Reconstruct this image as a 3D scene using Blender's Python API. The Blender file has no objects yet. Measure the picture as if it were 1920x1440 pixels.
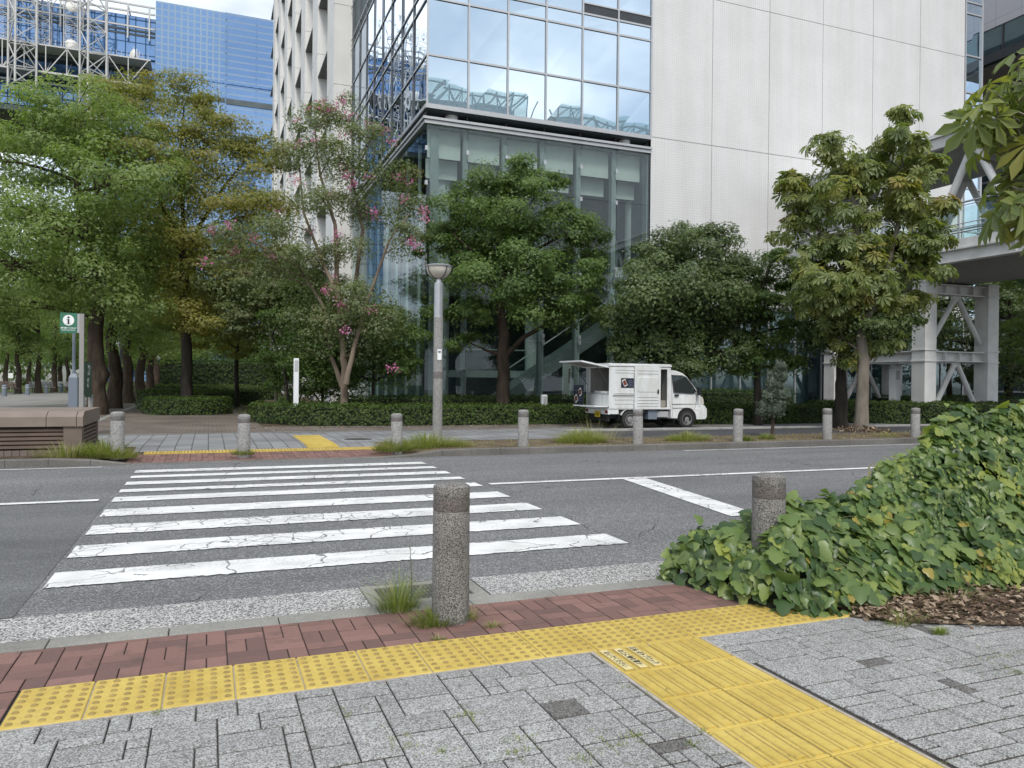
import bpy, math, random
import numpy as np
from mathutils import Vector, Matrix

sc = bpy.context.scene
COL = sc.collection

# ------------------------------------------------------------------ camera
# world frame: x runs along the street, y runs across it, away from the viewer
FPX, EYE = 1443.0, 1.44
YAW, PITCH, ROLL = math.radians(21.5), math.radians(-0.2), math.radians(0.57)
_R = np.array([math.cos(YAW), -math.sin(YAW), 0.0])
_H = np.array([math.sin(YAW), math.cos(YAW), 0.0])
CF = _H * math.cos(PITCH) + np.array([0, 0, math.sin(PITCH)])
_U = -_H * math.sin(PITCH) + np.array([0, 0, math.cos(PITCH)])
CR = math.cos(ROLL) * _R + math.sin(ROLL) * _U
CU = -math.sin(ROLL) * _R + math.cos(ROLL) * _U
CAM = np.array([0, 0, EYE])
cd = bpy.data.cameras.new('camera')
cam = bpy.data.objects.new('camera', cd)
COL.objects.link(cam)
cd.sensor_width = 36.0
cd.lens = 36.0 * FPX / 1920.0
cd.clip_start = 0.05
cd.clip_end = 3000
cam.matrix_world = Matrix(((CR[0], CU[0], -CF[0], 0), (CR[1], CU[1], -CF[1], 0), (CR[2], CU[2], -CF[2], EYE), (0, 0, 0, 1)))
sc.camera = cam

# ------------------------------------------------------------------ sky and sun
SUN_EL, SUN_AZ = math.radians(50), math.radians(-165)      # azimuth: where the light comes from (from +y, clockwise)
w = bpy.data.worlds.new("World")
sc.world = w
w.use_nodes = True
nt = w.node_tree
nt.nodes.clear()
def N(tree, kind, **kw):
    n = tree.nodes.new(kind)
    for k, v in kw.items():
        setattr(n, k, v)
    return n
out = N(nt, 'ShaderNodeOutputWorld')
bg = N(nt, 'ShaderNodeBackground')
sky = N(nt, 'ShaderNodeTexSky')
sky.sky_type = 'NISHITA'
sky.sun_disc = False
sky.sun_elevation = SUN_EL
sky.sun_rotation = SUN_AZ
sky.air_density = 1.0
sky.dust_density = 1.5
tc = N(nt, 'ShaderNodeTexCoord')
sep = N(nt, 'ShaderNodeSeparateXYZ')
nt.links.new(tc.outputs['Generated'], sep.inputs[0])
zz = N(nt, 'ShaderNodeMath', operation='MAXIMUM'); zz.inputs[1].default_value = 0.0
nt.links.new(sep.outputs[2], zz.inputs[0])
za = N(nt, 'ShaderNodeMath', operation='ADD'); za.inputs[1].default_value = 0.22
nt.links.new(zz.outputs[0], za.inputs[0])
dv = N(nt, 'ShaderNodeVectorMath', operation='DIVIDE')
cz = N(nt, 'ShaderNodeCombineXYZ')
for i in range(3):
    nt.links.new(za.outputs[0], cz.inputs[i])
nt.links.new(tc.outputs['Generated'], dv.inputs[0])
nt.links.new(cz.outputs[0], dv.inputs[1])
nz = N(nt, 'ShaderNodeTexNoise')
nz.inputs['Scale'].default_value = 1.3
nz.inputs['Detail'].default_value = 8
nz.inputs['Roughness'].default_value = 0.56
nz.inputs['Distortion'].default_value = 0.3
nt.links.new(dv.outputs[0], nz.inputs['Vector'])
rp = N(nt, 'ShaderNodeValToRGB')
rp.color_ramp.elements[0].position = 0.38
rp.color_ramp.elements[0].color = (0.30, 0.30, 0.30, 1)
rp.color_ramp.elements[1].position = 0.65
rp.color_ramp.elements[1].color = (1, 1, 1, 1)
nt.links.new(nz.outputs['Fac'], rp.inputs[0])
nz2 = N(nt, 'ShaderNodeTexNoise')
nz2.inputs['Scale'].default_value = 2.6
nz2.inputs['Detail'].default_value = 6
nt.links.new(dv.outputs[0], nz2.inputs['Vector'])
cr2 = N(nt, 'ShaderNodeValToRGB')
cr2.color_ramp.elements[0].position = 0.35
cr2.color_ramp.elements[0].color = (5.6, 6.3, 7.0, 1)
cr2.color_ramp.elements[1].position = 0.66
cr2.color_ramp.elements[1].color = (11.0, 11.2, 11.4, 1)
nt.links.new(nz2.outputs['Fac'], cr2.inputs[0])
mx = N(nt, 'ShaderNodeMix', data_type='RGBA')
nt.links.new(rp.outputs[0], mx.inputs[0])
nt.links.new(sky.outputs[0], mx.inputs[6])
nt.links.new(cr2.outputs[0], mx.inputs[7])
nt.links.new(mx.outputs[2], bg.inputs[0])
bg.inputs[1].default_value = 0.105
nt.links.new(bg.outputs[0], out.inputs[0])

sd = bpy.data.lights.new('sun', 'SUN')
sd.energy = 1.5
sd.angle = math.radians(14)
sd.color = (1.0, 0.96, 0.90)
sun = bpy.data.objects.new('sun', sd)
COL.objects.link(sun)
_sdir = Vector((math.sin(SUN_AZ) * math.cos(SUN_EL), math.cos(SUN_AZ) * math.cos(SUN_EL), math.sin(SUN_EL)))
sun.rotation_euler = _sdir.to_track_quat('Z', 'Y').to_euler()

sc.view_settings.view_transform = 'Standard'
sc.view_settings.look = 'None'
sc.view_settings.gamma = 1.0
sc.view_settings.exposure = 0.62
sc.render.engine = 'CYCLES'
cy = sc.cycles
cy.max_bounces = 7
cy.diffuse_bounces = 4
cy.glossy_bounces = 4
cy.transmission_bounces = 4
cy.transparent_max_bounces = 10
cy.caustics_reflective = False
cy.caustics_refractive = False
cy.sample_clamp_indirect = 6
cy.use_denoising = True
cy.pixel_filter_type = 'BLACKMAN_HARRIS'

# ------------------------------------------------------------------ pixel -> place
def ray(px, py):
    return (px - 960) / FPX * CR - (py - 720) / FPX * CU + CF
def G(px, py, z=0.0):
    d = ray(px, py); return CAM + d * ((z - EYE) / d[2])
def on_y(px, py, y):
    d = ray(px, py); return CAM + d * (y / d[1])
def on_x(px, py, x):
    d = ray(px, py); return CAM + d * (x / d[0])
def at(px, py, depth):
    return CAM + ray(px, py) * depth

# ------------------------------------------------------------------ naming helpers
def tag(o, label=None, cat=None, group=None, kind=None):
    if label: o['label'] = label
    if cat: o['category'] = cat
    if group: o['group'] = group
    if kind: o['kind'] = kind
    return o
def thing(name, label, cat, loc=(0, 0, 0), rz=0.0, group=None):
    o = bpy.data.objects.new(name, None)
    o.empty_display_size = 0.2
    o.location = loc
    o.rotation_euler = (0, 0, rz)
    COL.objects.link(o)
    return tag(o, label, cat, group)
def link(name, me, parent=None):
    o = bpy.data.objects.new(name, me)
    COL.objects.link(o)
    if parent: o.parent = parent
    return o
def children_of(o):
    return [c for c in bpy.data.objects if c.parent == o]
def copy_tree(o, parent=None):
    c = o.copy()
    COL.objects.link(c)
    c.parent = parent
    for ch in children_of(o):
        copy_tree(ch, c)
    return c

# ------------------------------------------------------------------ mesh builder
class MB:
    def __init__(s):
        s.v, s.f, s.m = [], [], []
        s.t = None
    def add(s, vs, fs, mi=0):
        b = len(s.v)
        s.v += [tuple(map(float, p)) for p in vs]
        for f in fs:
            s.f.append(tuple(b + i for i in f)); s.m.append(mi)
    def box(s, x0, x1, y0, y1, z0, z1, mi=0):
        vs = [(x0, y0, z0), (x1, y0, z0), (x1, y1, z0), (x0, y1, z0), (x0, y0, z1), (x1, y0, z1), (x1, y1, z1), (x0, y1, z1)]
        s.add(vs, [(3, 2, 1, 0), (4, 5, 6, 7), (0, 1, 5, 4), (1, 2, 6, 5), (2, 3, 7, 6), (3, 0, 4, 7)], mi)
    def cbox(s, x0, x1, y0, y1, z0, z1, c=0.01, mi=0):
        # box with chamfered top and vertical edges
        def ring(i, z): return [(x0 + i, y0, z), (x1 - i, y0, z), (x1, y0 + i, z), (x1, y1 - i, z), (x1 - i, y1, z), (x0 + i, y1, z), (x0, y1 - i, z), (x0, y0 + i, z)]
        def ins(z): return [(x0 + 2 * c, y0 + c, z), (x1 - 2 * c, y0 + c, z), (x1 - c, y0 + 2 * c, z), (x1 - c, y1 - 2 * c, z), (x1 - 2 * c, y1 - c, z), (x0 + 2 * c, y1 - c, z), (x0 + c, y1 - 2 * c, z), (x0 + c, y0 + 2 * c, z)]
        vs = ins(z0) + ring(c, z0 + c) + ring(c, z1 - c) + ins(z1)
        fs = [tuple(range(7, -1, -1)), tuple(range(24, 32))]
        for k in range(3):
            for i in range(8):
                a, b = k * 8 + i, k * 8 + (i + 1) % 8
                fs.append((a, b, b + 8, a + 8))
        s.add(vs, fs, mi)
    def quad(s, a, b, c, d, mi=0):
        s.add([a, b, c, d], [(0, 1, 2, 3)], mi)
    def poly(s, pts, mi=0):
        s.add(pts, [tuple(range(len(pts)))], mi)
    def prism(s, pts, axis, a0, a1, mi=0):
        # pts: 2-d outline; axis: 0 x (pts are y,z), 1 y (x,z), 2 z (x,y)
        def P(p, a):
            return {0: (a, p[0], p[1]), 1: (p[0], a, p[1]), 2: (p[0], p[1], a)}[axis]
        n = len(pts)
        vs = [P(p, a0) for p in pts] + [P(p, a1) for p in pts]
        fs = [tuple(range(n)), tuple(range(2 * n - 1, n - 1, -1))]
        fs += [(i, i + n, (i + 1) % n + n, (i + 1) % n) for i in range(n)]
        s.add(vs, fs, mi)
    def tube(s, pts, rad, n=8, mi=0, cap=True):
        pts = [np.array(p, float) for p in pts]
        if not hasattr(rad, '__len__'): rad = [rad] * len(pts)
        vs, fs = [], []
        prev = None
        for i, p in enumerate(pts):
            d = pts[min(i + 1, len(pts) - 1)] - pts[max(i - 1, 0)]
            d = d / (np.linalg.norm(d) + 1e-9)
            a = np.array([1.0, 0, 0]) if abs(d[0]) < 0.9 else np.array([0, 1.0, 0])
            if prev is not None: a = prev
            e1 = a - d * (a @ d); e1 /= np.linalg.norm(e1) + 1e-9
            e2 = np.cross(d, e1); prev = e1
            for k in range(n):
                t = 2 * math.pi * k / n
                vs.append(p + rad[i] * (math.cos(t) * e1 + math.sin(t) * e2))
        for i in range(len(pts) - 1):
            for k in range(n):
                a, b = i * n + k, i * n + (k + 1) % n
                fs.append((a, b, b + n, a + n))
        if cap:
            fs.append(tuple(range(n - 1, -1, -1)))
            fs.append(tuple(range((len(pts) - 1) * n, len(pts) * n)))
        s.add(vs, fs, mi)
    def bar(s, p, q, wd, ht, mi=0, up=(0, 0, 1)):
        p, q = np.array(p, float), np.array(q, float)
        d = q - p; d /= np.linalg.norm(d)
        up = np.array(up, float)
        if abs(d @ up) > 0.98: up = np.array([0, 1.0, 0])
        e1 = np.cross(d, up); e1 /= np.linalg.norm(e1)
        e2 = np.cross(e1, d)
        c = [(-wd / 2, -ht / 2), (wd / 2, -ht / 2), (wd / 2, ht / 2), (-wd / 2, ht / 2)]
        vs = [p + a * e1 + b * e2 for a, b in c] + [q + a * e1 + b * e2 for a, b in c]
        s.add(vs, [(3, 2, 1, 0), (4, 5, 6, 7), (0, 1, 5, 4), (1, 2, 6, 5), (2, 3, 7, 6), (3, 0, 4, 7)], mi)
    def lathe(s, prof, c=(0, 0, 0), n=24, mi=0):
        vs, fs = [], []
        for r, z in prof:
            for k in range(n):
                t = 2 * math.pi * k / n
                vs.append((c[0] + r * math.cos(t), c[1] + r * math.sin(t), c[2] + z))
        for i in range(len(prof) - 1):
            for k in range(n):
                a, b = i * n + k, i * n + (k + 1) % n
                fs.append((a, b, b + n, a + n))
        fs.append(tuple(range(n - 1, -1, -1)))
        fs.append(tuple(range((len(prof) - 1) * n, len(prof) * n)))
        s.add(vs, fs, mi)
    def build(s, name, mats, parent=None, smooth=False):
        me = bpy.data.meshes.new(name)
        me.from_pydata(s.v, [], s.f)
        if not isinstance(mats, (list, tuple)): mats = [mats]
        for m in mats: me.materials.append(m)
        if len(mats) > 1: me.polygons.foreach_set('material_index', s.m)
        if s.t is not None:
            a = me.attributes.new('tint', 'FLOAT', 'POINT')
            a.data.foreach_set('value', np.array(s.t, np.float32))
        if smooth:
            me.polygons.foreach_set('use_smooth', [True] * len(me.polygons))
            me.set_sharp_from_angle(angle=math.radians(38))
        me.update()
        return link(name, me, parent)

def build_each(mb, name, mats, parent, smooth=False):
    # every loose piece of the builder becomes a part of its own
    par = list(range(len(mb.v)))
    def find(a):
        while par[a] != a: par[a] = par[par[a]]; a = par[a]
        return a
    for f in mb.f:
        for i in f[1:]: par[find(i)] = find(f[0])
    groups = {}
    for f in mb.f: groups.setdefault(find(f[0]), []).append(f)
    for fs in groups.values():
        ids = sorted({i for f in fs for i in f}); mp = {i: k for k, i in enumerate(ids)}
        p = type(mb)(); p.v = [mb.v[i] for i in ids]; p.f = [tuple(mp[i] for i in f) for f in fs]; p.m = [0] * len(fs)
        p.build(name, mats, parent, smooth)

def text_mesh(body, size, bold=0.0):
    c = bpy.data.curves.new('lettering', 'FONT')
    c.body = body; c.size = size; c.align_x = 'CENTER'; c.align_y = 'CENTER'; c.offset = bold
    o = bpy.data.objects.new('lettering', c)
    COL.objects.link(o)
    bpy.context.view_layer.update()
    me = bpy.data.meshes.new_from_object(o.evaluated_get(bpy.context.evaluated_depsgraph_get()))
    bpy.data.objects.remove(o); bpy.data.curves.remove(c)
    me.name = 'lettering'
    return me
def lettering(body, size, mat_, parent, loc, xdir, ydir, bold=0.0, sx=1.0):
    me = text_mesh(body, size, bold)
    me.materials.clear(); me.materials.append(mat_)
    X, Y = Vector(xdir).normalized(), Vector(ydir).normalized(); Z = X.cross(Y)
    L = Vector(loc)
    for v in me.vertices:
        v.co = L + X * (v.co.x * sx) + Y * v.co.y + Z * v.co.z
    return link('lettering', me, parent)

# ------------------------------------------------------------------ materials
MATS = {}
def new_mat(name):
    m = bpy.data.materials.new(name); m.use_nodes = True
    t = m.node_tree; t.nodes.clear()
    o = N(t, 'ShaderNodeOutputMaterial'); b = N(t, 'ShaderNodeBsdfPrincipled')
    t.links.new(b.outputs[0], o.inputs[0])
    MATS[name] = m
    return m, t, b, o
def ramp(t, fac, stops):
    r = N(t, 'ShaderNodeValToRGB')
    e = r.color_ramp.elements
    while len(e) < len(stops): e.new(0.5)
    for i, (p, c) in enumerate(stops):
        e[i].position = p; e[i].color = (*c, 1) if len(c) == 3 else c
    t.links.new(fac, r.inputs[0])
    return r.outputs[0]
def coord(t, kind='Object', scale=None):
    c = N(t, 'ShaderNodeTexCoord').outputs[kind]
    if scale is not None:
        m = N(t, 'ShaderNodeMapping')
        m.inputs['Scale'].default_value = scale
        t.links.new(c, m.inputs[0]); return m.outputs[0]
    return c
def noise(t, vec, scale, detail=4, rough=0.55):
    n = N(t, 'ShaderNodeTexNoise')
    n.inputs['Scale'].default_value = scale; n.inputs['Detail'].default_value = detail; n.inputs['Roughness'].default_value = rough
    t.links.new(vec, n.inputs['Vector']); return n.outputs['Fac']
def voro(t, vec, scale, feature='F1', out_='Distance', rnd=1.0):
    n = N(t, 'ShaderNodeTexVoronoi', feature=feature)
    n.inputs['Scale'].default_value = scale
    n.inputs['Randomness'].default_value = rnd
    t.links.new(vec, n.inputs['Vector']); return n.outputs[out_]
def mixc(t, fac, a, b, mode='MIX'):
    m = N(t, 'ShaderNodeMix', data_type='RGBA', blend_type=mode)
    for i, x in ((0, fac), (6, a), (7, b)):
        if hasattr(x, 'links'): t.links.new(x, m.inputs[i])
        elif i == 0: m.inputs[0].default_value = x
        else: m.inputs[i].default_value = (*x, 1)
    return m.outputs[2]
def mth(t, op, a, b=0.0):
    m = N(t, 'ShaderNodeMath', operation=op)
    for i, x in ((0, a), (1, b)):
        if hasattr(x, 'links'): t.links.new(x, m.inputs[i])
        else: m.inputs[i].default_value = x
    return m.outputs[0]
def bump(t, b, h, strength=0.3, dist=0.01):
    n = N(t, 'ShaderNodeBump')
    n.inputs['Strength'].default_value = strength; n.inputs['Distance'].default_value = dist
    t.links.new(h, n.inputs['Height']); t.links.new(n.outputs[0], b.inputs['Normal'])
def tint(t):
    a = N(t, 'ShaderNodeAttribute'); a.attribute_name = 'tint'; return a.outputs['Fac']

def plain(name, col, rough=0.6, metal=0.0, var=0.12, scale=3.0, spec=0.5, bmp=0.0, bscale=60):
    m, t, b, o = new_mat(name)
    v = coord(t)
    n = noise(t, v, scale, 5)
    lo = tuple(c * (1 - var) for c in col); hi = tuple(min(1, c * (1 + var)) for c in col)
    t.links.new(ramp(t, n, [(0.3, lo), (0.7, hi)]), b.inputs['Base Color'])
    b.inputs['Roughness'].default_value = rough; b.inputs['Metallic'].default_value = metal
    b.inputs['Specular IOR Level'].default_value = spec
    if bmp: bump(t, b, noise(t, v, bscale, 3), bmp, 0.004)
    return m
def speckle(name, light, dark, scale, thr=0.5, rough=0.75, big=1.2, bigvar=0.18, soft=0.08, bmp=0.25):
    m, t, b, o = new_mat(name)
    v = coord(t)
    cells = voro(t, v, scale, 'F1', 'Color')
    sp = N(t, 'ShaderNodeSeparateColor'); t.links.new(cells, sp.inputs[0])
    c = ramp(t, sp.outputs[0], [(max(0, thr - soft), dark), (min(1, thr + soft), light)])
    n = noise(t, v, big, 5)
    c = mixc(t, 1.0, c, ramp(t, n, [(0.3, (1 - bigvar,) * 3), (0.7, (1 + bigvar * 0.4,) * 3)]), 'MULTIPLY')
    t.links.new(c, b.inputs['Base Color'])
    b.inputs['Roughness'].default_value = rough
    b.inputs['Specular IOR Level'].default_value = 0.3
    if bmp: bump(t, b, sp.outputs[1], bmp, 0.003)
    return m
def leafmat(name, cols, trans=0.35, rough=0.42, spec=0.6):
    m, t, b, o = new_mat(name)
    n = len(cols)
    c = ramp(t, tint(t), [(i / (n - 1), x) for i, x in enumerate(cols)])
    t.links.new(c, b.inputs['Base Color'])
    b.inputs['Roughness'].default_value = rough
    b.inputs['Specular IOR Level'].default_value = spec
    tr = N(t, 'ShaderNodeBsdfTranslucent')
    t.links.new(mixc(t, 1.0, c, (1.25, 1.35, 0.6), 'MULTIPLY'), tr.inputs[0])
    mx_ = N(t, 'ShaderNodeMixShader'); mx_.inputs[0].default_value = trans
    t.links.new(b.outputs[0], mx_.inputs[1]); t.links.new(tr.outputs[0], mx_.inputs[2])
    t.links.new(mx_.outputs[0], o.inputs[0])
    return m
def bark(name, a, b_, scale=6):
    m, t, b, o = new_mat(name)
    v = coord(t, 'Object', (1, 1, 0.25))
    n = noise(t, v, scale, 6, 0.65)
    t.links.new(ramp(t, n, [(0.32, a), (0.68, b_)]), b.inputs['Base Color'])
    b.inputs['Roughness'].default_value = 0.9
    b.inputs['Specular IOR Level'].default_value = 0.15
    bump(t, b, noise(t, v, scale * 5, 4), 0.6, 0.02)
    return m
def mirror_glass(name, body, refl, fac=0.75, wav=0.02, rough=0.0):
    m, t, b, o = new_mat(name)
    t.nodes.remove(b)
    d = N(t, 'ShaderNodeBsdfDiffuse'); d.inputs[0].default_value = (*body, 1)
    g = N(t, 'ShaderNodeBsdfGlossy'); g.inputs[0].default_value = (*refl, 1); g.inputs['Roughness'].default_value = rough
    v = coord(t)
    bp = N(t, 'ShaderNodeBump'); bp.inputs['Strength'].default_value = wav; bp.inputs['Distance'].default_value = 0.2
    t.links.new(noise(t, v, 0.55, 1), bp.inputs['Height']); t.links.new(bp.outputs[0], g.inputs['Normal'])
    lw = N(t, 'ShaderNodeLayerWeight'); lw.inputs[0].default_value = 0.35
    f = mth(t, 'MINIMUM', mth(t, 'ADD', mth(t, 'MULTIPLY', lw.outputs['Facing'], 0.45), fac - 0.12), 0.98)
    mx_ = N(t, 'ShaderNodeMixShader')
    t.links.new(f, mx_.inputs[0]); t.links.new(d.outputs[0], mx_.inputs[1]); t.links.new(g.outputs[0], mx_.inputs[2])
    t.links.new(mx_.outputs[0], o.inputs[0])
    return m
def clear_glass(name, tintc, refl=0.14, alpha=0.75):
    m, t, b, o = new_mat(name)
    t.nodes.remove(b)
    tr = N(t, 'ShaderNodeBsdfTransparent'); tr.inputs[0].default_value = (*tintc, 1)
    g = N(t, 'ShaderNodeBsdfGlossy'); g.inputs[0].default_value = (0.9, 0.95, 1.0, 1); g.inputs['Roughness'].default_value = 0.01
    lw = N(t, 'ShaderNodeLayerWeight'); lw.inputs[0].default_value = 0.3
    f = mth(t, 'MINIMUM', mth(t, 'ADD', mth(t, 'MULTIPLY', lw.outputs['Facing'], 0.40 if alpha > 0.5 else alpha), refl - 0.08), 0.95)
    mx_ = N(t, 'ShaderNodeMixShader')
    t.links.new(f, mx_.inputs[0]); t.links.new(tr.outputs[0], mx_.inputs[1]); t.links.new(g.outputs[0], mx_.inputs[2])
    t.links.new(mx_.outputs[0], o.inputs[0])
    return m
def bricks(name, a, b_, mortar, bw, bh, mort, rough=0.7, offset=0.5, plane='xy', bmp=0.3, var=0.15, spec=0.3):
    m, t, b, o = new_mat(name)
    v = coord(t)
    if plane != 'xy':
        s_ = N(t, 'ShaderNodeSeparateXYZ'); t.links.new(v, s_.inputs[0])
        c_ = N(t, 'ShaderNodeCombineXYZ')
        i = {'xz': (0, 2), 'yz': (1, 2), 'yx': (1, 0)}[plane]
        t.links.new(s_.outputs[i[0]], c_.inputs[0]); t.links.new(s_.outputs[i[1]], c_.inputs[1])
        v = c_.outputs[0]
    br = N(t, 'ShaderNodeTexBrick')
    br.offset = offset
    br.inputs['Scale'].default_value = 1.0
    br.inputs['Brick Width'].default_value = bw; br.inputs['Row Height'].default_value = bh
    br.inputs['Mortar Size'].default_value = mort; br.inputs['Mortar Smooth'].default_value = 0.2
    br.inputs['Color1'].default_value = (*a, 1); br.inputs['Color2'].default_value = (*b_, 1); br.inputs['Mortar'].default_value = (*mortar, 1)
    t.links.new(v, br.inputs['Vector'])
    n = noise(t, coord(t), 0.7, 5)
    c = mixc(t, 1.0, br.outputs['Color'], ramp(t, n, [(0.3, (1 - var,) * 3), (0.7, (1 + var * 0.3,) * 3)]), 'MULTIPLY')
    t.links.new(c, b.inputs['Base Color'])
    b.inputs['Roughness'].default_value = rough
    b.inputs['Specular IOR Level'].default_value = spec
    if bmp: bump(t, b, mth(t, 'SUBTRACT', 1.0, br.outputs['Fac']), bmp, 0.006)
    return m

M = {}
# ground
def asphalt(name, lo, hi, scale=110):
    m, t, b, o = new_mat(name)
    v = coord(t)
    sp = N(t, 'ShaderNodeSeparateColor'); t.links.new(voro(t, v, scale, 'F1', 'Color'), sp.inputs[0])
    c = ramp(t, sp.outputs[0], [(0.25, lo), (0.75, hi), (0.97, tuple(x * 1.9 for x in hi))])
    big = noise(t, coord(t, 'Object', (0.35, 1.0, 1)), 0.75, 6, 0.62)
    c = mixc(t, 1.0, c, ramp(t, big, [(0.3, (0.80,) * 3), (0.7, (1.14,) * 3)]), 'MULTIPLY')
    mid = noise(t, coord(t, 'Object', (0.15, 2.5, 1)), 1.0, 4)
    c = mixc(t, 1.0, c, ramp(t, mid, [(0.35, (0.92,) * 3), (0.65, (1.05,) * 3)]), 'MULTIPLY')
    # hairline cracks, in some places only
    warp = N(t, 'ShaderNodeVectorMath', operation='ADD')
    nw = N(t, 'ShaderNodeTexNoise'); nw.inputs['Scale'].default_value = 3.0; t.links.new(v, nw.inputs['Vector'])
    sw = N(t, 'ShaderNodeVectorMath', operation='SCALE'); sw.inputs['Scale'].default_value = 0.3; t.links.new(nw.outputs['Color'], sw.inputs[0])
    t.links.new(v, warp.inputs[0]); t.links.new(sw.outputs[0], warp.inputs[1])
    ed = voro(t, warp.outputs[0], 0.55, 'DISTANCE_TO_EDGE')
    ck = mth(t, 'LESS_THAN', ed, 0.0028)
    ck = mth(t, 'MULTIPLY', ck, mth(t, 'GREATER_THAN', noise(t, v, 0.35, 2), 0.54))
    c = mixc(t, mth(t, 'MULTIPLY', ck, 0.7), c, (0.02, 0.02, 0.02))
    t.links.new(c, b.inputs['Base Color'])
    b.inputs['Roughness'].default_value = 0.85
    b.inputs['Specular IOR Level'].default_value = 0.25
    bump(t, b, sp.outputs[1], 0.35, 0.004)
    return m
M['asphalt'] = asphalt('asphalt', (0.105, 0.105, 0.108), (0.185, 0.185, 0.185))
M['asphalt_patch'] = asphalt('asphalt_patch', (0.100, 0.101, 0.103), (0.135, 0.136, 0.137), 160)
M['asphalt_dark'] = asphalt('asphalt_dark', (0.05, 0.05, 0.055), (0.075, 0.075, 0.08), 90)
M['chips'] = speckle('chip_seal', (0.56, 0.55, 0.53), (0.09, 0.09, 0.09), 125, 0.5, 0.8, 1.0, 0.15, 0.22, 0.5)
M['kerb'] = speckle('kerb_concrete', (0.31, 0.302, 0.275), (0.235, 0.23, 0.207), 160, 0.5, 0.9, 1.5, 0.3, 0.3, 0.3)
M['kerb_far'] = speckle('kerb_grey', (0.19, 0.18, 0.165), (0.13, 0.125, 0.115), 120, 0.5, 0.9, 1.2, 0.3, 0.3, 0.2)
m, t, b, o = new_mat('paver_granular'); M['paver'] = m
v = coord(t)
sp = N(t, 'ShaderNodeSeparateColor'); t.links.new(voro(t, v, 190, 'F1', 'Color'), sp.inputs[0])
c = ramp(t, sp.outputs[0], [(0.1, (0.135, 0.134, 0.132)), (0.5, (0.27, 0.269, 0.266)), (0.9, (0.41, 0.41, 0.407))])
c = mixc(t, 1.0, c, ramp(t, tint(t), [(0.0, (0.24, 0.225, 0.205)), (0.03, (0.50, 0.48, 0.46)), (0.09, (0.56, 0.54, 0.52)), (0.14, (1.02, 1.02, 1.01)), (1.0, (1.20, 1.20, 1.19))]), 'MULTIPLY')
c = mixc(t, 1.0, c, ramp(t, noise(t, v, 1.4, 6), [(0.3, (0.86, 0.86, 0.85)), (0.7, (1.06, 1.06, 1.06))]), 'MULTIPLY')
c = mixc(t, 1.0, c, ramp(t, noise(t, v, 14, 5), [(0.28, (0.80, 0.79, 0.77)), (0.5, (1, 1, 1))]), 'MULTIPLY')
t.links.new(c, b.inputs['Base Color']); b.inputs['Roughness'].default_value = 0.9; b.inputs['Specular IOR Level'].default_value = 0.2
bump(t, b, sp.outputs[1], 0.5, 0.003)
m, t, b, o = new_mat('red_brick_paver'); M['brick'] = m
v = coord(t)
c = ramp(t, tint(t), [(0.0, (0.035, 0.026, 0.022)), (0.05, (0.145, 0.090, 0.080)), (0.5, (0.205, 0.118, 0.100)), (1.0, (0.245, 0.142, 0.122))])
c = mixc(t, ramp(t, noise(t, v, 7, 6, 0.6), [(0.52, (0, 0, 0)), (0.72, (0.6, 0.6, 0.6))]), c, (0.10, 0.075, 0.065))
c = mixc(t, 1.0, c, ramp(t, noise(t, v, 220, 3), [(0.3, (0.8,) * 3), (0.7, (1.15,) * 3)]), 'MULTIPLY')
t.links.new(c, b.inputs['Base Color']); b.inputs['Roughness'].default_value = 0.85; b.inputs['Specular IOR Level'].default_value = 0.25
bump(t, b, noise(t, v, 150, 4), 0.4, 0.003)
m, t, b, o = new_mat('tactile_yellow'); M['yellow'] = m
v = coord(t)
c = ramp(t, noise(t, v, 2.2, 6, 0.65), [(0.3, (0.47, 0.34, 0.075)), (0.55, (0.57, 0.435, 0.11)), (0.75, (0.61, 0.48, 0.14))])
c = mixc(t, ramp(t, noise(t, v, 26, 5, 0.7), [(0.50, (0, 0, 0)), (0.74, (0.62, 0.62, 0.62))]), c, (0.36, 0.26, 0.085))
c = mixc(t, 1.0, c, ramp(t, noise(t, v, 0.9, 5, 0.7), [(0.32, (0.86, 0.83, 0.78)), (0.62, (1.0, 1.0, 1.0))]), 'MULTIPLY')
c = mixc(t, ramp(t, noise(t, v, 85, 4, 0.7), [(0.60, (0, 0, 0)), (0.75, (0.45, 0.45, 0.45))]), c, (0.30, 0.23, 0.10))
t.links.new(c, b.inputs['Base Color']); b.inputs['Roughness'].default_value = 0.7; b.inputs['Specular IOR Level'].default_value = 0.3
bump(t, b, noise(t, v, 240, 3), 0.25, 0.002)
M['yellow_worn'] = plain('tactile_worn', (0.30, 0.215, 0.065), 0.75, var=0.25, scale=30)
M['yellow_pale'] = plain('tactile_plate', (0.62, 0.53, 0.27), 0.6, var=0.06, scale=30)
M['joint'] = plain('joint_dirt', (0.075, 0.068, 0.060), 0.95, var=0.4, scale=9)
M['grout'] = plain('pale_grout', (0.36, 0.33, 0.29), 0.95, var=0.25, scale=20)
def soilmat(name, a, b_, c_):
    m, t, b, o = new_mat(name)
    v = coord(t)
    c = ramp(t, noise(t, v, 2.2, 8, 0.7), [(0.3, a), (0.5, b_), (0.72, c_)])
    c = mixc(t, 1.0, c, ramp(t, noise(t, v, 40, 4), [(0.3, (0.65,) * 3), (0.7, (1.25,) * 3)]), 'MULTIPLY')
    t.links.new(c, b.inputs['Base Color']); b.inputs['Roughness'].default_value = 0.95; b.inputs['Specular IOR Level'].default_value = 0.1
    bump(t, b, noise(t, v, 30, 6), 0.7, 0.02)
    return m
M['soil'] = soilmat('soil', (0.05, 0.038, 0.028), (0.095, 0.07, 0.05), (0.16, 0.125, 0.085))
M['strip_soil'] = soilmat('dry_strip_soil', (0.085, 0.07, 0.05), (0.15, 0.115, 0.08), (0.22, 0.19, 0.12))
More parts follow.
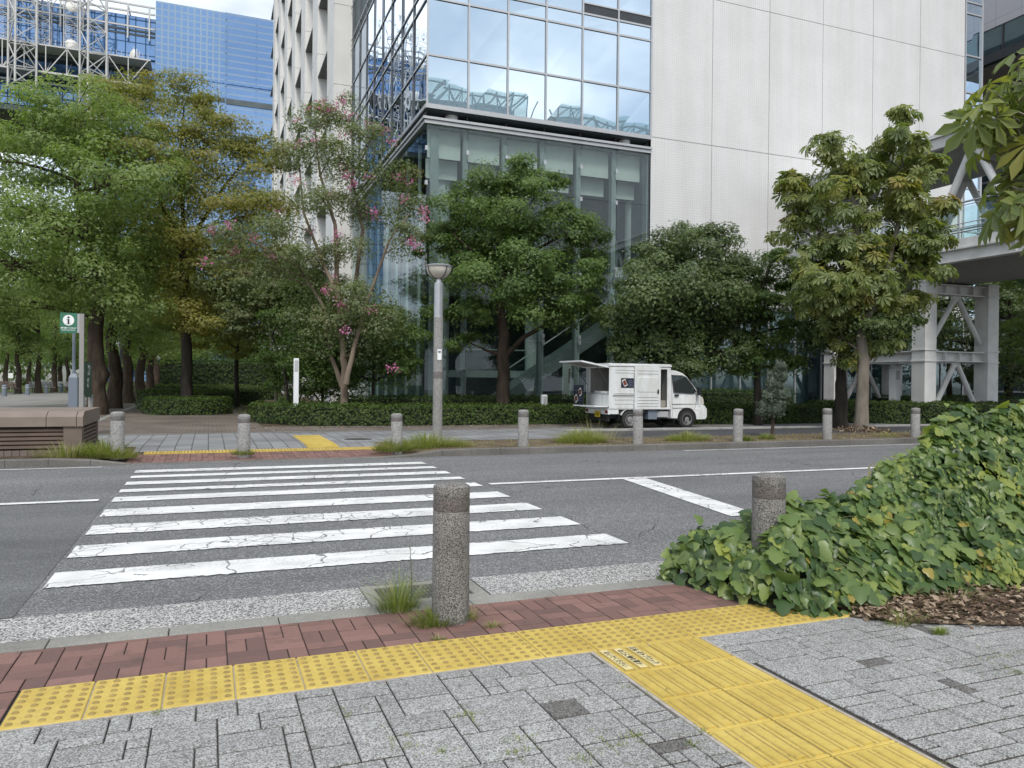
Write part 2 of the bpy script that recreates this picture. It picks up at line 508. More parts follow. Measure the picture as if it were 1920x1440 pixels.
M['lawn'] = soilmat('lawn', (0.05, 0.075, 0.025), (0.085, 0.11, 0.035), (0.13, 0.14, 0.05))
M['far_grey'] = bricks('far_grey_blocks', (0.27, 0.275, 0.28), (0.215, 0.218, 0.22), (0.10, 0.095, 0.09), 0.42, 0.30, 0.012, 0.9, 0.5, 'yx', 0.3, 0.3)
M['path_brown'] = bricks('path_brown_brick', (0.20, 0.165, 0.135), (0.155, 0.13, 0.11), (0.085, 0.07, 0.06), 0.21, 0.105, 0.008, 0.9, 0.5, 'xy', 0.3, 0.35)
M['brown_paving'] = plain('brown_paving', (0.135, 0.115, 0.098), 0.9, var=0.35, scale=1.4)
M['plaza'] = bricks('plaza_slabs', (0.27, 0.26, 0.245), (0.235, 0.228, 0.215), (0.15, 0.14, 0.13), 0.9, 0.9, 0.012, 0.9, 0.0, 'xy', 0.1, 0.25)
M['border'] = plain('border_stone', (0.30, 0.30, 0.29), 0.85, var=0.15, scale=4)
M['ground'] = plain('ground_earth', (0.12, 0.11, 0.09), 0.95, var=0.3, scale=0.2)
# road paint: worn and cracked like the asphalt below it
m, t, b, o = new_mat('road_paint'); M['paint'] = m
v = coord(t)
wn = N(t, 'ShaderNodeTexNoise'); wn.inputs['Scale'].default_value = 4.0; wn.inputs['Detail'].default_value = 4; t.links.new(v, wn.inputs['Vector'])
ws = N(t, 'ShaderNodeVectorMath', operation='SCALE'); ws.inputs['Scale'].default_value = 0.22; t.links.new(wn.outputs['Color'], ws.inputs[0])
wa = N(t, 'ShaderNodeVectorMath', operation='ADD'); t.links.new(v, wa.inputs[0]); t.links.new(ws.outputs[0], wa.inputs[1])
e1 = voro(t, wa.outputs[0], 3.6, 'DISTANCE_TO_EDGE')
m1 = mth(t, 'GREATER_THAN', noise(t, coord(t, 'Object', (0.45, 0.8, 1)), 0.9, 3), 0.58)
k1 = mth(t, 'MULTIPLY', mth(t, 'LESS_THAN', e1, mth(t, 'MULTIPLY', noise(t, v, 9, 2), 0.042)), m1)
e2 = voro(t, wa.outputs[0], 1.1, 'DISTANCE_TO_EDGE')
k2 = mth(t, 'MULTIPLY', mth(t, 'LESS_THAN', e2, mth(t, 'MULTIPLY', noise(t, v, 12, 2), 0.014)), mth(t, 'GREATER_THAN', noise(t, v, 1.6, 2), 0.47))
k3 = mth(t, 'MULTIPLY', mth(t, 'GREATER_THAN', noise(t, v, 55, 4, 0.8), 0.55), mth(t, 'GREATER_THAN', noise(t, coord(t, 'Object', (0.5, 1.6, 1)), 1.5, 4), 0.53))
pz_ = N(t, 'ShaderNodeSeparateXYZ'); t.links.new(v, pz_.inputs[0])
zone = mth(t, 'MULTIPLY', mth(t, 'MULTIPLY', mth(t, 'GREATER_THAN', pz_.outputs[1], 6.95), mth(t, 'LESS_THAN', pz_.outputs[1], 8.6)), mth(t, 'LESS_THAN', pz_.outputs[0], 1.9))
zone = mth(t, 'MULTIPLY', zone, mth(t, 'GREATER_THAN', noise(t, v, 1.1, 2), 0.44))
k4 = mth(t, 'MULTIPLY', mth(t, 'LESS_THAN', voro(t, wa.outputs[0], 4.6, 'DISTANCE_TO_EDGE'), mth(t, 'MULTIPLY', noise(t, v, 8, 2), 0.050)), zone)
crack = mth(t, 'MAXIMUM', mth(t, 'MAXIMUM', k1, k2), k4)
c = ramp(t, noise(t, v, 3, 6), [(0.3, (0.58, 0.58, 0.56)), (0.7, (0.80, 0.80, 0.79))])
c = mixc(t, 1.0, c, ramp(t, noise(t, coord(t, 'Object', (0.6, 12, 1)), 2.0, 4), [(0.3, (0.94,) * 3), (0.6, (1.0,) * 3)]), 'MULTIPLY')
c = mixc(t, mth(t, 'MULTIPLY', crack, 0.85), c, (0.12, 0.12, 0.12))
c = mixc(t, mth(t, 'MULTIPLY', k3, 0.55), c, (0.25, 0.25, 0.25))
t.links.new(c, b.inputs['Base Color']); b.inputs['Roughness'].default_value = 0.7; b.inputs['Specular IOR Level'].default_value = 0.3
bump(t, b, noise(t, v, 150, 3), 0.3, 0.003)
# street furniture
M['terrazzo'] = speckle('bollard_terrazzo', (0.27, 0.26, 0.24), (0.062, 0.057, 0.054), 240, 0.48, 0.7, 3.0, 0.28, 0.16, 0.3)
M['terrazzo_band'] = speckle('bollard_band', (0.18, 0.162, 0.15), (0.065, 0.056, 0.054), 230, 0.50, 0.6, 3.0, 0.12, 0.12, 0.2)
M['granite'] = speckle('pale_granite', (0.34, 0.335, 0.32), (0.17, 0.165, 0.165), 110, 0.42, 0.8, 1.6, 0.2, 0.2, 0.15)
M['granite_band'] = speckle('granite_band', (0.19, 0.175, 0.165), (0.11, 0.10, 0.10), 110, 0.45, 0.8, 1.6, 0.2, 0.2, 0.1)
M['steel'] = plain('brushed_steel', (0.52, 0.53, 0.55), 0.38, 0.85, var=0.08, scale=8)
M['steel_dark'] = plain('dark_steel', (0.055, 0.06, 0.065), 0.45, 0.4, var=0.1)
M['frost'] = plain('frosted_bowl', (0.56, 0.53, 0.47), 0.35, var=0.08, scale=5)
M['white_paint'] = plain('white_paint', (0.72, 0.74, 0.75), 0.35, var=0.04, scale=2, spec=0.5)
M['white_metal'] = plain('weathered_white_metal', (0.62, 0.62, 0.61), 0.6, var=0.14, scale=1.6)
M['light_grey'] = plain('light_grey_metal', (0.42, 0.43, 0.44), 0.5, 0.2, var=0.10, scale=2)
M['blue_grey'] = plain('blue_grey_paint', (0.155, 0.185, 0.225), 0.5, var=0.08, scale=3)
M['post_grey'] = plain('grey_post', (0.27, 0.265, 0.255), 0.6, var=0.08)
M['green_sign'] = plain('green_sign', (0.030, 0.155, 0.092), 0.45, var=0.08, scale=4)
M['green_board'] = plain('dark_green_board', (0.018, 0.075, 0.045), 0.5, var=0.1, scale=4)
M['white'] = plain('white_lettering', (0.78, 0.80, 0.79), 0.5, var=0.02)
M['black'] = plain('black', (0.012, 0.013, 0.015), 0.5, var=0.1)
M['maroon'] = plain('maroon_lettering', (0.12, 0.02, 0.03), 0.5, var=0.05)
M['brown_tile'] = plain('brown_cladding', (0.155, 0.118, 0.098), 0.6, var=0.14, scale=2)
M['brown_cap'] = plain('brown_cap', (0.205, 0.165, 0.135), 0.65, var=0.12, scale=2.4)
M['brown_louvre'] = plain('brown_louvre', (0.13, 0.092, 0.073), 0.55, var=0.12)
M['plinth'] = bricks('plinth_brick', (0.17, 0.135, 0.115), (0.145, 0.115, 0.10), (0.06, 0.05, 0.045), 0.115, 0.30, 0.008, 0.8, 0.0, 'xz', 0.3, 0.25)
M['iron'] = plain('cast_iron', (0.10, 0.095, 0.09), 0.65, 0.4, var=0.25, scale=20)
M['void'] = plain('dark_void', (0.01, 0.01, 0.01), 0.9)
# building
M['white_tile'] = bricks('white_tile_wall', (0.69, 0.69, 0.685), (0.67, 0.67, 0.665), (0.555, 0.555, 0.55), 0.1063, 0.1063, 0.0075, 0.35, 0.0, 'xz', 0.15, 0.07, 0.5)
M['white_tile_side'] = bricks('white_tile_side', (0.69, 0.69, 0.685), (0.67, 0.67, 0.665), (0.555, 0.555, 0.55), 0.1063, 0.1063, 0.0075, 0.35, 0.0, 'yz', 0.15, 0.07, 0.5)
M['joint_grey'] = plain('wall_joint', (0.20, 0.20, 0.20), 0.8)
M['white_concrete'] = plain('white_panel', (0.74, 0.74, 0.725), 0.6, var=0.06, scale=0.8)
M['mullion'] = plain('aluminium_mullion', (0.46, 0.47, 0.48), 0.4, 0.5, var=0.05)
M['mirror'] = mirror_glass('mirror_glass', (0.08, 0.12, 0.15), (0.72, 0.84, 0.93), 0.80, 0.03)
M['mirror_side'] = mirror_glass('mirror_glass_side', (0.07, 0.10, 0.13), (0.70, 0.80, 0.92), 0.78, 0.06)
M['lobby_side_glass'] = clear_glass('lobby_side_glass', (0.86, 0.92, 0.91), 0.12, 0.15)
M['lobby_glass'] = clear_glass('lobby_glass', (0.875, 0.925, 0.908), 0.18)
M['teal_glass'] = mirror_glass('dark_teal_glass', (0.030, 0.055, 0.062), (0.6, 0.75, 0.8), 0.22, 0.02, 0.03)
M['blind'] = plain('pale_blind', (0.74, 0.77, 0.74), 0.8, var=0.05)
M['post_paint'] = plain('lobby_post_paint', (0.30, 0.345, 0.345), 0.6, var=0.05)
M['esc_panel'] = plain('escalator_panel', (0.17, 0.20, 0.205), 0.4, var=0.06)
M['int_white'] = plain('interior_white', (0.52, 0.56, 0.56), 0.6, var=0.05)
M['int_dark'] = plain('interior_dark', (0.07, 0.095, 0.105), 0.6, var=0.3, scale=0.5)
M['int_floor'] = plain('interior_floor', (0.10, 0.11, 0.11), 0.3, var=0.1)
M['glass_pale'] = clear_glass('balustrade_glass', (0.88, 0.95, 0.93), 0.14)
M['gallery_glass'] = clear_glass('gallery_glass', (0.95, 0.985, 0.97), 0.16)
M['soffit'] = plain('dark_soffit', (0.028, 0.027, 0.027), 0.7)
M['perf'] = bricks('perforated_grey', (0.24, 0.24, 0.24), (0.22, 0.22, 0.22), (0.10, 0.10, 0.10), 0.12, 0.12, 0.03, 0.6, 0.5, 'xy', 0.0, 0.1)
M['louvre'] = plain('dark_louvre', (0.10, 0.11, 0.12), 0.5, 0.3)
M['lilac_panel'] = bricks('lilac_grey_panel', (0.46, 0.46, 0.50), (0.45, 0.45, 0.49), (0.30, 0.30, 0.33), 1.6, 1.5, 0.02, 0.4, 0.0, 'yz', 0.0, 0.04, 0.5)
M['grey_soffit'] = plain('grey_soffit', (0.27, 0.265, 0.26), 0.8, var=0.06)
# curtain walls of the distant tower (grid of mullions and floor bands)
for nm in ('white_tile', 'white_tile_side', 'white_panel'):
    t = MATS[{'white_tile': 'white_tile_wall', 'white_tile_side': 'white_tile_side', 'white_panel': 'white_panel'}[nm]].node_tree
    b = next(n for n in t.nodes if n.type == 'BSDF_PRINCIPLED')
    src = b.inputs['Base Color'].links[0].from_socket
    st = ramp(t, noise(t, coord(t, 'Object', (1.6, 1.6, 0.10)), 1.0, 6, 0.6), [(0.32, (0.935, 0.93, 0.915)), (0.60, (1, 1, 1))])
    st2 = ramp(t, noise(t, coord(t, 'Object', (0.35, 0.35, 0.18)), 1.0, 3), [(0.35, (0.955, 0.955, 0.955)), (0.65, (1.0, 1.0, 1.0))])
    t.links.new(mixc(t, 1.0, mixc(t, 1.0, src, st, 'MULTIPLY'), st2, 'MULTIPLY'), b.inputs['Base Color'])
def curtain(name, a, b_, line, bw, bh, mort, plane):
    m, t, b, o = new_mat(name)
    t.nodes.remove(b)
    v = coord(t)
    s_ = N(t, 'ShaderNodeSeparateXYZ'); t.links.new(v, s_.inputs[0])
    c_ = N(t, 'ShaderNodeCombineXYZ')
    t.links.new(s_.outputs[0 if plane == 'xz' else 1], c_.inputs[0]); t.links.new(s_.outputs[2], c_.inputs[1])
    br = N(t, 'ShaderNodeTexBrick'); br.offset = 0.0
    br.inputs['Scale'].default_value = 1.0
    br.inputs['Brick Width'].default_value = bw; br.inputs['Row Height'].default_value = bh
    br.inputs['Mortar Size'].default_value = mort; br.inputs['Mortar Smooth'].default_value = 0.1
    br.inputs['Color1'].default_value = (*a, 1); br.inputs['Color2'].default_value = (*b_, 1); br.inputs['Mortar'].default_value = (*line, 1)
    t.links.new(c_.outputs[0], br.inputs['Vector'])
    d = N(t, 'ShaderNodeBsdfDiffuse')
    c = mixc(t, 1.0, br.outputs['Color'], ramp(t, noise(t, v, 0.05, 4), [(0.3, (0.85,) * 3), (0.7, (1.12,) * 3)]), 'MULTIPLY')
    t.links.new(c, d.inputs[0])
    g = N(t, 'ShaderNodeBsdfGlossy'); g.inputs[0].default_value = (0.36, 0.53, 0.80, 1); g.inputs['Roughness'].default_value = 0.05
    bp = N(t, 'ShaderNodeBump'); bp.inputs['Strength'].default_value = 0.05; bp.inputs['Distance'].default_value = 0.6
    t.links.new(noise(t, v, 0.25, 2), bp.inputs['Height']); t.links.new(bp.outputs[0], g.inputs['Normal'])
    mx_ = N(t, 'ShaderNodeMixShader')
    f = mth(t, 'MULTIPLY', mth(t, 'SUBTRACT', 1.0, br.outputs['Fac']), 0.40)
    t.links.new(f, mx_.inputs[0]); t.links.new(d.outputs[0], mx_.inputs[1]); t.links.new(g.outputs[0], mx_.inputs[2])
    t.links.new(mx_.outputs[0], o.inputs[0])
    return m
M['tower_a'] = curtain('tower_glass_wide', (0.085, 0.185, 0.365), (0.076, 0.17, 0.34), (0.05, 0.10, 0.19), 1.6, 2.0, 0.10, 'xz')
M['tower_b'] = curtain('tower_glass_grid', (0.080, 0.160, 0.300), (0.070, 0.146, 0.282), (0.27, 0.37, 0.49), 1.05, 1.2, 0.14, 'xz')
M['tower_c'] = curtain('tower_glass_bands', (0.066, 0.140, 0.275), (0.060, 0.13, 0.26), (0.25, 0.34, 0.46), 30.0, 1.2, 0.14, 'xz')
M['lattice'] = plain('lattice_steel', (0.50, 0.50, 0.49), 0.6, var=0.1)
M['dish'] = plain('dish_white', (0.72, 0.71, 0.66), 0.5, var=0.04)
# vehicle
M['van_white'] = plain('van_paint', (0.70, 0.72, 0.725), 0.25, var=0.03, scale=2, spec=0.5)
t = MATS['van_paint'].node_tree; b = next(n for n in t.nodes if n.type == 'BSDF_PRINCIPLED'); src = b.inputs['Base Color'].links[0].from_socket
gr = ramp(t, noise(t, coord(t, 'Object', (2.2, 2.2, 0.7)), 2.0, 6, 0.65), [(0.42, (0.86, 0.85, 0.82)), (0.62, (1, 1, 1))])
t.links.new(mixc(t, 1.0, src, gr, 'MULTIPLY'), b.inputs['Base Color'])
M['van_inside'] = plain('van_interior', (0.30, 0.295, 0.275), 0.7, var=0.12)
M['van_glass'] = mirror_glass('van_window', (0.030, 0.036, 0.036), (0.5, 0.58, 0.6), 0.26, 0.0)
M['tyre'] = plain('tyre_rubber', (0.022, 0.022, 0.023), 0.8, var=0.2)
M['rim'] = plain('steel_rim', (0.36, 0.355, 0.345), 0.45, 0.7, var=0.1)
M['red_lamp'] = plain('red_lamp', (0.16, 0.008, 0.010), 0.2)
M['plate'] = plain('yellow_plate', (0.55, 0.38, 0.02), 0.5)
M['poster'] = plain('navy_poster', (0.016, 0.019, 0.032), 0.45, var=0.15, scale=8)
M['food'] = plain('food_print', (0.15, 0.045, 0.022), 0.5, var=0.5, scale=40)
M['ink'] = plain('blue_grey_print', (0.13, 0.16, 0.24), 0.5)
M['headlamp'] = plain('headlamp_lens', (0.55, 0.53, 0.47), 0.15)
M['seat'] = plain('seat_fabric', (0.30, 0.28, 0.24), 0.9)
# plants
M['bark_brown'] = bark('bark_brown', (0.030, 0.023, 0.018), (0.085, 0.064, 0.048))
M['bark_dark'] = bark('bark_dark', (0.022, 0.019, 0.017), (0.065, 0.056, 0.048))
M['bark_pale'] = bark('bark_pale', (0.13, 0.115, 0.095), (0.255, 0.225, 0.185), 4)
M['bark_myrtle'] = bark('bark_myrtle', (0.11, 0.085, 0.065), (0.25, 0.20, 0.155), 3)
M['leaf_camphor'] = leafmat('leaf_camphor', [(0.145, 0.215, 0.064), (0.240, 0.325, 0.106), (0.325, 0.400, 0.165)], 0.52)
M['leaf_zelkova'] = leafmat('leaf_zelkova', [(0.150, 0.170, 0.036), (0.235, 0.245, 0.054), (0.310, 0.300, 0.080), (0.33, 0.26, 0.08)], 0.5)
M['leaf_myrtle'] = leafmat('leaf_myrtle', [(0.110, 0.150, 0.058), (0.170, 0.215, 0.086), (0.225, 0.265, 0.120), (0.26, 0.17, 0.11)], 0.45)
M['flower'] = leafmat('crape_flower', [(0.48, 0.08, 0.28), (0.60, 0.16, 0.38), (0.66, 0.30, 0.46)], 0.30)
M['leaf_dark'] = leafmat('leaf_dark', [(0.070, 0.125, 0.034), (0.132, 0.208, 0.056), (0.210, 0.295, 0.092)], 0.42, 0.42, 0.4)
M['leaf_oak'] = leafmat('leaf_oak', [(0.058, 0.092, 0.032), (0.108, 0.156, 0.052), (0.175, 0.228, 0.086)], 0.34, 0.38, 0.45)
M['leaf_chestnut'] = leafmat('leaf_chestnut', [(0.115, 0.155, 0.050), (0.175, 0.225, 0.076), (0.235, 0.270, 0.090), (0.31, 0.30, 0.07), (0.30, 0.17, 0.08)], 0.48)
M['leaf_hedge'] = leafmat('leaf_hedge', [(0.040, 0.072, 0.018), (0.072, 0.115, 0.026), (0.115, 0.165, 0.040)], 0.25, 0.55, 0.25)
M['leaf_ivy'] = leafmat('leaf_ivy', [(0.052, 0.100, 0.034), (0.125, 0.195, 0.058), (0.205, 0.275, 0.082), (0.31, 0.35, 0.08), (0.36, 0.27, 0.06)], 0.36, 0.36, 0.45)
M['leaf_conifer'] = leafmat('leaf_conifer', [(0.055, 0.080, 0.050), (0.095, 0.125, 0.085), (0.150, 0.180, 0.135)], 0.15)
M['grass'] = leafmat('grass_blade', [(0.095, 0.15, 0.032), (0.20, 0.26, 0.058), (0.31, 0.34, 0.10), (0.40, 0.35, 0.20)], 0.4)
M['litter'] = leafmat('dry_leaf', [(0.075, 0.045, 0.028), (0.16, 0.10, 0.06), (0.30, 0.22, 0.15), (0.42, 0.34, 0.25)], 0.1, 0.8)
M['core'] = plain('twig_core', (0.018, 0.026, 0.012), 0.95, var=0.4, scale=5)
M['stem_green'] = plain('vine_stem', (0.11, 0.12, 0.05), 0.8, var=0.2)

# ================================================================== SETTING
def sheet(name, polys, mat_, kind='structure'):
    mb = MB()
    for p in polys:
        mb.poly(p)
    o = mb.build(name, mat_)
    return tag(o, kind=kind)
def rect(x0, x1, y0, y1, z, z1=None):
    z1 = z if z1 is None else z1
    return [(x0, y0, z), (x1, y0, z), (x1, y1, z1), (x0, y1, z1)]

RZ = -0.020                                              # road level
sheet('ground', [rect(-900, 900, -500, 1500, -0.30)], M['ground'])
sheet('road', [rect(-120, 160, 4.85, 14.32, RZ)], M['asphalt'])
sheet('asphalt_repair', [rect(-60, -1.09, 5.42, 10.12, RZ + 0.004)], M['asphalt_patch'])
gut = []
for a, b_ in ((-40, 0.98), (1.80, 60)):
    gut.append(rect(a, b_, 4.864, 5.385, RZ + 0.008))
sheet('chip_seal_gutter', gut, M['chips'])

# zebra crossing and lines
ZS = [(6.09, 6.54), (7.04, 7.53), (8.02, 8.51), (9.02, 9.50), (10.06, 10.44), (10.86, 11.14), (11.58, 11.92), (12.35, 12.63), (13.02, 13.37)]
mb = MB()
rng = random.Random(5)
for y0, y1 in ZS:
    n = 150
    xs = [-1.05 + (3.55 + 1.05) * i / n for i in range(n + 1)]
    lo = [(x, y0 + rng.gauss(0, .007), RZ + 0.008) for x in xs]
    hi = [(x, y1 + rng.uniform(-.008, .008), RZ + 0.008) for x in xs]
    for i in range(n):
        mb.quad(lo[i], lo[i + 1], hi[i + 1], hi[i])
tag(mb.build('zebra_crossing', M['paint']), kind='structure')
sheet('lane_line', [rect(-60, -1.2, 10.17, 10.31, RZ + 0.010), rect(3.7, 80, 10.14, 10.29, RZ + 0.010)], M['paint'])
sheet('stop_line', [[(5.33, 6.95, RZ + 0.008), (5.72, 6.95, RZ + 0.008), (6.20, 10.13, RZ + 0.008), (5.80, 10.13, RZ + 0.008)]], M['paint'])
sheet('edge_line', [rect(9.5, 60, 13.98, 14.05, RZ + 0.008), rect(-60, -1.6, 13.98, 14.04, RZ + 0.008)], M['paint'])

# near kerb (lowered at the crossing)
mb = MB()
x = -14.0
while x < 22:
    mb.cbox(x + 0.003, x + 0.597, 4.70, 4.865, -0.25, 0.001, 0.004)
    x += 0.6
tag(mb.build('kerb', M['kerb']), kind='structure')
# near pavement
sheet('pavement_bed', [rect(-40, 40, -60, 4.702, -0.014)], M['joint'])

# granular pavers, laid in courses
mb = MB(); mb.t = []
rng = random.Random(11)
g = 0.084
X0, X1, Y1 = -3.4, 8.2, 3.655
nx, ny = int((X1 - X0) / g), 48
used = np.zeros((nx, ny), bool)
sizes = [((4, 4), .05), ((3, 3), .06), ((3, 2), .22), ((2, 2), .34), ((2, 1), .22), ((1, 2), .05), ((1, 1), .06)]
def in_stem(x0, x1): return x1 > 1.90 and x0 < 2.615
for j in range(ny):
    for i in range(nx):
        if used[i, j]: continue
        r = rng.random(); acc = 0; pick = (1, 1)
        order = sizes[:]; rng.shuffle(order)
        for sz, p in order:
            acc += p
            if r < acc: pick = sz; break
        a, b_ = pick
        while a > 1 and (i + a > nx or used[i:i + a, j].any()): a -= 1
        while b_ > 1 and (j + b_ > ny or used[i:i + a, j:j + b_].any()): b_ -= 1
        used[i:i + a, j:j + b_] = True
        x0, x1 = X0 + i * g, X0 + (i + a) * g
        y1, y0 = Y1 - j * g, Y1 - (j + b_) * g
        tn = rng.uniform(0.035, 0.085) if rng.random() < 0.035 else rng.uniform(0.15, 1.0)
        segs = [(x0, x1)]
        if in_stem(x0, x1):
            segs = []
            if x0 < 1.86: segs.append((x0, 1.905))
            if x1 > 2.66: segs.append((2.609, x1))
        for sx0, sx1 in segs:
            q = 0.0028; qy = 0.0058; c_ = 0.0040
            zt = rng.uniform(-0.0015, 0.0015); zt2 = zt + rng.uniform(-0.001, 0.001)
            o_ = [(sx0 + q, y0 + qy), (sx1 - q, y0 + qy), (sx1 - q, y1 - qy), (sx0 + q, y1 - qy)]
            i_ = [(sx0 + q + c_, y0 + qy + c_), (sx1 - q - c_, y0 + qy + c_), (sx1 - q - c_, y1 - qy - c_), (sx0 + q + c_, y1 - qy - c_)]
            vs = [(px, py, -0.013) for px, py in o_] + [(px, py, zt - 0.005) for px, py in o_] + [(px, py, zt2 if k < 2 else zt) for k, (px, py) in enumerate(i_)]
            fs = [(8, 9, 10, 11)]
            for k in range(4):
                k2 = (k + 1) % 4
                fs += [(k, k2, k2 + 4, k + 4), (k + 4, k2 + 4, k2 + 8, k + 8)]
            mb.add(vs, fs); mb.t += [0.0] * 4 + [min(tn, 0.10)] * 4 + [tn] * 4
tag(mb.build('pavement', M['paver']), kind='structure')

# red brick band between tactile row and kerb
def brick_band(name, x0, x1, y0, y1, zf, L=0.2, W=0.1, seed=3):
    mb = MB(); mb.t = []
    rng = random.Random(seed)
    # herringbone in pairs: each 0.2 square holds two bricks, alternating direction
    nxx, nyy = int((x1 - x0) / L) + 1, int((y1 - y0) / L) + 2
    for i in range(nxx):
        for j in range(nyy):
            bx, by = x0 + i * L, y0 + j * L + ((i % 2) * 0.05)
            by -= 0.05
            if (i + j) % 2: cells = [(bx, bx + L, by, by + W), (bx, bx + L, by + W, by + L)]
            else: cells = [(bx, bx + W, by, by + L), (bx + W, bx + L, by, by + L)]
            for a, b_, c_, d_ in cells:
                a, b_ = max(a, x0), min(b_, x1); c_, d_ = max(c_, y0), min(d_, y1)
                if b_ - a < 0.02 or d_ - c_ < 0.02: continue
                q = 0.0022
                tn = rng.random()
                dz = rng.uniform(-0.002, 0.001)
                vs = [(a + q, c_ + q, zf(c_) - 0.012), (b_ - q, c_ + q, zf(c_) - 0.012), (b_ - q, d_ - q, zf(d_) - 0.012), (a + q, d_ - q, zf(d_) - 0.012),
                      (a + q, c_ + q, zf(c_) + dz - 0.003), (b_ - q, c_ + q, zf(c_) + dz - 0.003), (b_ - q, d_ - q, zf(d_) + dz - 0.003), (a + q, d_ - q, zf(d_) + dz - 0.003),
                      (a + q + .004, c_ + q + .004, zf(c_) + dz), (b_ - q - .004, c_ + q + .004, zf(c_) + dz), (b_ - q - .004, d_ - q - .004, zf(d_) + dz), (a + q + .004, d_ - q - .004, zf(d_) + dz)]
                fs = [(8, 9, 10, 11)]
                for k in range(4):
                    k2 = (k + 1) % 4
                    fs += [(k, k2, k2 + 4, k + 4), (k + 4, k2 + 4, k2 + 8, k + 8)]
                mb.add(vs, fs); mb.t += [0.0] * 4 + [0.035] * 4 + [0.06 + 0.94 * tn] * 4
    return tag(mb.build(name, M['brick']), kind='structure')
brick_band('red_brick_band', -4.5, 8.0, 4.105, 4.695, lambda y: 0.0)
brick_band('red_brick_extension', -4.5, -0.80, 3.66, 4.10, lambda y: 0.0, seed=8)

# tactile paving: blister row and guiding bars
mb = MB()
rng = random.Random(2)
def dome(mb, x, y, z, r, h, n=10):
    vs = []
    for rr, hh in ((r, 0.0), (r * 0.88, h * 0.7), (r * 0.66, h)):
        for k in range(n):
            a = 2 * math.pi * k / n
            vs.append((x + rr * math.cos(a), y + rr * math.sin(a), z + hh))
    fs = []
    for i in range(2):
        for k in range(n):
            fs.append((i * n + k, i * n + (k + 1) % n, (i + 1) * n + (k + 1) % n, (i + 1) * n + k))
    mb.add(vs, fs, 0)
    b = len(mb.v) - n
    mb.f.append(tuple(range(b, b + n))); mb.m.append(1)
    for q in range(1, 2 * n + 1): mb.m[-1 - q] = 1
TZ = 0.004
mb.box(-0.789, 3.9, 3.664, 4.096, -0.0136, -0.0035, 2)
x = -0.79
while x < 3.9:
    mb.cbox(x + 0.003, x + 0.302, 3.662, 4.098, -0.013, TZ, 0.004, 0)
    for i in range(5):
        for j in range(7):
            dome(mb, x + 0.0325 + i * 0.060, 3.662 + 0.038 + j * 0.060, TZ - 0.0005, 0.0160, 0.0060)
    x += 0.305
def bars(mb, x0, x1, y0, y1, nb):
    mb.cbox(x0 + 0.002, x1 - 0.002, y0 + 0.002, y1 - 0.002, -0.013, TZ, 0.004, 0)
    p = (x1 - x0) / nb
    for k in range(nb):
        cx = x0 + p * (k + 0.5)
        hw = 0.0235
        prof = [(cx - hw, TZ - .001), (cx - hw * 0.78, TZ + 0.006), (cx + hw * 0.78, TZ + 0.006), (cx + hw, TZ - .001)]
        mb.prism(prof, 1, y0 + 0.020, y1 - 0.020, 0)
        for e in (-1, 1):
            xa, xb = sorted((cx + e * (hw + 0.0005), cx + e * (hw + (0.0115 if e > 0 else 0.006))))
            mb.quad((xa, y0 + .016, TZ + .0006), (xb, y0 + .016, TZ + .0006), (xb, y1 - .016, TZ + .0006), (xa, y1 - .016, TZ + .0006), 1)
ys = 3.655
while ys > -1.2:
    for c_ in (0, 1):
        bars(mb, 1.922 + 0.338 * c_, 1.922 + 0.338 * (c_ + 1) - 0.004, ys - 0.335, ys, 4)
    ys -= 0.337
mb.box(1.902, 1.921, -1.2, 3.655, -0.013, 0.001, 2)
mb.box(2.596, 2.612, -1.2, 3.655, -0.013, 0.000, 2)
mb.box(-0.79, 3.9, 3.650, 3.6605, -0.013, 0.000, 2)
tactile = mb.build('tactile_paving', [M['yellow'], M['yellow_worn'], M['grout']])
tag(tactile, kind='structure')
# three lettered plates stuck on the first bars
for k, s_ in enumerate(('注意 点字ブロック', 'の上に物を置か', 'ないでください')):
    cx = 1.922 + 0.0835 * (2.5 - k)
    pm = MB()
    pm.cbox(cx - 0.022, cx + 0.022, 3.345, 3.628, TZ + 0.0060, TZ + 0.0085, 0.001)
    pl = pm.build('lettered_plate', M['yellow_pale'], tactile)
    lettering(s_, 0.040, M['black'], tactile, (cx - 0.002, 3.487, TZ + 0.0096), (0, -1, 0), (1, 0, 0), 0.0006, 0.80)

# ---- far side
FZ = 0.100
def fz(y): return max(-0.008, min(FZ - 0.012, -0.008 + (y - 14.36) * (FZ - 0.004) / 2.2))
# kerb with ramps down to the crossing
def kz(x):
    def s(a, b, x): return max(0.0, min(1.0, (x - a) / (b - a)))
    return -0.005 + 0.115 * max(1 - s(-2.0, -1.3, x), s(3.35, 4.3, x))
mb = MB()
x = -60.0
cuts = [-60 + 0.6 * i for i in range(0, 240)]
for a in cuts:
    b_ = a + 0.594
    mb.add([(a, 14.29, -0.3), (b_, 14.29, -0.3), (b_, 14.46, -0.3), (a, 14.46, -0.3),
            (a, 14.29, kz(a) - .012), (b_, 14.29, kz(b_) - .012), (b_, 14.46, kz(b_)), (a, 14.46, kz(a)),
            (a, 14.302, kz(a)), (b_, 14.302, kz(b_))],
           [(0, 1, 5, 4), (4, 5, 9, 8), (8, 9, 6, 7), (2, 3, 7, 6), (0, 4, 8, 7, 3), (1, 2, 6, 9, 5)])
tag(mb.build('far_kerb', M['kerb_far']), kind='structure')
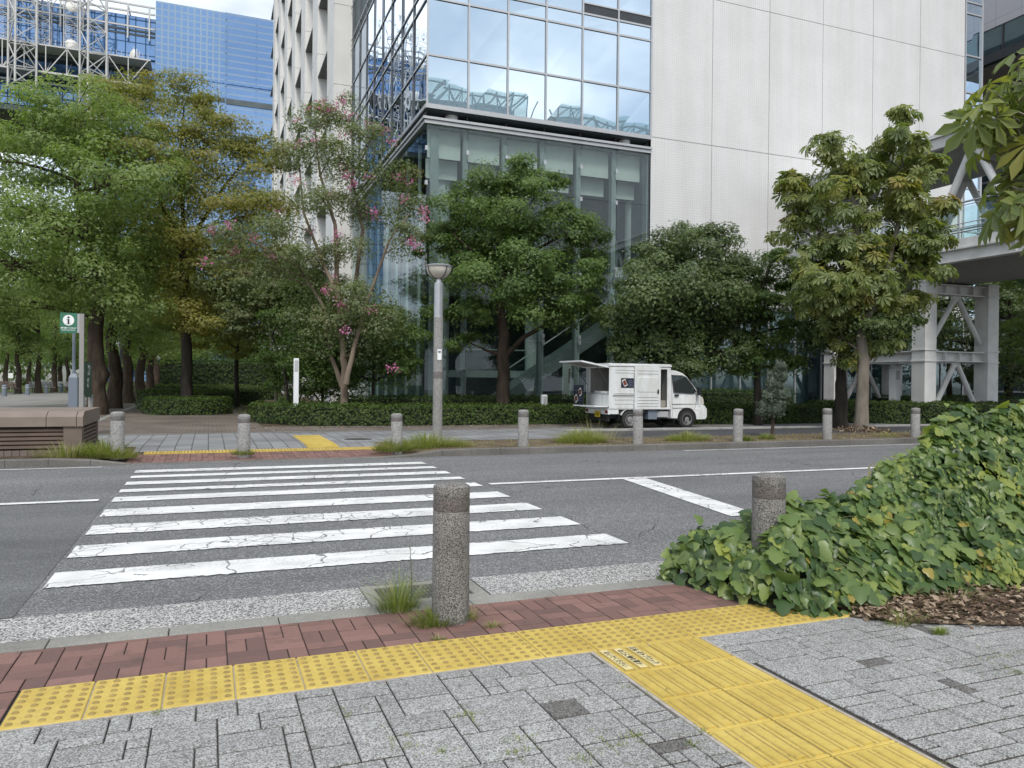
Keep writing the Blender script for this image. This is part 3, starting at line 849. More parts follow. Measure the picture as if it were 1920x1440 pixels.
# far base earth, with a hole where the crossing ramp is
sheet('earth', [rect(-200, 260, 16.6, 420, FZ - 0.016), rect(-200, -2.0, 14.455, 16.6, FZ - 0.016), rect(4.3, 260, 14.455, 16.6, FZ - 0.016),
                [(-2.0, 14.455, FZ - 0.016), (-1.3, 14.455, -0.03), (-1.3, 16.6, FZ - 0.016), (-2.0, 16.6, FZ - 0.016)],
                [(3.35, 14.455, -0.03), (4.3, 14.455, FZ - 0.016), (4.3, 16.6, FZ - 0.016), (3.35, 16.6, FZ - 0.016)],
                rect(-1.3, 3.35, 14.455, 16.6, -0.03, FZ - 0.016)], M['soil'])
sheet('planting_strip', [rect(4.3, 90, 14.46, 16.5, FZ - 0.006), [(3.35, 14.46, -0.02), (4.3, 14.46, FZ - 0.006), (4.3, 16.5, FZ - 0.006), (3.35, 16.5, FZ - 0.006)]], M['strip_soil'])
brick_band('far_brick_band', -1.30, 3.35, 14.46, 15.44, fz, seed=21)
mb = MB()
for i in range(15):
    x0 = -1.10 + 0.3 * i
    if x0 > 3.2: break
    y0, y1 = 15.45, 15.80
    mb.add([(x0 + .003, y0, fz(y0)), (x0 + .297, y0, fz(y0)), (x0 + .297, y1, fz(y1)), (x0 + .003, y1, fz(y1)),
            (x0 + .003, y0, fz(y0) + .012), (x0 + .297, y0, fz(y0) + .012), (x0 + .297, y1, fz(y1) + .012), (x0 + .003, y1, fz(y1) + .012)],
           [(4, 5, 6, 7), (0, 1, 5, 4), (1, 2, 6, 5), (3, 0, 4, 7)])
    for a in range(5):
        for c_ in range(6):
            yy = y0 + 0.03 + c_ * 0.058
            dome(mb, x0 + 0.03 + a * 0.06, yy, fz(yy) + .0115, 0.017, 0.006, 8)
for k in range(9):
    for c_ in (0, 1):
        x0 = 1.86 + 0.31 * c_
        y1 = 15.82 + 0.34 * (k + 1); y0 = y1 - 0.335
        z0 = max(fz(y0), fz(y1)) + 0.016
        mb.box(x0, x0 + 0.305, y0, y1, z0 - 0.03, z0, 0)
        for q in range(4):
            cx = x0 + 0.038 + q * 0.076
            mb.prism([(cx - .024, z0 - .001), (cx - .018, z0 + .006), (cx + .018, z0 + .006), (cx + .024, z0 - .001)], 1, y0 + .02, y1 - .02, 0)
tag(mb.build('far_tactile_paving', [M['yellow'], M['yellow_worn']]), kind='structure')
sheet('far_pavement', [rect(-1.3, 3.35, 15.80, 16.6, fz(15.8), FZ - 0.008), rect(-9, 9.0, 16.6, 20.15, FZ - 0.008),
                       rect(9.0, 90, 19.02, 20.7, FZ - 0.004)], M['far_grey'])
sheet('sunken_lane', [rect(9.0, 90, 16.52, 18.75, FZ - 0.008)], M['asphalt_dark'])
mb = MB()
x = 9.0
while x < 80:
    mb.cbox(x, x + 0.99, 18.78, 19.0, -0.1, FZ + 0.045, 0.01); x += 1.0
tag(mb.build('border_kerb', M['border']), kind='structure')
sheet('path_border', [rect(-9, 9, 20.16, 20.30, FZ - 0.002), rect(-3.35, -3.10, 20.32, 110, FZ - 0.002)], M['kerb'])
sheet('brick_path', [rect(-3.08, 1.4, 20.32, 120, FZ - 0.004)], M['path_brown'])
sheet('brown_pavement', [rect(1.41, 90, 20.32, 22.6, FZ - 0.006)], M['brown_paving'])
sheet('plaza', [rect(-90, -3.37, 18.0, 75, FZ - 0.004), rect(-90, -9.0, 15.2, 18.0, FZ - 0.004)], M['plaza'])
sheet('tree_strip_paving', [rect(-4.6, -3.37, 26, 110, FZ - 0.0)], M['path_brown'])
sheet('lawn', [rect(-160, -3.4, 75.02, 130, FZ + 0.0), [(-160, 130, FZ), (-3.4, 130, FZ), (-3.4, 220, 3.0), (-160, 220, 3.0)]], M['lawn'])

# manhole in the far pavement
p = G(672, 824, FZ)
t_ = thing('manhole_cover', 'dark round iron manhole cover in the grey far pavement', 'manhole cover', (p[0], p[1], FZ - 0.006))
mb = MB(); mb.lathe([(0.36, 0.0), (0.36, 0.006), (0.33, 0.010)], n=28)
mb.build('rim', M['light_grey'], t_)
mb = MB(); mb.lathe([(0.325, 0.0), (0.325, 0.012), (0.31, 0.014)], n=28)
for k in range(-4, 5):
    hw = math.sqrt(max(0, 0.28 ** 2 - (k * 0.065) ** 2))
    mb.box(-hw, hw, k * 0.065 - 0.012, k * 0.065 + 0.012, 0.0141, 0.018)
mb.build('lid', M['iron'], t_)

# drain in the gutter beside the near bollard
t_ = thing('drain_grate', 'rusty slotted drain grate in a concrete frame behind the near bollard', 'drain', (1.39, 5.14, RZ))
mb = MB()
for a in ((-0.40, 0.40, -0.235, -0.17), (-0.40, 0.40, 0.19, 0.245), (-0.40, -0.31, -0.17, 0.19), (0.31, 0.40, -0.17, 0.19)):
    mb.cbox(a[0], a[1], a[2], a[3], -0.1, 0.012, 0.006)
mb.build('frame', M['kerb'], t_)
mb = MB()
for k in range(21):
    xx = -0.30 + k * 0.030
    mb.box(xx - 0.006, xx + 0.006, -0.165, 0.185, -0.03, 0.006)
for yy in (-0.08, 0.01, 0.10):
    mb.box(-0.305, 0.305, yy - 0.008, yy + 0.008, -0.032, 0.003)
mb.build('grate', M['iron'], t_)
mb = MB(); mb.box(-0.309, 0.309, -0.168, 0.188, -0.09, -0.075)
mb.build('sump', M['void'], t_)

# ================================================================== BOLLARDS
def bollard_mesh(mat_a, mat_b, r=0.112, h=0.83, dome_h=0.022):
    post = MB()
    post.lathe([(r * 1.03, -0.05), (r * 1.03, 0.0), (r * 1.0, 0.02), (r * 0.985, h * 0.79), (r * 0.955, h * 0.797), (r * 0.955, h * 0.893), (r * 0.985, h * 0.90), (r * 0.985, h - dome_h - 0.012),
                (r * 0.96, h - dome_h), (r * 0.75, h - dome_h * 0.42), (r * 0.4, h - dome_h * 0.1), (r * 0.05, h)], n=36)
    band = MB()
    band.lathe([(r * 0.975, h * 0.801), (r * 0.982, h * 0.806), (r * 0.982, h * 0.884), (r * 0.975, h * 0.889)], n=36)
    return post, band
def bollard(label, loc, mat_a, mat_b, group, h=0.83, rz=0.0, lean=(0, 0)):
    t_ = thing('bollard', label, 'bollard', loc, rz, group)
    t_.rotation_euler = (lean[0], lean[1], rz)
    a, b_ = bollard_mesh(mat_a, mat_b, h=h)
    a.build('post', mat_a, t_, True); b_.build('band', mat_b, t_, True)
    return t_
bollard('speckled terrazzo bollard with a dark band, weeds at its foot, nearest the camera', (1.365, 4.44, 0.0), M['terrazzo'], M['terrazzo_band'], 'bollards on the near kerb', 0.832)
bollard('speckled terrazzo bollard with its foot buried in the ivy', (3.57, 4.25, 0.0), M['terrazzo'], M['terrazzo_band'], 'bollards on the near kerb', 0.832, 1.3)
first = None
far_b = [(220, 853, 'grey stone bollard beside the brown louvred vent housing'), (457, 855, 'grey stone bollard standing alone on the far red brick band'),
         (744, 848, 'grey stone bollard in tall grass left of the street lamp'), (981, 836, 'grey stone bollard on bare soil between street lamp and white van'),
         (1196, 833, 'grey stone bollard in front of the white van'), (1383, 831, 'grey stone bollard between the van and the small conifer'),
         (1551, 827, 'grey stone bollard between the small conifer and the chestnut trunk'), (1716, 826, 'grey stone bollard right of the chestnut trunk')]
for i, (px, py, lab) in enumerate(far_b):
    q = on_y(px, py, 14.80)
    z = FZ - 0.02 if i > 2 else (0.02 if i in (1, 2) else FZ - 0.02)
    if first is None:
        first = bollard(lab, (q[0], 14.80, z), M['granite'], M['granite_band'], 'bollards along the far kerb', 0.775)
    else:
        c = copy_tree(first); c.location = (q[0], 14.80, z); c['label'] = lab
        c.rotation_euler = (0.012 * math.sin(i * 2.1), 0.014 * math.cos(i * 3.7), i * 1.1)

# ================================================================== STREET LAMP
q = on_y(820, 812, 15.9)
t_ = thing('street_lamp', 'stone street lamp post with ribbed steel sleeve and frosted glass bowl', 'street lamp', (q[0], 15.9, FZ - 0.02))
def zat(py, px=820, y=15.9): return on_y(px, py, y)[2] - (FZ - 0.02)
z1, z2, z3, z4 = zat(595), zat(530), zat(524), zat(500)
mb = MB(); mb.lathe([(0.107, -0.1), (0.105, 0.3), (0.099, zat(709)), (0.099, z1)], n=28)
mb.build('post', M['granite'], t_, True)
mb = MB(); mb.lathe([(0.104, zat(709)), (0.106, zat(708)), (0.106, zat(698)), (0.104, zat(697))], n=28); mb.build('band', M['granite_band'], t_, True)
prof = [(0.10, z1)]
nrib = 26
for k in range(nrib):
    za_ = z1 + (z2 - z1) * k / nrib; zb_ = z1 + (z2 - z1) * (k + 1) / nrib
    prof += [(0.100, za_ + 0.001), (0.100, za_ + (zb_ - za_) * .72), (0.090, za_ + (zb_ - za_) * .76), (0.090, zb_)]
prof += [(0.06, z2 + 0.005), (0.05, z3)]
mb = MB(); mb.lathe(prof, n=28); mb.build('ribbed_sleeve', M['steel'], t_)
RB = 0.275
prof = [(0.035, z3)]
for k in range(1, 11):
    a = math.pi / 2 * k / 10
    prof.append((RB * math.sin(a), z3 + 0.01 + (z4 - z3 - 0.01) * (1 - math.cos(a))))
mb = MB(); mb.lathe(prof, n=36); mb.build('bowl', M['frost'], t_, True)
mb = MB(); mb.lathe([(RB - 0.01, z4 - 0.012), (RB + 0.026, z4 - 0.006), (RB + 0.030, z4 + 0.012), (RB - 0.03, z4 + 0.035), (0.05, z4 + 0.062)], n=36); mb.build('rim', M['steel'], t_, True)
mb = MB()
for k in range(4):
    a = math.radians(20 + 90 * k)
    pts = [((r + 0.008) * np.array([math.cos(a), math.sin(a), 0]) + np.array([0, 0, z])) for r, z in prof]
    mb.tube(pts, 0.010, 6)
mb.build('bowl_ribs', M['steel_dark'], t_)
mb = MB(); mb.box(-0.045, 0.045, -0.108, -0.102, zat(675), zat(655)); mb.build('notice', M['white'], t_)
mb = MB(); mb.box(-0.028, 0.028, -0.1105, -0.1085, zat(662), zat(658)); mb.build('notice_print', M['blue_grey'], t_)
mb = MB(); mb.bar((-0.10, 0, z2 - 0.03), (-0.23, 0, z2 - 0.02), 0.015, 0.015); mb.build('bracket', M['steel_dark'], t_)

# ================================================================== SIGNS, VENT HOUSING
# louvred vent housing
def pz(px, py, y): return on_y(px, py, y)
X_R, Y_F, Y_B = -2.03, 15.2, 17.4
t_ = thing('vent_housing', 'brown louvred ventilation housing with tiled cap on a brick plinth', 'vent', (-5.5, 15.2, FZ - 0.02))
XL = -9.0 + 5.5
XR = X_R + 5.5
mb = MB(); mb.box(XL, XR - .0, -0.03, Y_B - Y_F, -0.02, 0.10)
mb.build('plinth', M['plinth'], t_)
mb = MB()
zc0, zc1 = 0.585 - FZ + 0.02, 0.84 - FZ + 0.02
for a, b_ in ((XL, XL + 1.4), (XL + 1.41, XL + 2.8), (XL + 2.81, XL + 4.2), (XL + 4.21, XL + 5.6), (XL + 5.61, XR - 0.56), (XR - 0.55, XR - 0.105), (XR - 0.095, XR + 0.0)):
    ang = 0.10
    mb.add([(a, -0.04, zc0), (b_, -0.04, zc0), (b_, -0.04, zc1 - ang * .9), (a, -0.04, zc1 - ang * .9), (a, 0.16, zc1), (b_, 0.16, zc1), (b_, 2.2, zc1), (a, 2.2, zc1), (a, 2.2, zc0), (b_, 2.2, zc0)],
           [(0, 1, 2, 3), (3, 2, 5, 4), (4, 5, 6, 7), (7, 6, 9, 8), (0, 8, 9, 1), (0, 3, 4, 7, 8), (1, 9, 6, 5, 2)])
mb.build('cap', M['brown_cap'], t_)
mb = MB()
for a, b_ in ((XR - 0.30, XR - 0.02), (XR - 3.3, XR - 3.05), (XL, XL + 0.2)):
    mb.box(a, b_, 0.0, 0.25, 0.10, zc0)
mb.box(XR - 0.30, XR - 0.02, 1.95, 2.15, 0.10, zc0)
build_each(mb, 'pier', M['brown_tile'], t_)
mb = MB()
k = 0
zz_ = 0.13
while zz_ < zc0 - 0.03:
    for a, b_ in ((XR - 3.05, XR - 0.30), (XL + 0.2, XR - 3.3)):
        mb.add([(a, 0.02, zz_), (b_, 0.02, zz_), (b_, 0.13, zz_ + 0.06), (a, 0.13, zz_ + 0.06), (a, 0.02, zz_ + 0.035), (b_, 0.02, zz_ + 0.035), (b_, 0.13, zz_ + 0.095), (a, 0.13, zz_ + 0.095)],
               [(0, 1, 5, 4), (4, 5, 6, 7), (0, 3, 2, 1)])
    mb.add([(XR - 0.035, 0.25, zz_), (XR - 0.035, 1.95, zz_), (XR - 0.15, 1.95, zz_ + 0.06), (XR - 0.15, 0.25, zz_ + 0.06), (XR - 0.035, 0.25, zz_ + 0.03), (XR - 0.035, 1.95, zz_ + 0.03), (XR - 0.15, 1.95, zz_ + 0.09), (XR - 0.15, 0.25, zz_ + 0.09)],
           [(0, 1, 5, 4), (4, 5, 6, 7), (0, 3, 2, 1)])
    zz_ += 0.072
mb.build('louvres', M['brown_louvre'], t_)
mb = MB(); mb.box(XL + 0.1, XR - 0.2, 0.2, 2.1, 0.10, zc0 - 0.01); mb.build('inner_box', M['void'], t_)

# information sign
Y = 19.0
def P_(px, py, y=Y): return on_y(px, py, y)
a = P_(112, 587); b_ = P_(145, 624); c_ = P_(158, 588)
t_ = thing('information_sign', 'green square information sign with a white oval and letter i on a grey post', 'sign', (c_[0], Y, FZ - 0.02))
ox, oz = c_[0], FZ - 0.02
def B(mb, px0, py0, px1, py1, y0, y1):
    p0, p1 = P_(px0, py1), P_(px1, py0)
    mb.box(p0[0] - ox, p1[0] - ox, y0, y1, p0[2] - oz, p1[2] - oz); return (p0[0] - ox, p1[0] - ox, p0[2] - oz, p1[2] - oz)
mb = MB()
pa, pb = P_(149, 588), P_(157.5, 588)
mb.box(pa[0] - ox, pb[0] - ox, 0.0, 0.10, 0.0, pa[2] - oz); mb.build('post', M['post_grey'], t_)
mb = MB(); B(mb, 144.5, 624, 148.9, 588, 0.03, 0.07); mb.build('bracket', M['light_grey'], t_)
mb = MB(); sx0, sx1, sz0, sz1 = B(mb, 112, 587, 144.4, 623.5, 0.02, 0.06)
mb = MB(); mb.box(sx0, sx1, 0.02, 0.06, min(sz0, sz1), max(sz0, sz1)); brd = mb.build('board', M['green_sign'], t_)
W_, H_ = sx1 - sx0, abs(sz1 - sz0); cx, zt = (sx0 + sx1) / 2, max(sz0, sz1)
mb = MB()
mb.prism([(cx + 0.335 * W_ * math.cos(2 * math.pi * k / 40), zt - 0.37 * H_ + 0.265 * H_ * math.sin(2 * math.pi * k / 40)) for k in range(40)], 1, 0.012, 0.0195); mb.build('oval', M['white'], brd)
zi = zt - 0.37 * H_
mb = MB()
mb.prism([(cx + 0.065 * W_ * math.cos(2 * math.pi * k / 20), zi + 0.145 * H_ + 0.048 * H_ * math.sin(2 * math.pi * k / 20)) for k in range(20)], 1, 0.006, 0.0115)
mb.box(cx - 0.05 * W_, cx + 0.05 * W_, 0.006, 0.0115, zi - 0.165 * H_, zi + 0.06 * H_)
mb.box(cx - 0.115 * W_, cx - 0.05 * W_, 0.006, 0.0115, zi + 0.035 * H_, zi + 0.06 * H_)
mb.box(cx - 0.11 * W_, cx + 0.11 * W_, 0.006, 0.0112, zi - 0.185 * H_, zi - 0.166 * H_)
mb.build('letter_i', M['black'], brd)
lettering('幕張新都心ガイドマップ', W_ * 0.098, M['white'], brd, (cx, 0.015, zt - 0.765 * H_), (1, 0, 0), (0, 0, 1), 0.002, 0.84)
lettering('Makuhari Shintoshin Guide Map', W_ * 0.073, M['white'], brd, (cx, 0.015, zt - 0.86 * H_), (1, 0, 0), (0, 0, 1), 0.001, 0.84)

# slim blue-grey pole with a control cabinet, behind the sign board
Y = 19.6
pa, pb = P_(137, 625, Y), P_(142, 625, Y)
ca, cb = P_(129.5, 708, Y), P_(147, 708, Y)
t_ = thing('cabinet_pole', 'blue grey steel pole rising from a tall cabinet behind the green sign', 'pole', ((ca[0] + cb[0]) / 2, Y, FZ - 0.02))
ox = (ca[0] + cb[0]) / 2; hw = (cb[0] - ca[0]) / 2; zt = ca[2] - oz; zp = P_(140, 590, Y)[2] - oz
mb = MB(); mb.cbox(-hw, hw, -hw, hw, 0, zt, 0.012)
mb.add([(-hw * .96, -hw * .96, zt), (hw * .96, -hw * .96, zt), (hw * .96, hw * .96, zt), (-hw * .96, hw * .96, zt), (-.05, -.05, zt + .09), (.05, -.05, zt + .09), (.05, .05, zt + .09), (-.05, .05, zt + .09)],
       [(0, 1, 5, 4), (1, 2, 6, 5), (2, 3, 7, 6), (3, 0, 4, 7), (4, 5, 6, 7)])
mb.build('cabinet', M['blue_grey'], t_)
mb = MB(); mb.tube([(0.0, 0, zt + .05), (0.0, 0, zp)], 0.034, 12); mb.build('pole', M['blue_grey'], t_, True)
mb = MB(); mb.box(-0.06, 0.06, -hw - 0.006, -hw - 0.001, 0.36, 0.52); mb.build('notice', M['white'], t_)

# dark green notice board seen nearly edge on
A_ = P_(156.5, 700, 20.0)
t_ = thing('notice_board', 'tall dark green notice board seen nearly edge on beside the first alley trunk', 'notice board', (A_[0], 20.0, FZ - 0.02))
z0, z1 = P_(165, 745, 20.5)[2] - oz, P_(165, 679, 20.5)[2] - oz
xo = A_[0]
B1 = P_(172, 700, 21.1)[0] - xo
mb = MB(); mb.add([(0, 0, z0), (B1, 1.1, z0), (B1, 1.1, z1), (0, 0, z1), (-.05, .03, z0), (B1 - .05, 1.13, z0), (B1 - .05, 1.13, z1), (-.05, .03, z1)],
                  [(0, 1, 2, 3), (5, 4, 7, 6), (1, 5, 6, 2), (4, 0, 3, 7), (3, 2, 6, 7), (4, 5, 1, 0)])
brd = mb.build('board', M['green_board'], t_)
d = np.array([B1, 1.1, 0]); L_ = np.linalg.norm(d); d /= L_
nrm = np.array([d[1], -d[0], 0]) * 0.006
def onb(s_, z): return tuple(d * s_ + nrm + np.array([0, 0, z]))
lettering('案内', 0.17, M['white'], brd, onb(0.62 * L_, z0 + 0.82 * (z1 - z0)), d, (0, 0, 1), 0.004)
lettering('Guide', 0.12, M['white'], brd, onb(0.60 * L_, z0 + 0.68 * (z1 - z0)), d, (0, 0, 1), 0.004)
lettering('地図', 0.13, M['white'], brd, onb(0.52 * L_, z0 + 0.46 * (z1 - z0)), d, (0, 0, 1), 0.004)
lettering('Map', 0.12, M['white'], brd, onb(0.50 * L_, z0 + 0.34 * (z1 - z0)), d, (0, 0, 1), 0.004)
mb = MB(); mb.bar((B1 - 0.02, 1.14, 0), (B1 - 0.02, 1.14, z0 + 0.05), 0.10, 0.10); mb.bar((0.0, 0.04, 0), (0.0, 0.04, z0 + 0.05), 0.06, 0.06); mb.build('legs', M['post_grey'], t_)

# square white light bollards
def light_post(label, px, py0, py1, y, wpx):
    p0, p1 = on_y(px, py0, y), on_y(px, py1, y)
    hw = abs(on_y(px + wpx / 2, py0, y)[0] - p0[0])
    t_ = thing('light_post', label, 'light post', (p0[0], y, FZ - 0.02), 0, 'white light posts in the hedges')
    H = p0[2] - FZ + 0.02
    mb = MB(); mb.cbox(-hw, hw, -hw, hw, 0, H, 0.01); mb.build('column', M['white_paint'], t_)
    lh = min(0.34, H * 0.3)
    mb = MB(); mb.box(-hw * .72, hw * .72, -hw - .004, -hw - .001, H - 0.06 - lh, H - 0.06); mb.build('lens', M['light_grey'], t_)
light_post('tall white light post at the left end of the long hedge', 555.5, 672, 755, 23.9, 9.5)
light_post('tall white light post under the footbridge', 1678, 692, 760, 19.6 + 2.4, 10.5)
light_post('short white light post in the hedge left of the van', 1020, 740, 758, 23.4, 9)

# ================================================================== MAIN BUILDING
BX, GX, WX, BY = 7.23, 16.56, 34.25, 27.0
LEV = [11.40, 13.19, 15.25, 15.81, 17.62, 19.68, 20.24, 22.05, 24.1]
MUL = [7.23, 8.79, 10.34, 11.90, 13.45, 15.02, 16.54]
SMUL = [27.0 + 1.92 * k for k in range(0, 10)]
TOP = 27.0
bld = thing('office_building', 'white tiled office building with a mirrored glass corner above a tall glass lobby', 'building', (BX, BY, 0.08))
OFF = np.array([BX, BY, 0.08])
class RB(MB):                                   # same builder, world coordinates turned into the building's own
    def build(s, name, mats, parent=None, smooth=False):
        s.v = [(a - OFF[0], b_ - OFF[1], c_ - OFF[2]) for a, b_, c_ in s.v]
        return MB.build(s, name, mats, parent, smooth)
rng = random.Random(4)
def pane_front(name, x0, x1, z0, z1, y, m_, th=0.02, wob=0.006):
    mb = RB()
    a = [y + rng.uniform(-wob, wob) for _ in range(4)]
    mb.add([(x0, a[0], z0), (x1, a[1], z0), (x1, a[2], z1), (x0, a[3], z1), (x0, a[0] + th, z0), (x1, a[1] + th, z0), (x1, a[2] + th, z1), (x0, a[3] + th, z1)],
           [(0, 1, 2, 3), (5, 4, 7, 6), (0, 4, 5, 1), (1, 5, 6, 2), (2, 6, 7, 3), (3, 7, 4, 0)])
    return mb.build(name, m_, bld)
def pane_side(name, y0, y1, z0, z1, x, m_, th=0.02, wob=0.006):
    mb = RB()
    a = [x + rng.uniform(-wob, wob) for _ in range(4)]
    mb.add([(a[0], y1, z0), (a[1], y0, z0), (a[2], y0, z1), (a[3], y1, z1), (a[0] + th, y1, z0), (a[1] + th, y0, z0), (a[2] + th, y0, z1), (a[3] + th, y1, z1)],
           [(0, 1, 2, 3), (5, 4, 7, 6), (0, 4, 5, 1), (1, 5, 6, 2), (2, 6, 7, 3), (3, 7, 4, 0)])
    return mb.build(name, m_, bld)
# upper curtain wall, front
for i in range(6):
    for j in range(len(LEV) - 1):
        z0, z1 = LEV[j], LEV[j + 1]
        if i >= 4 and j == 3: z0 = 16.22
        if z0 > 18 : continue
        pane_front('glass_pane', MUL[i] + 0.02, MUL[i + 1] - 0.02, z0 + 0.02, z1 - 0.02, BY, M['mirror'])
mb = RB()
for k in range(12):
    zz_ = 15.85 + k * 0.030
    mb.box(MUL[4] + .03, MUL[6] - .03, BY - 0.02, BY + 0.02, zz_, zz_ + 0.017)
mb.build('louvre_band', M['louvre'], bld)
mb = RB()
for x in MUL[:-1]:
    mb.box(x - 0.032, x + 0.032, BY - 0.055, BY - 0.012, LEV[0] - 0.02, TOP)
mb.box(MUL[6] - 0.03, GX + 0.02, BY - 0.06, BY - 0.012, LEV[0] - 0.02, TOP)
mb.build('mullions', M['mullion'], bld)
mb = RB()
for z in LEV:
    mb.box(BX + 0.033, GX - 0.02, BY - 0.045, BY - 0.014, z - 0.035, z + 0.035)
mb.box(MUL[4] + .033, GX - 0.02, BY - 0.045, BY - 0.014, 16.20, 16.25)
mb.box(BX - 0.06, GX, BY - 0.075, BY - 0.011, LEV[0] - 0.14, LEV[0] - 0.022)
mb.build('transoms', M['mullion'], bld)
# upper curtain wall, left side
for i in range(8):
    for j in range(5):
        pane_side('side_pane', SMUL[i] + 0.02, SMUL[i + 1] - 0.02, LEV[j] + 0.02, LEV[j + 1] - 0.02, BX, M['mirror_side'])
mb = RB()
for y in SMUL[1:9]:
    mb.box(BX - 0.055, BX - 0.012, y - 0.032, y + 0.032, LEV[0] - 0.02, TOP)
mb.build('side_mullions', M['louvre'], bld)
mb = RB()
for z in LEV:
    mb.box(BX - 0.045, BX - 0.014, BY + 0.01, 43.2, z - 0.035, z + 0.035)
mb.box(BX - 0.075, BX - 0.011, BY - 0.01, 43.2, LEV[0] - 0.14, LEV[0] - 0.022)
mb.build('side_transoms', M['mullion'], bld)
# body behind the upper glass, above the recess
mb = RB()
mb.box(BX + 0.04, GX, BY + 0.04, 43.2, 11.24, TOP + 0.2)
mb.build('upper_body', M['int_dark'], bld)
# dark recess and ledge over the lobby
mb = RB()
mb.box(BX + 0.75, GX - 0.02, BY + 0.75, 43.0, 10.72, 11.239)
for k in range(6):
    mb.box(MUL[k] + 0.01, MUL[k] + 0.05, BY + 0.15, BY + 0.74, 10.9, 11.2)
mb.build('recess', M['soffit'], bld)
mb = RB()
for x in (8.3, 15.6):
    mb.lathe([(0.24, 0), (0.24, 0.30)], (x, BY + 0.45, 10.93), 20)
build_each(mb, 'recess_drum', M['white_metal'], bld, True)
mb = RB()
mb.box(BX - 0.16, GX - 0.01, BY - 0.16, BY + 0.9, 10.84, 10.93)
mb.box(BX - 0.16, BX + 0.9, BY + 0.9, 43.0, 10.84, 10.93)
mb.box(BX - 0.10, GX - 0.01, BY - 0.10, BY + 0.8, 10.70, 10.825)
mb.box(BX - 0.10, BX + 0.8, BY + 0.8, 43.0, 10.70, 10.825)
mb.build('ledge', M['mullion'], bld)
# lobby: clear panes, posts, blinds, slab edges, columns, stairs
LOBZ = [0.12, 3.0, 5.7, 8.6, 10.68]
for i in range(6):
    for j in range(4):
        pane_front('lobby_pane', MUL[i] + 0.012, MUL[i + 1] - 0.012, LOBZ[j] + 0.008, LOBZ[j + 1] - 0.008, BY, M['lobby_glass'], 0.015, 0.002)
for i in range(8):
    for j in range(4):
        pane_side('lobby_side_pane', SMUL[i] + 0.012, SMUL[i + 1] - 0.012, LOBZ[j] + 0.008, LOBZ[j + 1] - 0.008, BX, M['lobby_side_glass'], 0.015, 0.002)
mb = RB()
for x in MUL[1:]:
    mb.box(x - 0.10, x + 0.10, BY + 0.22, BY + 0.30, 0.12, 10.7)
    mb.box(x - 0.015, x + 0.015, BY + 0.30, BY + 0.62, 0.12, 10.7)
mb.box(BX + 0.22, BX + 0.52, BY + 0.22, BY + 0.30, 0.12, 10.7)
for y in SMUL[1:9]:
    mb.box(BX + 0.22, BX + 0.30, y - 0.10, y + 0.10, 0.12, 10.7)
mb.build('glass_posts', M['post_paint'], bld)
for x in MUL[:-1]:
    for z in (2.9, 3.1, 5.6, 5.85, 8.5, 9.75):
        mb = RB()
        mb.box(x - 0.05, x + 0.05, BY - 0.03, BY - 0.006, z, z + 0.16)
        mb.box(x - 0.008, x + 0.008, BY - 0.0059, BY + 0.22, z + 0.05, z + 0.10)
        mb.build('glass_clip', M['steel'], bld)
for i in range(6):
    mb = RB()
    mb.box(MUL[i] + 0.15, MUL[i + 1] - 0.15, BY + 0.42, BY + 0.44, 9.62 + 0.0, 10.66)
    mb.box(MUL[i] + 0.20, MUL[i + 1] - 0.13, BY + 0.85, BY + 0.87, 8.98, 9.70)
    mb.build('blind', M['blind'], bld)
mb = RB()
for x, y in ((on_y(828, 400, 28.3)[0], 28.3), (on_y(1186, 400, 28.3)[0], 28.3), (on_y(1000, 400, 31.5)[0], 31.5)):
    mb.lathe([(0.32, 0), (0.32, 8.9)], (x, y, 0.11), 24)
build_each(mb, 'round_column', M['int_white'], bld, True)
mb = RB()
mb.box(BX + 0.1, GX - 0.05, BY + 0.05, 43.1, 0.09, 0.11)
mb.box(BX + 1.4, GX - 0.05, 33.5, 43.0, 5.3, 5.7)
mb.box(BX + 5.6, GX - 0.05, 29.6, 33.5, 4.9, 5.25)
build_each(mb, 'floor', M['int_floor'], bld)
mb = RB()
mb.box(BX + 0.1, GX - 0.05, 37.0, 37.2, 0.11, 10.6)
mb.box(GX - 0.25, GX - 0.05, BY + 0.2, 37.0, 0.11, 10.6)
mb.box(BX + 0.1, GX - 0.05, BY + 0.9, 43.0, 10.5, 10.69)
build_each(mb, 'inner_wall', M['int_dark'], bld)
# escalator and glazed landing seen through the lobby glass
e0, e1 = on_y(935, 748, 29.2), on_y(1150, 600, 29.2)
esc = RB()
for yy in (29.0, 30.3):
    esc.bar((e0[0], yy, e0[2] - 0.15), (e1[0], yy, e1[2] - 0.15), 0.10, 0.42)
esc.bar((e0[0], 29.65, e0[2] - 0.3), (e1[0], 29.65, e1[2] - 0.3), 1.2, 0.2)
escp = esc.build('escalator', M['esc_panel'], bld)
g_ = RB()
g_.add([(e0[0], 28.98, e0[2] + .1), (e1[0], 28.98, e1[2] + .1), (e1[0], 28.98, e1[2] + 1.0), (e0[0], 28.98, e0[2] + 1.0)], [(0, 1, 2, 3)])
g_.build('balustrade', M['glass_pale'], escp)
g_ = RB(); g_.bar((e0[0], 28.98, e0[2] + 1.03), (e1[0], 28.98, e1[2] + 1.03), 0.05, 0.04); g_.build('handrail', M['int_white'], escp)
mb = RB()
l0, l1 = on_y(860, 660, 30.5), on_y(985, 700, 30.5)
mb.box(l0[0], l1[0], 30.4, 33.4, l1[2] - 0.2, l1[2] + 0.1)
mb.box(l0[0], l1[0], 30.42, 30.46, l1[2] + 0.95, l1[2] + 1.0)
mb.box(on_y(1150, 570, 30)[0], GX - 0.3, 29.2, 29.4, 5.25, 7.6)
mb.build('landing', M['post_paint'], bld)
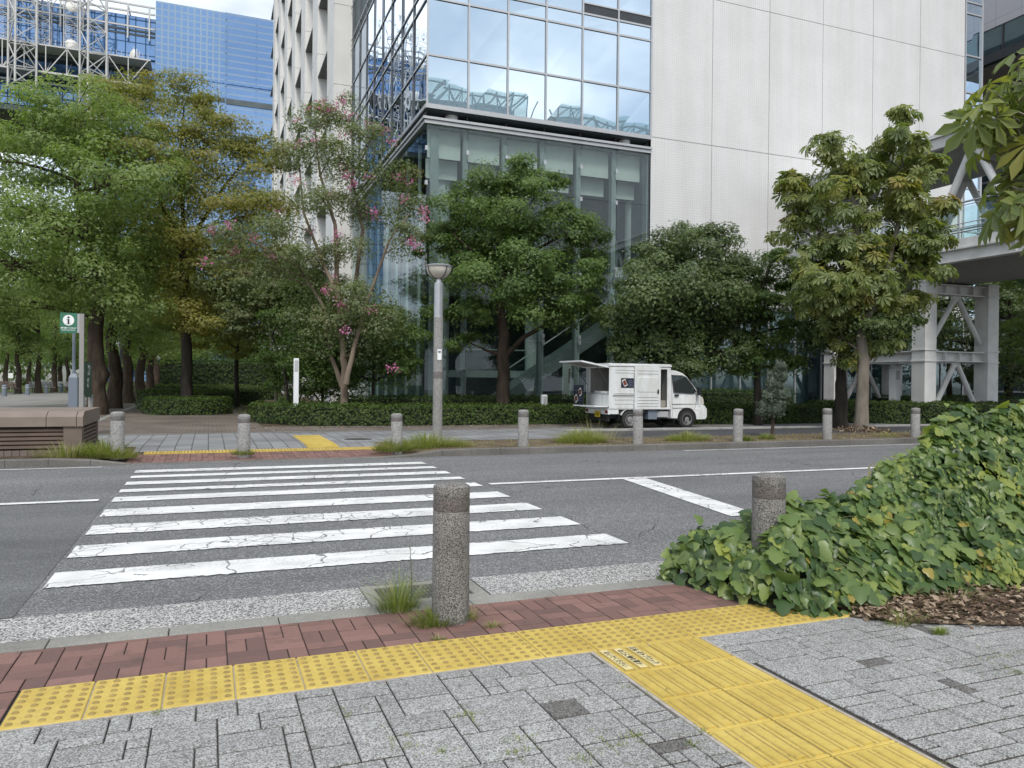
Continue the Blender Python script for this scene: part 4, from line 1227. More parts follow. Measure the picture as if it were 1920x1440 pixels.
mb = RB(); mb.box(l0[0], l1[0], 30.40, 30.415, l1[2] + 0.1, l1[2] + 0.95); mb.box(on_y(1150, 500, 29)[0], GX - 0.4, 28.9, 28.92, 6.0, 7.3); build_each(mb, 'landing_glass', M['glass_pale'], bld)
mb = RB()
p0, p1 = on_y(1150, 500, 28.6), on_y(1195, 560, 28.6)
mb.add([(p0[0], 28.6, p0[2]), (p1[0] + .6, 28.6, p0[2]), (p1[0] + .6, 28.6, p1[2]), (p0[0] + .5, 28.6, p1[2])], [(0, 1, 2, 3)])
mb.build('hung_panel', M['int_white'], bld)
# banner hung inside the glass
a_, b_ = on_y(1055, 680, 27.7), on_y(1071, 748, 27.7)
mb = RB(); mb.box(a_[0], b_[0], 27.68, 27.74, 0.3, a_[2]); mb.build('banner', M['int_white'], bld)
lt = lettering('kralossson', 0.135, M['maroon'], bld, (on_y(1068, 710, 27.66)[0] - OFF[0], 27.66 - OFF[1], on_y(1067, 705, 27.66)[2] - OFF[2]), (0, 0, -1), (1, 0, 0), 0.003)

# tiled wall, split into panels by open joints
mb = RB()
xs = [GX + 0.02] + [19.52 + 2.944 * k for k in range(0, 5)] + [WX]
zs = [4.75, 5.3, 11.40, 17.52, 23.6, TOP]
for i in range(len(xs) - 1):
    for j in range(len(zs) - 1):
        mb.box(xs[i] + (0 if i == 0 else 0.012), xs[i + 1] - 0.012, BY, BY + 0.2, zs[j] + 0.012, zs[j + 1] - 0.012)
mb.build('tiled_wall', M['white_tile'], bld)
mb = RB(); mb.box(GX + 0.02, WX, BY + 0.02, BY + 0.3, 4.75, TOP); mb.box(GX + 0.05, 35.3, BY + 0.31, 60, 0.1, TOP); mb.build('wall_backing', M['joint_grey'], bld)
# narrow glazed strip at the right corner
for j in range(1, len(LEV) - 1):
    pane_front('corner_pane', WX + 0.06, 35.36, LEV[j] + 0.04, LEV[j + 1] - 0.04, BY + 0.02, M['mirror'])
for z0, z1 in ((4.8, 6.8), (6.8, 9.0), (9.0, 11.1), (11.1, 13.19)):
    pane_front('corner_pane', WX + 0.06, 35.36, z0 + 0.04, z1 - 0.04, BY + 0.02, M['mirror'])
mb = RB()
mb.box(WX + 0.005, WX + 0.055, BY - 0.05, BY + 0.1, 4.75, TOP); mb.box(35.36, 35.46, BY - 0.05, BY + 0.3, 4.75, TOP)
for z in LEV[1:] + [6.8, 9.0, 11.1, 4.8]:
    mb.box(WX + 0.056, 35.359, BY - 0.03, BY + 0.019, z - 0.035, z + 0.035)
mb.build('corner_frame', M['mullion'], bld)
# low glazed base under the tiled wall
xs = [GX + 0.08 + 1.472 * k for k in range(0, 13)]
for i in range(12):
    for z0, z1 in ((0.15, 3.3), (3.3, 4.6)):
        pane_front('base_pane', xs[i] + 0.03, xs[i + 1] - 0.03, z0 + 0.03, z1 - 0.03, BY - 0.02, M['teal_glass'], 0.02, 0.003)
mb = RB()
for x in xs: mb.box(x - 0.03, x + 0.03, BY - 0.07, BY - 0.015, 0.1, 4.7)
for z in (0.13, 3.3, 4.63):
    mb.box(xs[0] + .031, xs[-1] - .031, BY - 0.06, BY - 0.016, z - 0.03, z + 0.03)
mb.box(GX + 0.02, 35.4, BY - 0.10, BY - 0.005, 4.665, 4.745)
mb.build('base_frame', M['mullion'], bld)
# finned white wing on the left
mb = RB()
mb.box(BX + 0.05, BX + 3, 43.25, 96, 0.1, 62)
mb.build('wing_wall', M['white_concrete'], bld)
for k in range(7):
    y = 43.3 + 7.1 * k
    mb = RB()
    zc = 0.1
    nz_ = 14
    for j in range(nz_):
        z0, z1 = 0.1 + 4.43 * j, 0.1 + 4.43 * (j + 1) - 0.035
        mb.box(6.28, BX + 0.045, y, y + 2.6, z0, z1)
    mb.box(6.31, BX + 0.045, y + 0.03, y + 2.57, 0.1, 62)
    mb.build('fin', M['white_concrete'], bld)
    for j in range(1, 12):
        z = 2.95 + 4.43 * j
        mb = RB(); mb.box(6.32, BX + 0.04, y + 2.62, y + 7.08, z, z + 0.12); mb.build('sunshade_shelf', M['perf'], bld)

# ================================================================== FOOTBRIDGE
br = thing('footbridge', 'white steel footbridge with a canopy, crossing on braced portal frames', 'footbridge', (25.7, 20.5, 0.08))
OFF = np.array([25.7, 20.5, 0.08])
def box_b(name, m_, *bx, parent=br):
    mb = RB()
    for b_ in bx: mb.box(*b_)
    return mb.build(name, m_, parent)
Y0, Y1 = -6.0, 26.6
X0, X1 = 23.6, 27.8
box_b('fascia', M['white_metal'], (X0, X0 + 0.10, Y0, Y1, 6.13, 6.42)); box_b('fascia', M['white_metal'], (X1 - 0.10, X1, Y0, Y1, 6.13, 6.42))
for x, s_ in ((X0, 1), (X1, -1)):
    mb = RB()
    mb.box(min(x + 0.06 * s_, x + 0.10 * s_), max(x + 0.06 * s_, x + 0.10 * s_), Y0, Y1, 5.70, 6.11)
    mb.box(min(x - 0.08 * s_, x + 0.25 * s_), max(x - 0.08 * s_, x + 0.25 * s_), Y0, Y1, 6.06, 6.115)
    mb.box(min(x - 0.06 * s_, x + 0.3 * s_), max(x - 0.06 * s_, x + 0.3 * s_), Y0, Y1, 5.655, 5.705)
    y = Y0 + 1.0
    while y < Y1:
        mb.box(min(x - 0.06 * s_, x + 0.055 * s_), max(x - 0.06 * s_, x + 0.055 * s_), y, y + 0.04, 5.71, 6.05); y += 3.1
    mb.build('edge_girder', M['white_metal'], br)
mb = RB()
mb.prism([(X0 + 0.31, 5.66), (X0 + 1.3, 5.22), (X1 - 1.3, 5.22), (X1 - 0.31, 5.66)], 1, Y0, Y1)
mb.build('belly', M['grey_soffit'], br)
box_b('deck', M['white_metal'], (X0 + 0.101, X1 - 0.101, Y0, Y1, 6.115, 6.20))
mb = RB()
for x in (X0 + 0.05, X1 - 0.05):
    y = Y0
    while y < Y1:
        mb.box(x - 0.025, x + 0.025, y - 0.03, y + 0.03, 6.42, 7.62); y += 1.55
build_each(mb, 'railing_post', M['steel'], br)
mb = RB()
for x in (X0 + 0.05, X1 - 0.05):
    mb.tube([(x, Y0, 7.64), (x, Y1, 7.64)], 0.035, 8)
    for z in (7.52, 6.92, 6.78, 6.64):
        mb.tube([(x - 0.045, Y0, z), (x - 0.045, Y1, z)], 0.016, 6)
build_each(mb, 'handrail', M['steel'], br, True)
mb = RB()
for x in (X0 + 0.09, X1 - 0.09):
    y = Y0
    while y < Y1 - 1.55:
        mb.box(x - 0.005, x + 0.005, y + 0.05, y + 1.50, 6.45, 7.48); y += 1.55
build_each(mb, 'railing_glass', M['glass_pale'], br)
mb = RB()
mb.box(X0 - 0.35, X1 + 0.35, Y0, Y1, 9.98, 10.10)
mb.box(X0 - 0.25, X0 - 0.05, Y0, Y1, 9.62, 9.975)
mb.box(X1 + 0.05, X1 + 0.25, Y0, Y1, 9.62, 9.975)
mb.build('canopy', M['white_metal'], br)
mb = RB()
mb.prism([(X0 - 0.049, 9.68), (X0 + 0.5, 9.42), (X1 - 0.5, 9.42), (X1 + 0.049, 9.68)], 1, Y0, Y1)
mb.build('canopy_ceiling', M['grey_soffit'], br)
dt, db = on_x(1824, 278, X0 + 0.1), on_x(1742, 452, X0 + 0.1)
dy = db[1] - dt[1]
mb = RB()
for x in (X0 + 0.16, X1 - 0.16):
    y = dt[1] - 6 * dy
    k = 0
    while y < Y1 - 0.2:
        za_, zb_ = (9.6, 6.35) if k % 2 == 0 else (6.35, 9.6)
        ye = min(y + dy, Y1)
        if y > Y0: mb.tube([(x, y, za_), (x, ye, zb_)], 0.125, 12)
        y += dy; k += 1
build_each(mb, 'truss_diagonal', M['white_metal'], br, True)
for y in (20.5, 24.8):
    for x in (24.12, 27.32):
        mb = RB()
        mb.box(x - 0.28, x + 0.28, y - 0.28, y + 0.28, 0.05, 5.24)
        for z in (2.30, 2.70, 4.74, 5.14):
            mb.box(x - 0.31, x + 0.31, y - 0.31, y + 0.31, z, z + 0.045)
        mb.build('column', M['white_metal'], br)
    for z0, z1 in ((2.32, 2.70), (4.76, 5.14)):
        mb = RB()
        mb.box(24.401, 27.039, y - 0.04, y + 0.04, z0 + 0.04, z1 - 0.04)
        mb.box(24.44, 27.0, y - 0.20, y + 0.20, z1 - 0.04, z1 - 0.001); mb.box(24.44, 27.0, y - 0.20, y + 0.20, z0 + 0.001, z0 + 0.04)
        for x in (25.0, 25.72, 26.4):
            mb.box(x - 0.02, x + 0.02, y - 0.18, y - 0.041, z0 + 0.041, z1 - 0.041)
        mb.build('portal_beam', M['white_metal'], br)
    for z0, z1 in ((3.02, 4.72), (0.30, 2.30)):
        mb = RB()
        mb.box(25.50, 25.94, y - 0.03, y + 0.03, z1 - 0.16, z1 + 0.035)
        mb.tube([(25.62, y, z1 - 0.10), (24.46, y, z0)], 0.095, 12); mb.tube([(25.82, y, z1 - 0.10), (26.98, y, z0)], 0.095, 12)
        mb.build('portal_brace', M['white_metal'], br, True)
for x in (24.12, 27.32):
    mb = RB()
    mb.box(x - 0.04, x + 0.04, 20.79, 24.51, 2.36, 2.66)
    mb.box(x - 0.2, x + 0.2, 20.82, 24.48, 2.661, 2.70); mb.box(x - 0.2, x + 0.2, 20.82, 24.48, 2.32, 2.359)
    mb.build('long_beam', M['white_metal'], br)


# ================================================================== NEIGHBOUR ON THE RIGHT
rb = thing('raised_office_block', 'grey panelled office block overhanging at the right edge, with a window band', 'building', (45, 27, 0.08))
OFF = np.array([45.0, 27.0, 0.08])
box_b('wall', M['lilac_panel'], (45, 62, 18, 62, 23.62, 40), parent=rb)
box_b('edge_beam', M['steel_dark'], (44.85, 62, 17.9, 62.1, 21.45, 22.02), parent=rb)
box_b('soffit', M['grey_soffit'], (45.2, 61.8, 18.2, 61.8, 21.30, 21.449), parent=rb)
box_b('window_core', M['int_dark'], (45.5, 61.5, 18.2, 61.8, 22.021, 23.619), parent=rb)
for k in range(26):
    y = 18.1 + k * 1.65
    mb = RB(); mb.box(45.06, 45.09, y + 0.06, y + 1.58, 22.06, 23.58); mb.build('window', M['teal_glass'], rb)
mb = RB()
for k in range(27):
    y = 18.1 + k * 1.65
    mb.box(45.0, 45.1, y - 0.04, y + 0.04, 22.021, 23.619)
mb.build('window_frames', M['steel_dark'], rb)
box_b('lower_glazing', M['teal_glass'], (52, 61, 30, 60, 0.1, 21.29), parent=rb)
mb = RB()
for k in range(20): mb.box(51.9, 51.99, 30, 60, 1 + k * 1.0, 1.12 + k * 1.0)
mb.build('lower_fins', M['light_grey'], rb)

# ================================================================== DISTANT TOWER WITH LATTICE MASTS
TY = 150.0
tw = thing('glass_tower', 'distant blue glass tower with white lattice masts and an open roof frame', 'building', (-9.2, TY, 0.08))
OFF = np.array([-9.2, TY, 0.08])
mb = RB()
mb.box(-70, -9.2, TY, TY + 30, 57.5, 64.7)
mb.box(-70, -9.2, TY + 0.5, TY + 30, 47.0, 57.4)
mb.box(-17, -9.2, TY + 0.5, TY + 30, 0.1, 46.9)
mb.build('wide_glass_wall', M['tower_a'], tw)
mb = RB(); mb.box(-9.15, 2.35, TY - 1.5, TY + 30, 0.1, 67.4); mb.build('grid_glass_wall', M['tower_b'], tw)
mb = RB(); mb.box(2.4, 40, TY - 1.4, TY + 30, 0.1, 67.5); mb.build('banded_glass_wall', M['tower_c'], tw)
mb = RB()
mb.box(-70, -17.2, TY + 0.6, TY + 30, 46.0, 46.9)
for z in (62.0, 62.7, 61.3): mb.box(-70, -9.3, TY - 0.12, TY - 0.01, z, z + 0.3)
mb.box(2.5, 14, TY - 1.55, TY - 1.41, 51.0, 52.0); mb.box(-3.5, 2.3, TY - 1.62, TY - 1.51, 51.2, 52.0)
mb.build('dark_bands', M['int_dark'], tw)
mb = RB(); mb.box(-9.1, 40, TY - 1.6, TY - 1.52, 54.6, 54.75); mb.box(2.30, 2.45, TY - 1.65, TY - 1.52, 0.1, 67.4); mb.box(7.6, 7.68, TY - 1.5, TY - 1.41, 0.1, 67.4)
mb.build('joint_lines', M['tower_a'], tw)
mb = RB()
for x in np.arange(-68, -9.3, 3.4):
    mb.box(x - 0.12, x + 0.12, TY - 0.9, TY - 0.6, 60.4, 66.4)
for z in (66.2, 65.0, 62.4):
    mb.box(-70, -9.3, TY - 0.88, TY - 0.62, z, z + 0.26)
mb.box(-70, -9.3, TY + 8, TY + 8.3, 66.2, 66.45)
for x in np.arange(-68, -9.3, 6.8): mb.box(x - .1, x + .1, TY - 0.6, TY + 8, 66.2, 66.4)
mb.build('roof_frame', M['lattice'], tw)
# platform truss
mb = RB()
yf, yb = TY - 6.0, TY - 0.5
zt, zb_ = 55.0, 50.6
mb.box(-70, -9.6, yf - 0.1, yb, zt, zt + 0.22)
for y in (yf, yb):
    mb.box(-70, -11, y - 0.14, y + 0.14, zb_, zb_ + 0.28)
x = -70.0; k = 0
while x < -11:
    x2 = x + 3.0
    mb.bar((x, yf, zb_ if k % 2 else zt), (min(x2, -9.8), yf, zt if k % 2 else zb_), 0.14, 0.14)
    mb.bar((x, yf, zb_), (x, yf, zt), 0.14, 0.14)
    mb.bar((x, yf, zb_), (x, yb, zt), 0.11, 0.11)
    x = x2; k += 1
for x in np.arange(-70, -9.8, 0.8): mb.box(x - .03, x + .03, yf - 0.06, yf, zt + .22, zt + 1.1)
mb.build('platform', M['lattice'], tw)
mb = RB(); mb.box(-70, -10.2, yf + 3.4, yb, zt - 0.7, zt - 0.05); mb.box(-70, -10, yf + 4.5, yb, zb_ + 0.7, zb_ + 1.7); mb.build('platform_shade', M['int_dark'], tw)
def mast(x, y, wd, z0, z1, step, r, name='lattice_mast'):
    mb = RB()
    pts = [(x - wd / 2, y), (x + wd / 2, y), (x - wd * 0.1, y - wd * 0.75)] if wd > 3 else [(x - wd / 2, y), (x + wd / 2, y), (x + wd / 2, y - wd), (x - wd / 2, y - wd)]
    for px, py in pts: mb.tube([(px, py, z0), (px, py, z1)], r, 6)
    n = max(1, round((z1 - z0) / step))
    for k in range(n):
        a, b_ = z0 + (z1 - z0) * k / n, z0 + (z1 - z0) * (k + 1) / n
        for i in range(len(pts)):
            p, q = pts[i], pts[(i + 1) % len(pts)]
            mb.bar((*p, a), (*q, a), r * .8, r * .8)
            mb.bar((*(p if k % 2 else q), a), (*(q if k % 2 else p), b_), r * .75, r * .75)
            if wd <= 3: mb.bar((*(q if k % 2 else p), (a + b_) / 2), (*(p if k % 2 else q), b_), r * .6, r * .6)
    return mb.build(name, M['lattice'], tw)
ym = TY - 6.5
mast(on_y(42, 80, ym)[0], ym, 3.9, 47.5, 72, 3.6, 0.17)
mast(on_y(175, 80, ym)[0], ym, 3.9, 44.0, 69.0, 3.6, 0.17)
for px in (84, 136, 8):
    mast(on_y(px, 60, TY - 2.5)[0], TY - 2.5, 2.0, 55.2, 70, 1.5, 0.065)
mb = RB()
for k, z in enumerate((62.8, 64.3)):
    mb.bar((on_y(60, 60, TY - 3)[0], TY - 3, z), (on_y(165, 60, TY - 3)[0], TY - 3, z), 0.16, 0.16)
for k in range(9):
    xa = on_y(60 + 12 * k, 60, TY - 3)[0]; xb2 = on_y(72 + 12 * k, 60, TY - 3)[0]
    mb.bar((xa, TY - 3, 62.8 if k % 2 else 64.3), (xb2, TY - 3, 64.3 if k % 2 else 62.8), 0.13, 0.13)
mb.build('lattice_cross_beam', M['lattice'], tw)
for px, py, r_, ang in ((135, 13, 0.92, 0.3), (133, 83, 0.90, 0.0), (248, 103, 1.05, -1.1)):
    p = on_y(px, py, TY - 4.2)
    mb = MB()
    mb.lathe([(0.05, 0.30), (r_ * 0.5, 0.26), (r_ * 0.85, 0.12), (r_, 0.0), (r_ * 0.95, -0.02), (r_ * 0.3, -0.35), (0.05, -0.4)], n=24)
    o = mb.build('dish', M['dish'], tw, True)
    o.location = Vector(p) - Vector(OFF)
    o.rotation_euler = (math.radians(90), 0, 0)
    o.rotation_euler = (math.radians(90 - 8), math.radians(10), ang)
mb = RB()
for k in range(7):
    x = on_y(254 + (k % 4) * 2.4, 110, TY - 4)[0]; mb.bar((x, TY - 4 - 0.4 * (k % 2), 55.2), (x + 0.3 * (k % 3 - 1), TY - 4, 57.8 - 0.3 * k), 0.12, 0.12)
for px in (424, 433): x = on_y(px, 20, TY + 5)[0]; mb.bar((x, TY + 5, 67), (x, TY + 5, 70.5), 0.12, 0.12)
mb.build('antenna_stand', M['light_grey'], tw)

# gallery building across the street behind the viewer: it is what the front glass mirrors
gl = thing('gallery_building', 'grey building with a glazed roof gallery, mirrored in the office glass', 'building', (10, -60, 0.0))
OFF = np.array([10.0, -60.0, 0.0])
ty = 2 * BY + 60
q0, q1 = on_y(800, 193, ty), on_y(1220, 257, ty)
zt1 = on_y(803, 147, ty)[2]; zt2 = q0[2] - 1.5
box_b('wall', M['white_concrete'], (q0[0] - 8, q1[0] + 8, -80, -60, 0, zt2), parent=gl)
def gallery(xa, xb, ztop):
    mb = RB(); mb.box(xa, xb, -66, -60.2, ztop - 0.1, ztop); mb.box(xa, xb, -60.1, -60, zt2, ztop); mb.box(xb - .05, xb, -66, -60.2, zt2, ztop - .1); mb.build('gallery_glass', M['gallery_glass'], gl)
    mb = RB()
    n = int((xb - xa) / 2.2)
    for k in range(n + 1):
        x = xa + (xb - xa) * k / n
        mb.box(x - 0.09, x + 0.09, -60.3, -60.12, zt2, ztop - .12)
        mb.bar((x, -60.2, zt2), (x + 2.2 * (1 if k % 2 else -1), -60.2, ztop - 0.7), 0.18, 0.18)
        mb.box(x - 0.06, x + 0.06, -66, -60.3, ztop - 0.45, ztop - 0.12)
    mb.box(xa, xb, -60.32, -60.11, ztop - 0.7, ztop - 0.5); mb.box(xa, xb, -65.9, -65.6, zt2, ztop - .12)
    mb.build('gallery_truss', M['white_metal'], gl)
xm = on_y(700 + 860 / 3, 200, ty)[0]
gallery(q0[0] - 8, xm, zt1)
gallery(on_y(700 + 1060 / 3, 200, ty)[0], q1[0] + 8, zt1 - 1.0)

# ================================================================== PLANTS
NR = np.random.default_rng(7)
def fold_leaf(w=0.30, droop=-0.06):
    v = np.array([(0, 0, 0), (-w, 0.45, 0.10), (0, 1.0, droop), (w, 0.45, 0.10)], float)
    return v, [(0, 3, 2), (0, 2, 1)]
def clump_leaf():
    # three leaflets from one twig end
    vs, fs = [], []
    for a, l in ((-0.9, 0.8), (0.0, 1.0), (0.9, 0.8)):
        c, s_ = math.cos(a), math.sin(a)
        b = len(vs)
        for x, y, z in ((0, 0, 0), (-0.22, .5, .07), (0, 1, -.10), (0.22, .5, .07)):
            vs.append(((x * c + y * s_) * l, (-x * s_ + y * c) * l, z))
        fs += [(b, b + 3, b + 2), (b, b + 2, b + 1)]
    return np.array(vs), fs
def palmate():
    vs, fs = [], []
    for a, l in ((-1.95, .60), (-1.28, .82), (-0.62, .97), (0, 1.05), (0.62, .97), (1.28, .82), (1.95, .60)):
        c, s_ = math.cos(a), math.sin(a)
        b = len(vs)
        for x, y, z in ((0, 0.04, 0), (-.07, .35, .0), (-.165, .70, -.05), (0, 1, -.22), (.165, .70, -.05), (.07, .35, 0), (0, .6, -.11)):
            vs.append(((x * c + y * s_) * l, (-x * s_ + y * c) * l, z))
        fs += [(b, b + 5, b + 6), (b + 5, b + 4, b + 6), (b + 4, b + 3, b + 6), (b + 3, b + 2, b + 6), (b + 2, b + 1, b + 6), (b + 1, b, b + 6)]
    return np.array(vs), fs
def ivy_leaf():
    out_ = [(0, 0.0), (.24, -.12), (.50, .04), (.47, .30), (.33, .42), (.30, .66), (0, 1.02), (-.30, .66), (-.33, .42), (-.47, .30), (-.50, .04), (-.24, -.12)]
    vs = [(0, .30, 0.06)] + [(x, y, -0.20 * abs(x) - 0.10 * max(0, y - .4)) for x, y in out_]
    n = len(out_)
    return np.array(vs), [(0, 1 + i, 1 + (i + 1) % n) for i in range(n)]
def five_leaf():
    vs, fs = [], []
    for cy_, cx_, l in ((1.0, 0, .5), (.55, .42, .42), (.55, -.42, .42), (.1, .38, .36), (.1, -.38, .36)):
        b = len(vs)
        for x, y, z in ((0, -.5, 0), (.34, 0, -.04), (0, .5, -.05), (-.34, 0, -.04)):
            vs.append((cx_ + x * l, cy_ + y * l, z))
        fs += [(b, b + 1, b + 2), (b, b + 2, b + 3)]
    return np.array(vs), fs
def scale_spray():
    vs, fs = [], []
    for a, l in ((-0.7, .7), (0, 1), (0.7, .7)):
        c, s_ = math.cos(a), math.sin(a); b = len(vs)
        for x, y, z in ((0, 0, 0), (-.09, .5, .02), (0, 1, 0), (.09, .5, .02)):
            vs.append(((x * c + y * s_) * l, (-x * s_ + y * c) * l, z))
        fs += [(b, b + 3, b + 2), (b, b + 2, b + 1)]
    return np.array(vs), fs
LEAF, CLUMP, PALM, IVY, FIVE, SPRAY = fold_leaf(), clump_leaf(), palmate(), ivy_leaf(), five_leaf(), scale_spray()

def leaf_mesh(name, P, Nn, T, S, tmpl, mat_, parent, tn, kind=None):
    """one mesh of many small leaf faces. P places, Nn leaf normals, T tip directions, S sizes, tn colour pick 0..1"""
    tv, tf = tmpl
    n, k = len(P), len(tv)
    Nn = Nn / (np.linalg.norm(Nn, axis=1, keepdims=True) + 1e-9)
    T = T - Nn * (T * Nn).sum(1, keepdims=True)
    T = T / (np.linalg.norm(T, axis=1, keepdims=True) + 1e-9)
    B = np.cross(T, Nn)
    V = P[:, None, :] + S[:, None, None] * (tv[None, :, 0:1] * B[:, None, :] + tv[None, :, 1:2] * T[:, None, :] + tv[None, :, 2:3] * Nn[:, None, :])
    V = V.reshape(-1, 3)
    F = np.array(tf, np.int32)
    F = (F[None] + (np.arange(n, dtype=np.int32) * k)[:, None, None]).reshape(-1, 3)
    me = bpy.data.meshes.new(name)
    me.vertices.add(len(V)); me.vertices.foreach_set('co', V.astype(np.float32).ravel())
    me.loops.add(F.size); me.loops.foreach_set('vertex_index', F.ravel())
    me.polygons.add(len(F)); me.polygons.foreach_set('loop_start', np.arange(0, F.size, 3, dtype=np.int32))
    me.materials.append(mat_)
    a = me.attributes.new('tint', 'FLOAT', 'POINT')
    a.data.foreach_set('value', np.repeat(tn, k).astype(np.float32))
    me.update(calc_edges=True)
    o = link(name, me, parent)
    if kind: o['kind'] = kind
    return o

def bez(p0, p1, p2, n):
    return [(1 - t) ** 2 * p0 + 2 * t * (1 - t) * p1 + t * t * p2 for t in np.linspace(0, 1, n)]

def puffs_in(rng, c, r, k, flat=0.55, shell=0.45):
    u = rng.normal(size=(k, 3)); u /= np.linalg.norm(u, axis=1, keepdims=True)
    rad = shell + (1 - shell) * rng.random(k) ** 0.6
    return c + u * rad[:, None] * r

def tree(name, label, cat, base, trunk, clumps, bark_, leaf_, nleaf, size, tmpl=LEAF, group=None, r0=0.2, rtop=0.06, puff=0.36, pflat=0.55, seed=1,
         up=0.75, droop=0.25, kpuff=9, tshift=0.0, trunks=None, outline=1.0, twigs=True, tspread=0.5, loose=0.34, grow=1.16):
    rng = np.random.default_rng(seed)
    base = np.array(base, float)
    t_ = thing(name, label, cat, tuple(base), 0, group)
    tb = MB()
    paths = trunks if trunks else [(trunk, r0, rtop)]
    allp = []
    for pts, ra, rb_ in paths:
        pts = [np.array(p, float) - base for p in pts]
        # resample with a little wobble
        fine = []
        for i in range(len(pts) - 1):
            for t in np.linspace(0, 1, 4, endpoint=False): fine.append(pts[i] * (1 - t) + pts[i + 1] * t)
        fine.append(pts[-1])
        fine = [p + (rng.normal(size=3) * ra * 0.08 if 0 < i < len(fine) - 1 else 0) for i, p in enumerate(fine)]
        rad = np.linspace(ra, rb_, len(fine)); rad[0] *= 1.28
        if len(rad) > 2: rad[1] *= 1.06
        tb.tube(fine, list(rad), 10)
        allp += [(p, r) for p, r in zip(fine, rad)]
    AP = np.array([p for p, _ in allp]); AR = np.array([r for _, r in allp])
    P, C = [], []
    tot = sum(w_ for *_, w_ in clumps)
    Ps, Ns, Ts, Ss, Tn = [], [], [], [], []
    for c, r, w_ in clumps:
        c = np.array(c, float) - base; r = np.array(r, float) * grow
        # limb from trunk
        low = AP[:, 2] < c[2] - 0.15 * np.linalg.norm(AP[:, :2] - c[:2], axis=1)
        cost = np.linalg.norm(AP - c, axis=1) + np.where(low, 0, 6.0)
        i = int(np.argmin(cost))
        p0, ra = AP[i], AR[i]
        mid = p0 * 0.45 + c * 0.55 + np.array([0, 0, 0.10 * np.linalg.norm(c - p0)]) + rng.normal(size=3) * 0.12
        rl = min(ra * 0.62, 0.04 + 0.018 * np.linalg.norm(c - p0))
        limb = bez(p0, mid, c, 7)
        tb.tube(limb, list(np.linspace(rl, rl * 0.35, 7)), 6, cap=False)
        k = max(4, int(kpuff * (w_ ** 0.5)))
        pc = puffs_in(rng, c, r, k)
        for q in pc:
            if twigs:
                st = limb[rng.integers(3, 7)]
                tb.tube(bez(st, (st + q) / 2 + rng.normal(size=3) * 0.12, q, 4), list(np.linspace(rl * 0.38, 0.008, 4)), 4, cap=False)
            pr_ = puff * r.mean() * rng.uniform(0.75, 1.3)
            n = int(nleaf * (1 - loose) * w_ / tot / k)
            uv = rng.normal(size=(n, 3)); uv /= np.linalg.norm(uv, axis=1, keepdims=True)
            uv[:, 2] = np.where((uv[:, 2] < -0.25) & (rng.random(n) < 0.75), -uv[:, 2], uv[:, 2])
            rad_ = pr_ * (1.0 - 0.45 * rng.random(n) ** 2.2) * (1 + 0.14 * rng.normal(size=n))
            off = uv * rad_[:, None] * np.array([1, 1, pflat])
            nn = uv / np.array([1, 1, max(pflat, 0.35)])
            nn /= np.linalg.norm(nn, axis=1, keepdims=True)
            Ps.append(q + off)
            ow = q + off - c; ow /= np.linalg.norm(ow, axis=1, keepdims=True) + 1e-9
            outd = uv * np.array([1, 1, 0.2])
            Ns.append(nn * 0.75 + ow * 0.35 + np.array([0, 0, up * 0.35]) + rng.normal(size=(n, 3)) * 0.26)
            Ts.append(outd + rng.normal(size=(n, 3)) * 0.55 - np.array([0, 0, droop]))
            Ss.append(size * rng.uniform(0.7, 1.25, n))
            pt = rng.normal() * 0.16
            Tn.append(np.clip(0.42 + tshift + pt + rng.normal(size=n) * 0.14 * tspread / 0.5, 0, 1))
    # leaves spread loosely through each mass, so that the edges stay ragged
    for c, r, w_ in clumps:
        c = np.array(c, float) - base; r = np.array(r, float) * grow * 1.12
        n = int(nleaf * loose * w_ / tot)
        u = rng.normal(size=(n, 3)); u /= np.linalg.norm(u, axis=1, keepdims=True)
        Ps.append(c + u * (rng.random((n, 1)) ** 0.42) * r)
        Ns.append(np.array([0, 0, up * 0.6]) + u * 0.7 + rng.normal(size=(n, 3)) * 0.45)
        Ts.append(u + rng.normal(size=(n, 3)) * 0.6 - np.array([0, 0, droop]))
        Ss.append(size * rng.uniform(0.65, 1.2, n))
        Tn.append(np.clip(0.42 + tshift + rng.normal(size=n) * 0.14 * tspread / 0.5, 0, 1))
    tb.build('trunk', bark_, t_, True)
    leaf_mesh('crown', np.concatenate(Ps), np.concatenate(Ns), np.concatenate(Ts), np.concatenate(Ss), tmpl, leaf_, t_, np.concatenate(Tn))
    return t_

def px_clumps(lst, depth, seed=0, dspread=0.8):
    """crown masses given by where they stand, at the tree's own distance, with depth of their own"""
    rng = np.random.default_rng(seed)
    res = []
    for it in lst:
        px, py, rx, ry = it[:4]
        dd = it[4] if len(it) > 4 else rng.uniform(-1, 1) * dspread * rx * depth / FPX
        D = depth + dd
        rx_, rz_ = rx * depth / FPX, ry * depth / FPX
        res.append((at(px, py, D), (rx_, rx_ * 0.9, rz_), (rx * ry) / 4000.0))
    return res
def tp(l, depth):
    return [at(x, y, depth + (d[0] if d else 0)) for x, y, *d in l]
def foot(px, depth, z=FZ - 0.03):
    p = at(px, 720, depth); return np.array([p[0], p[1], z])

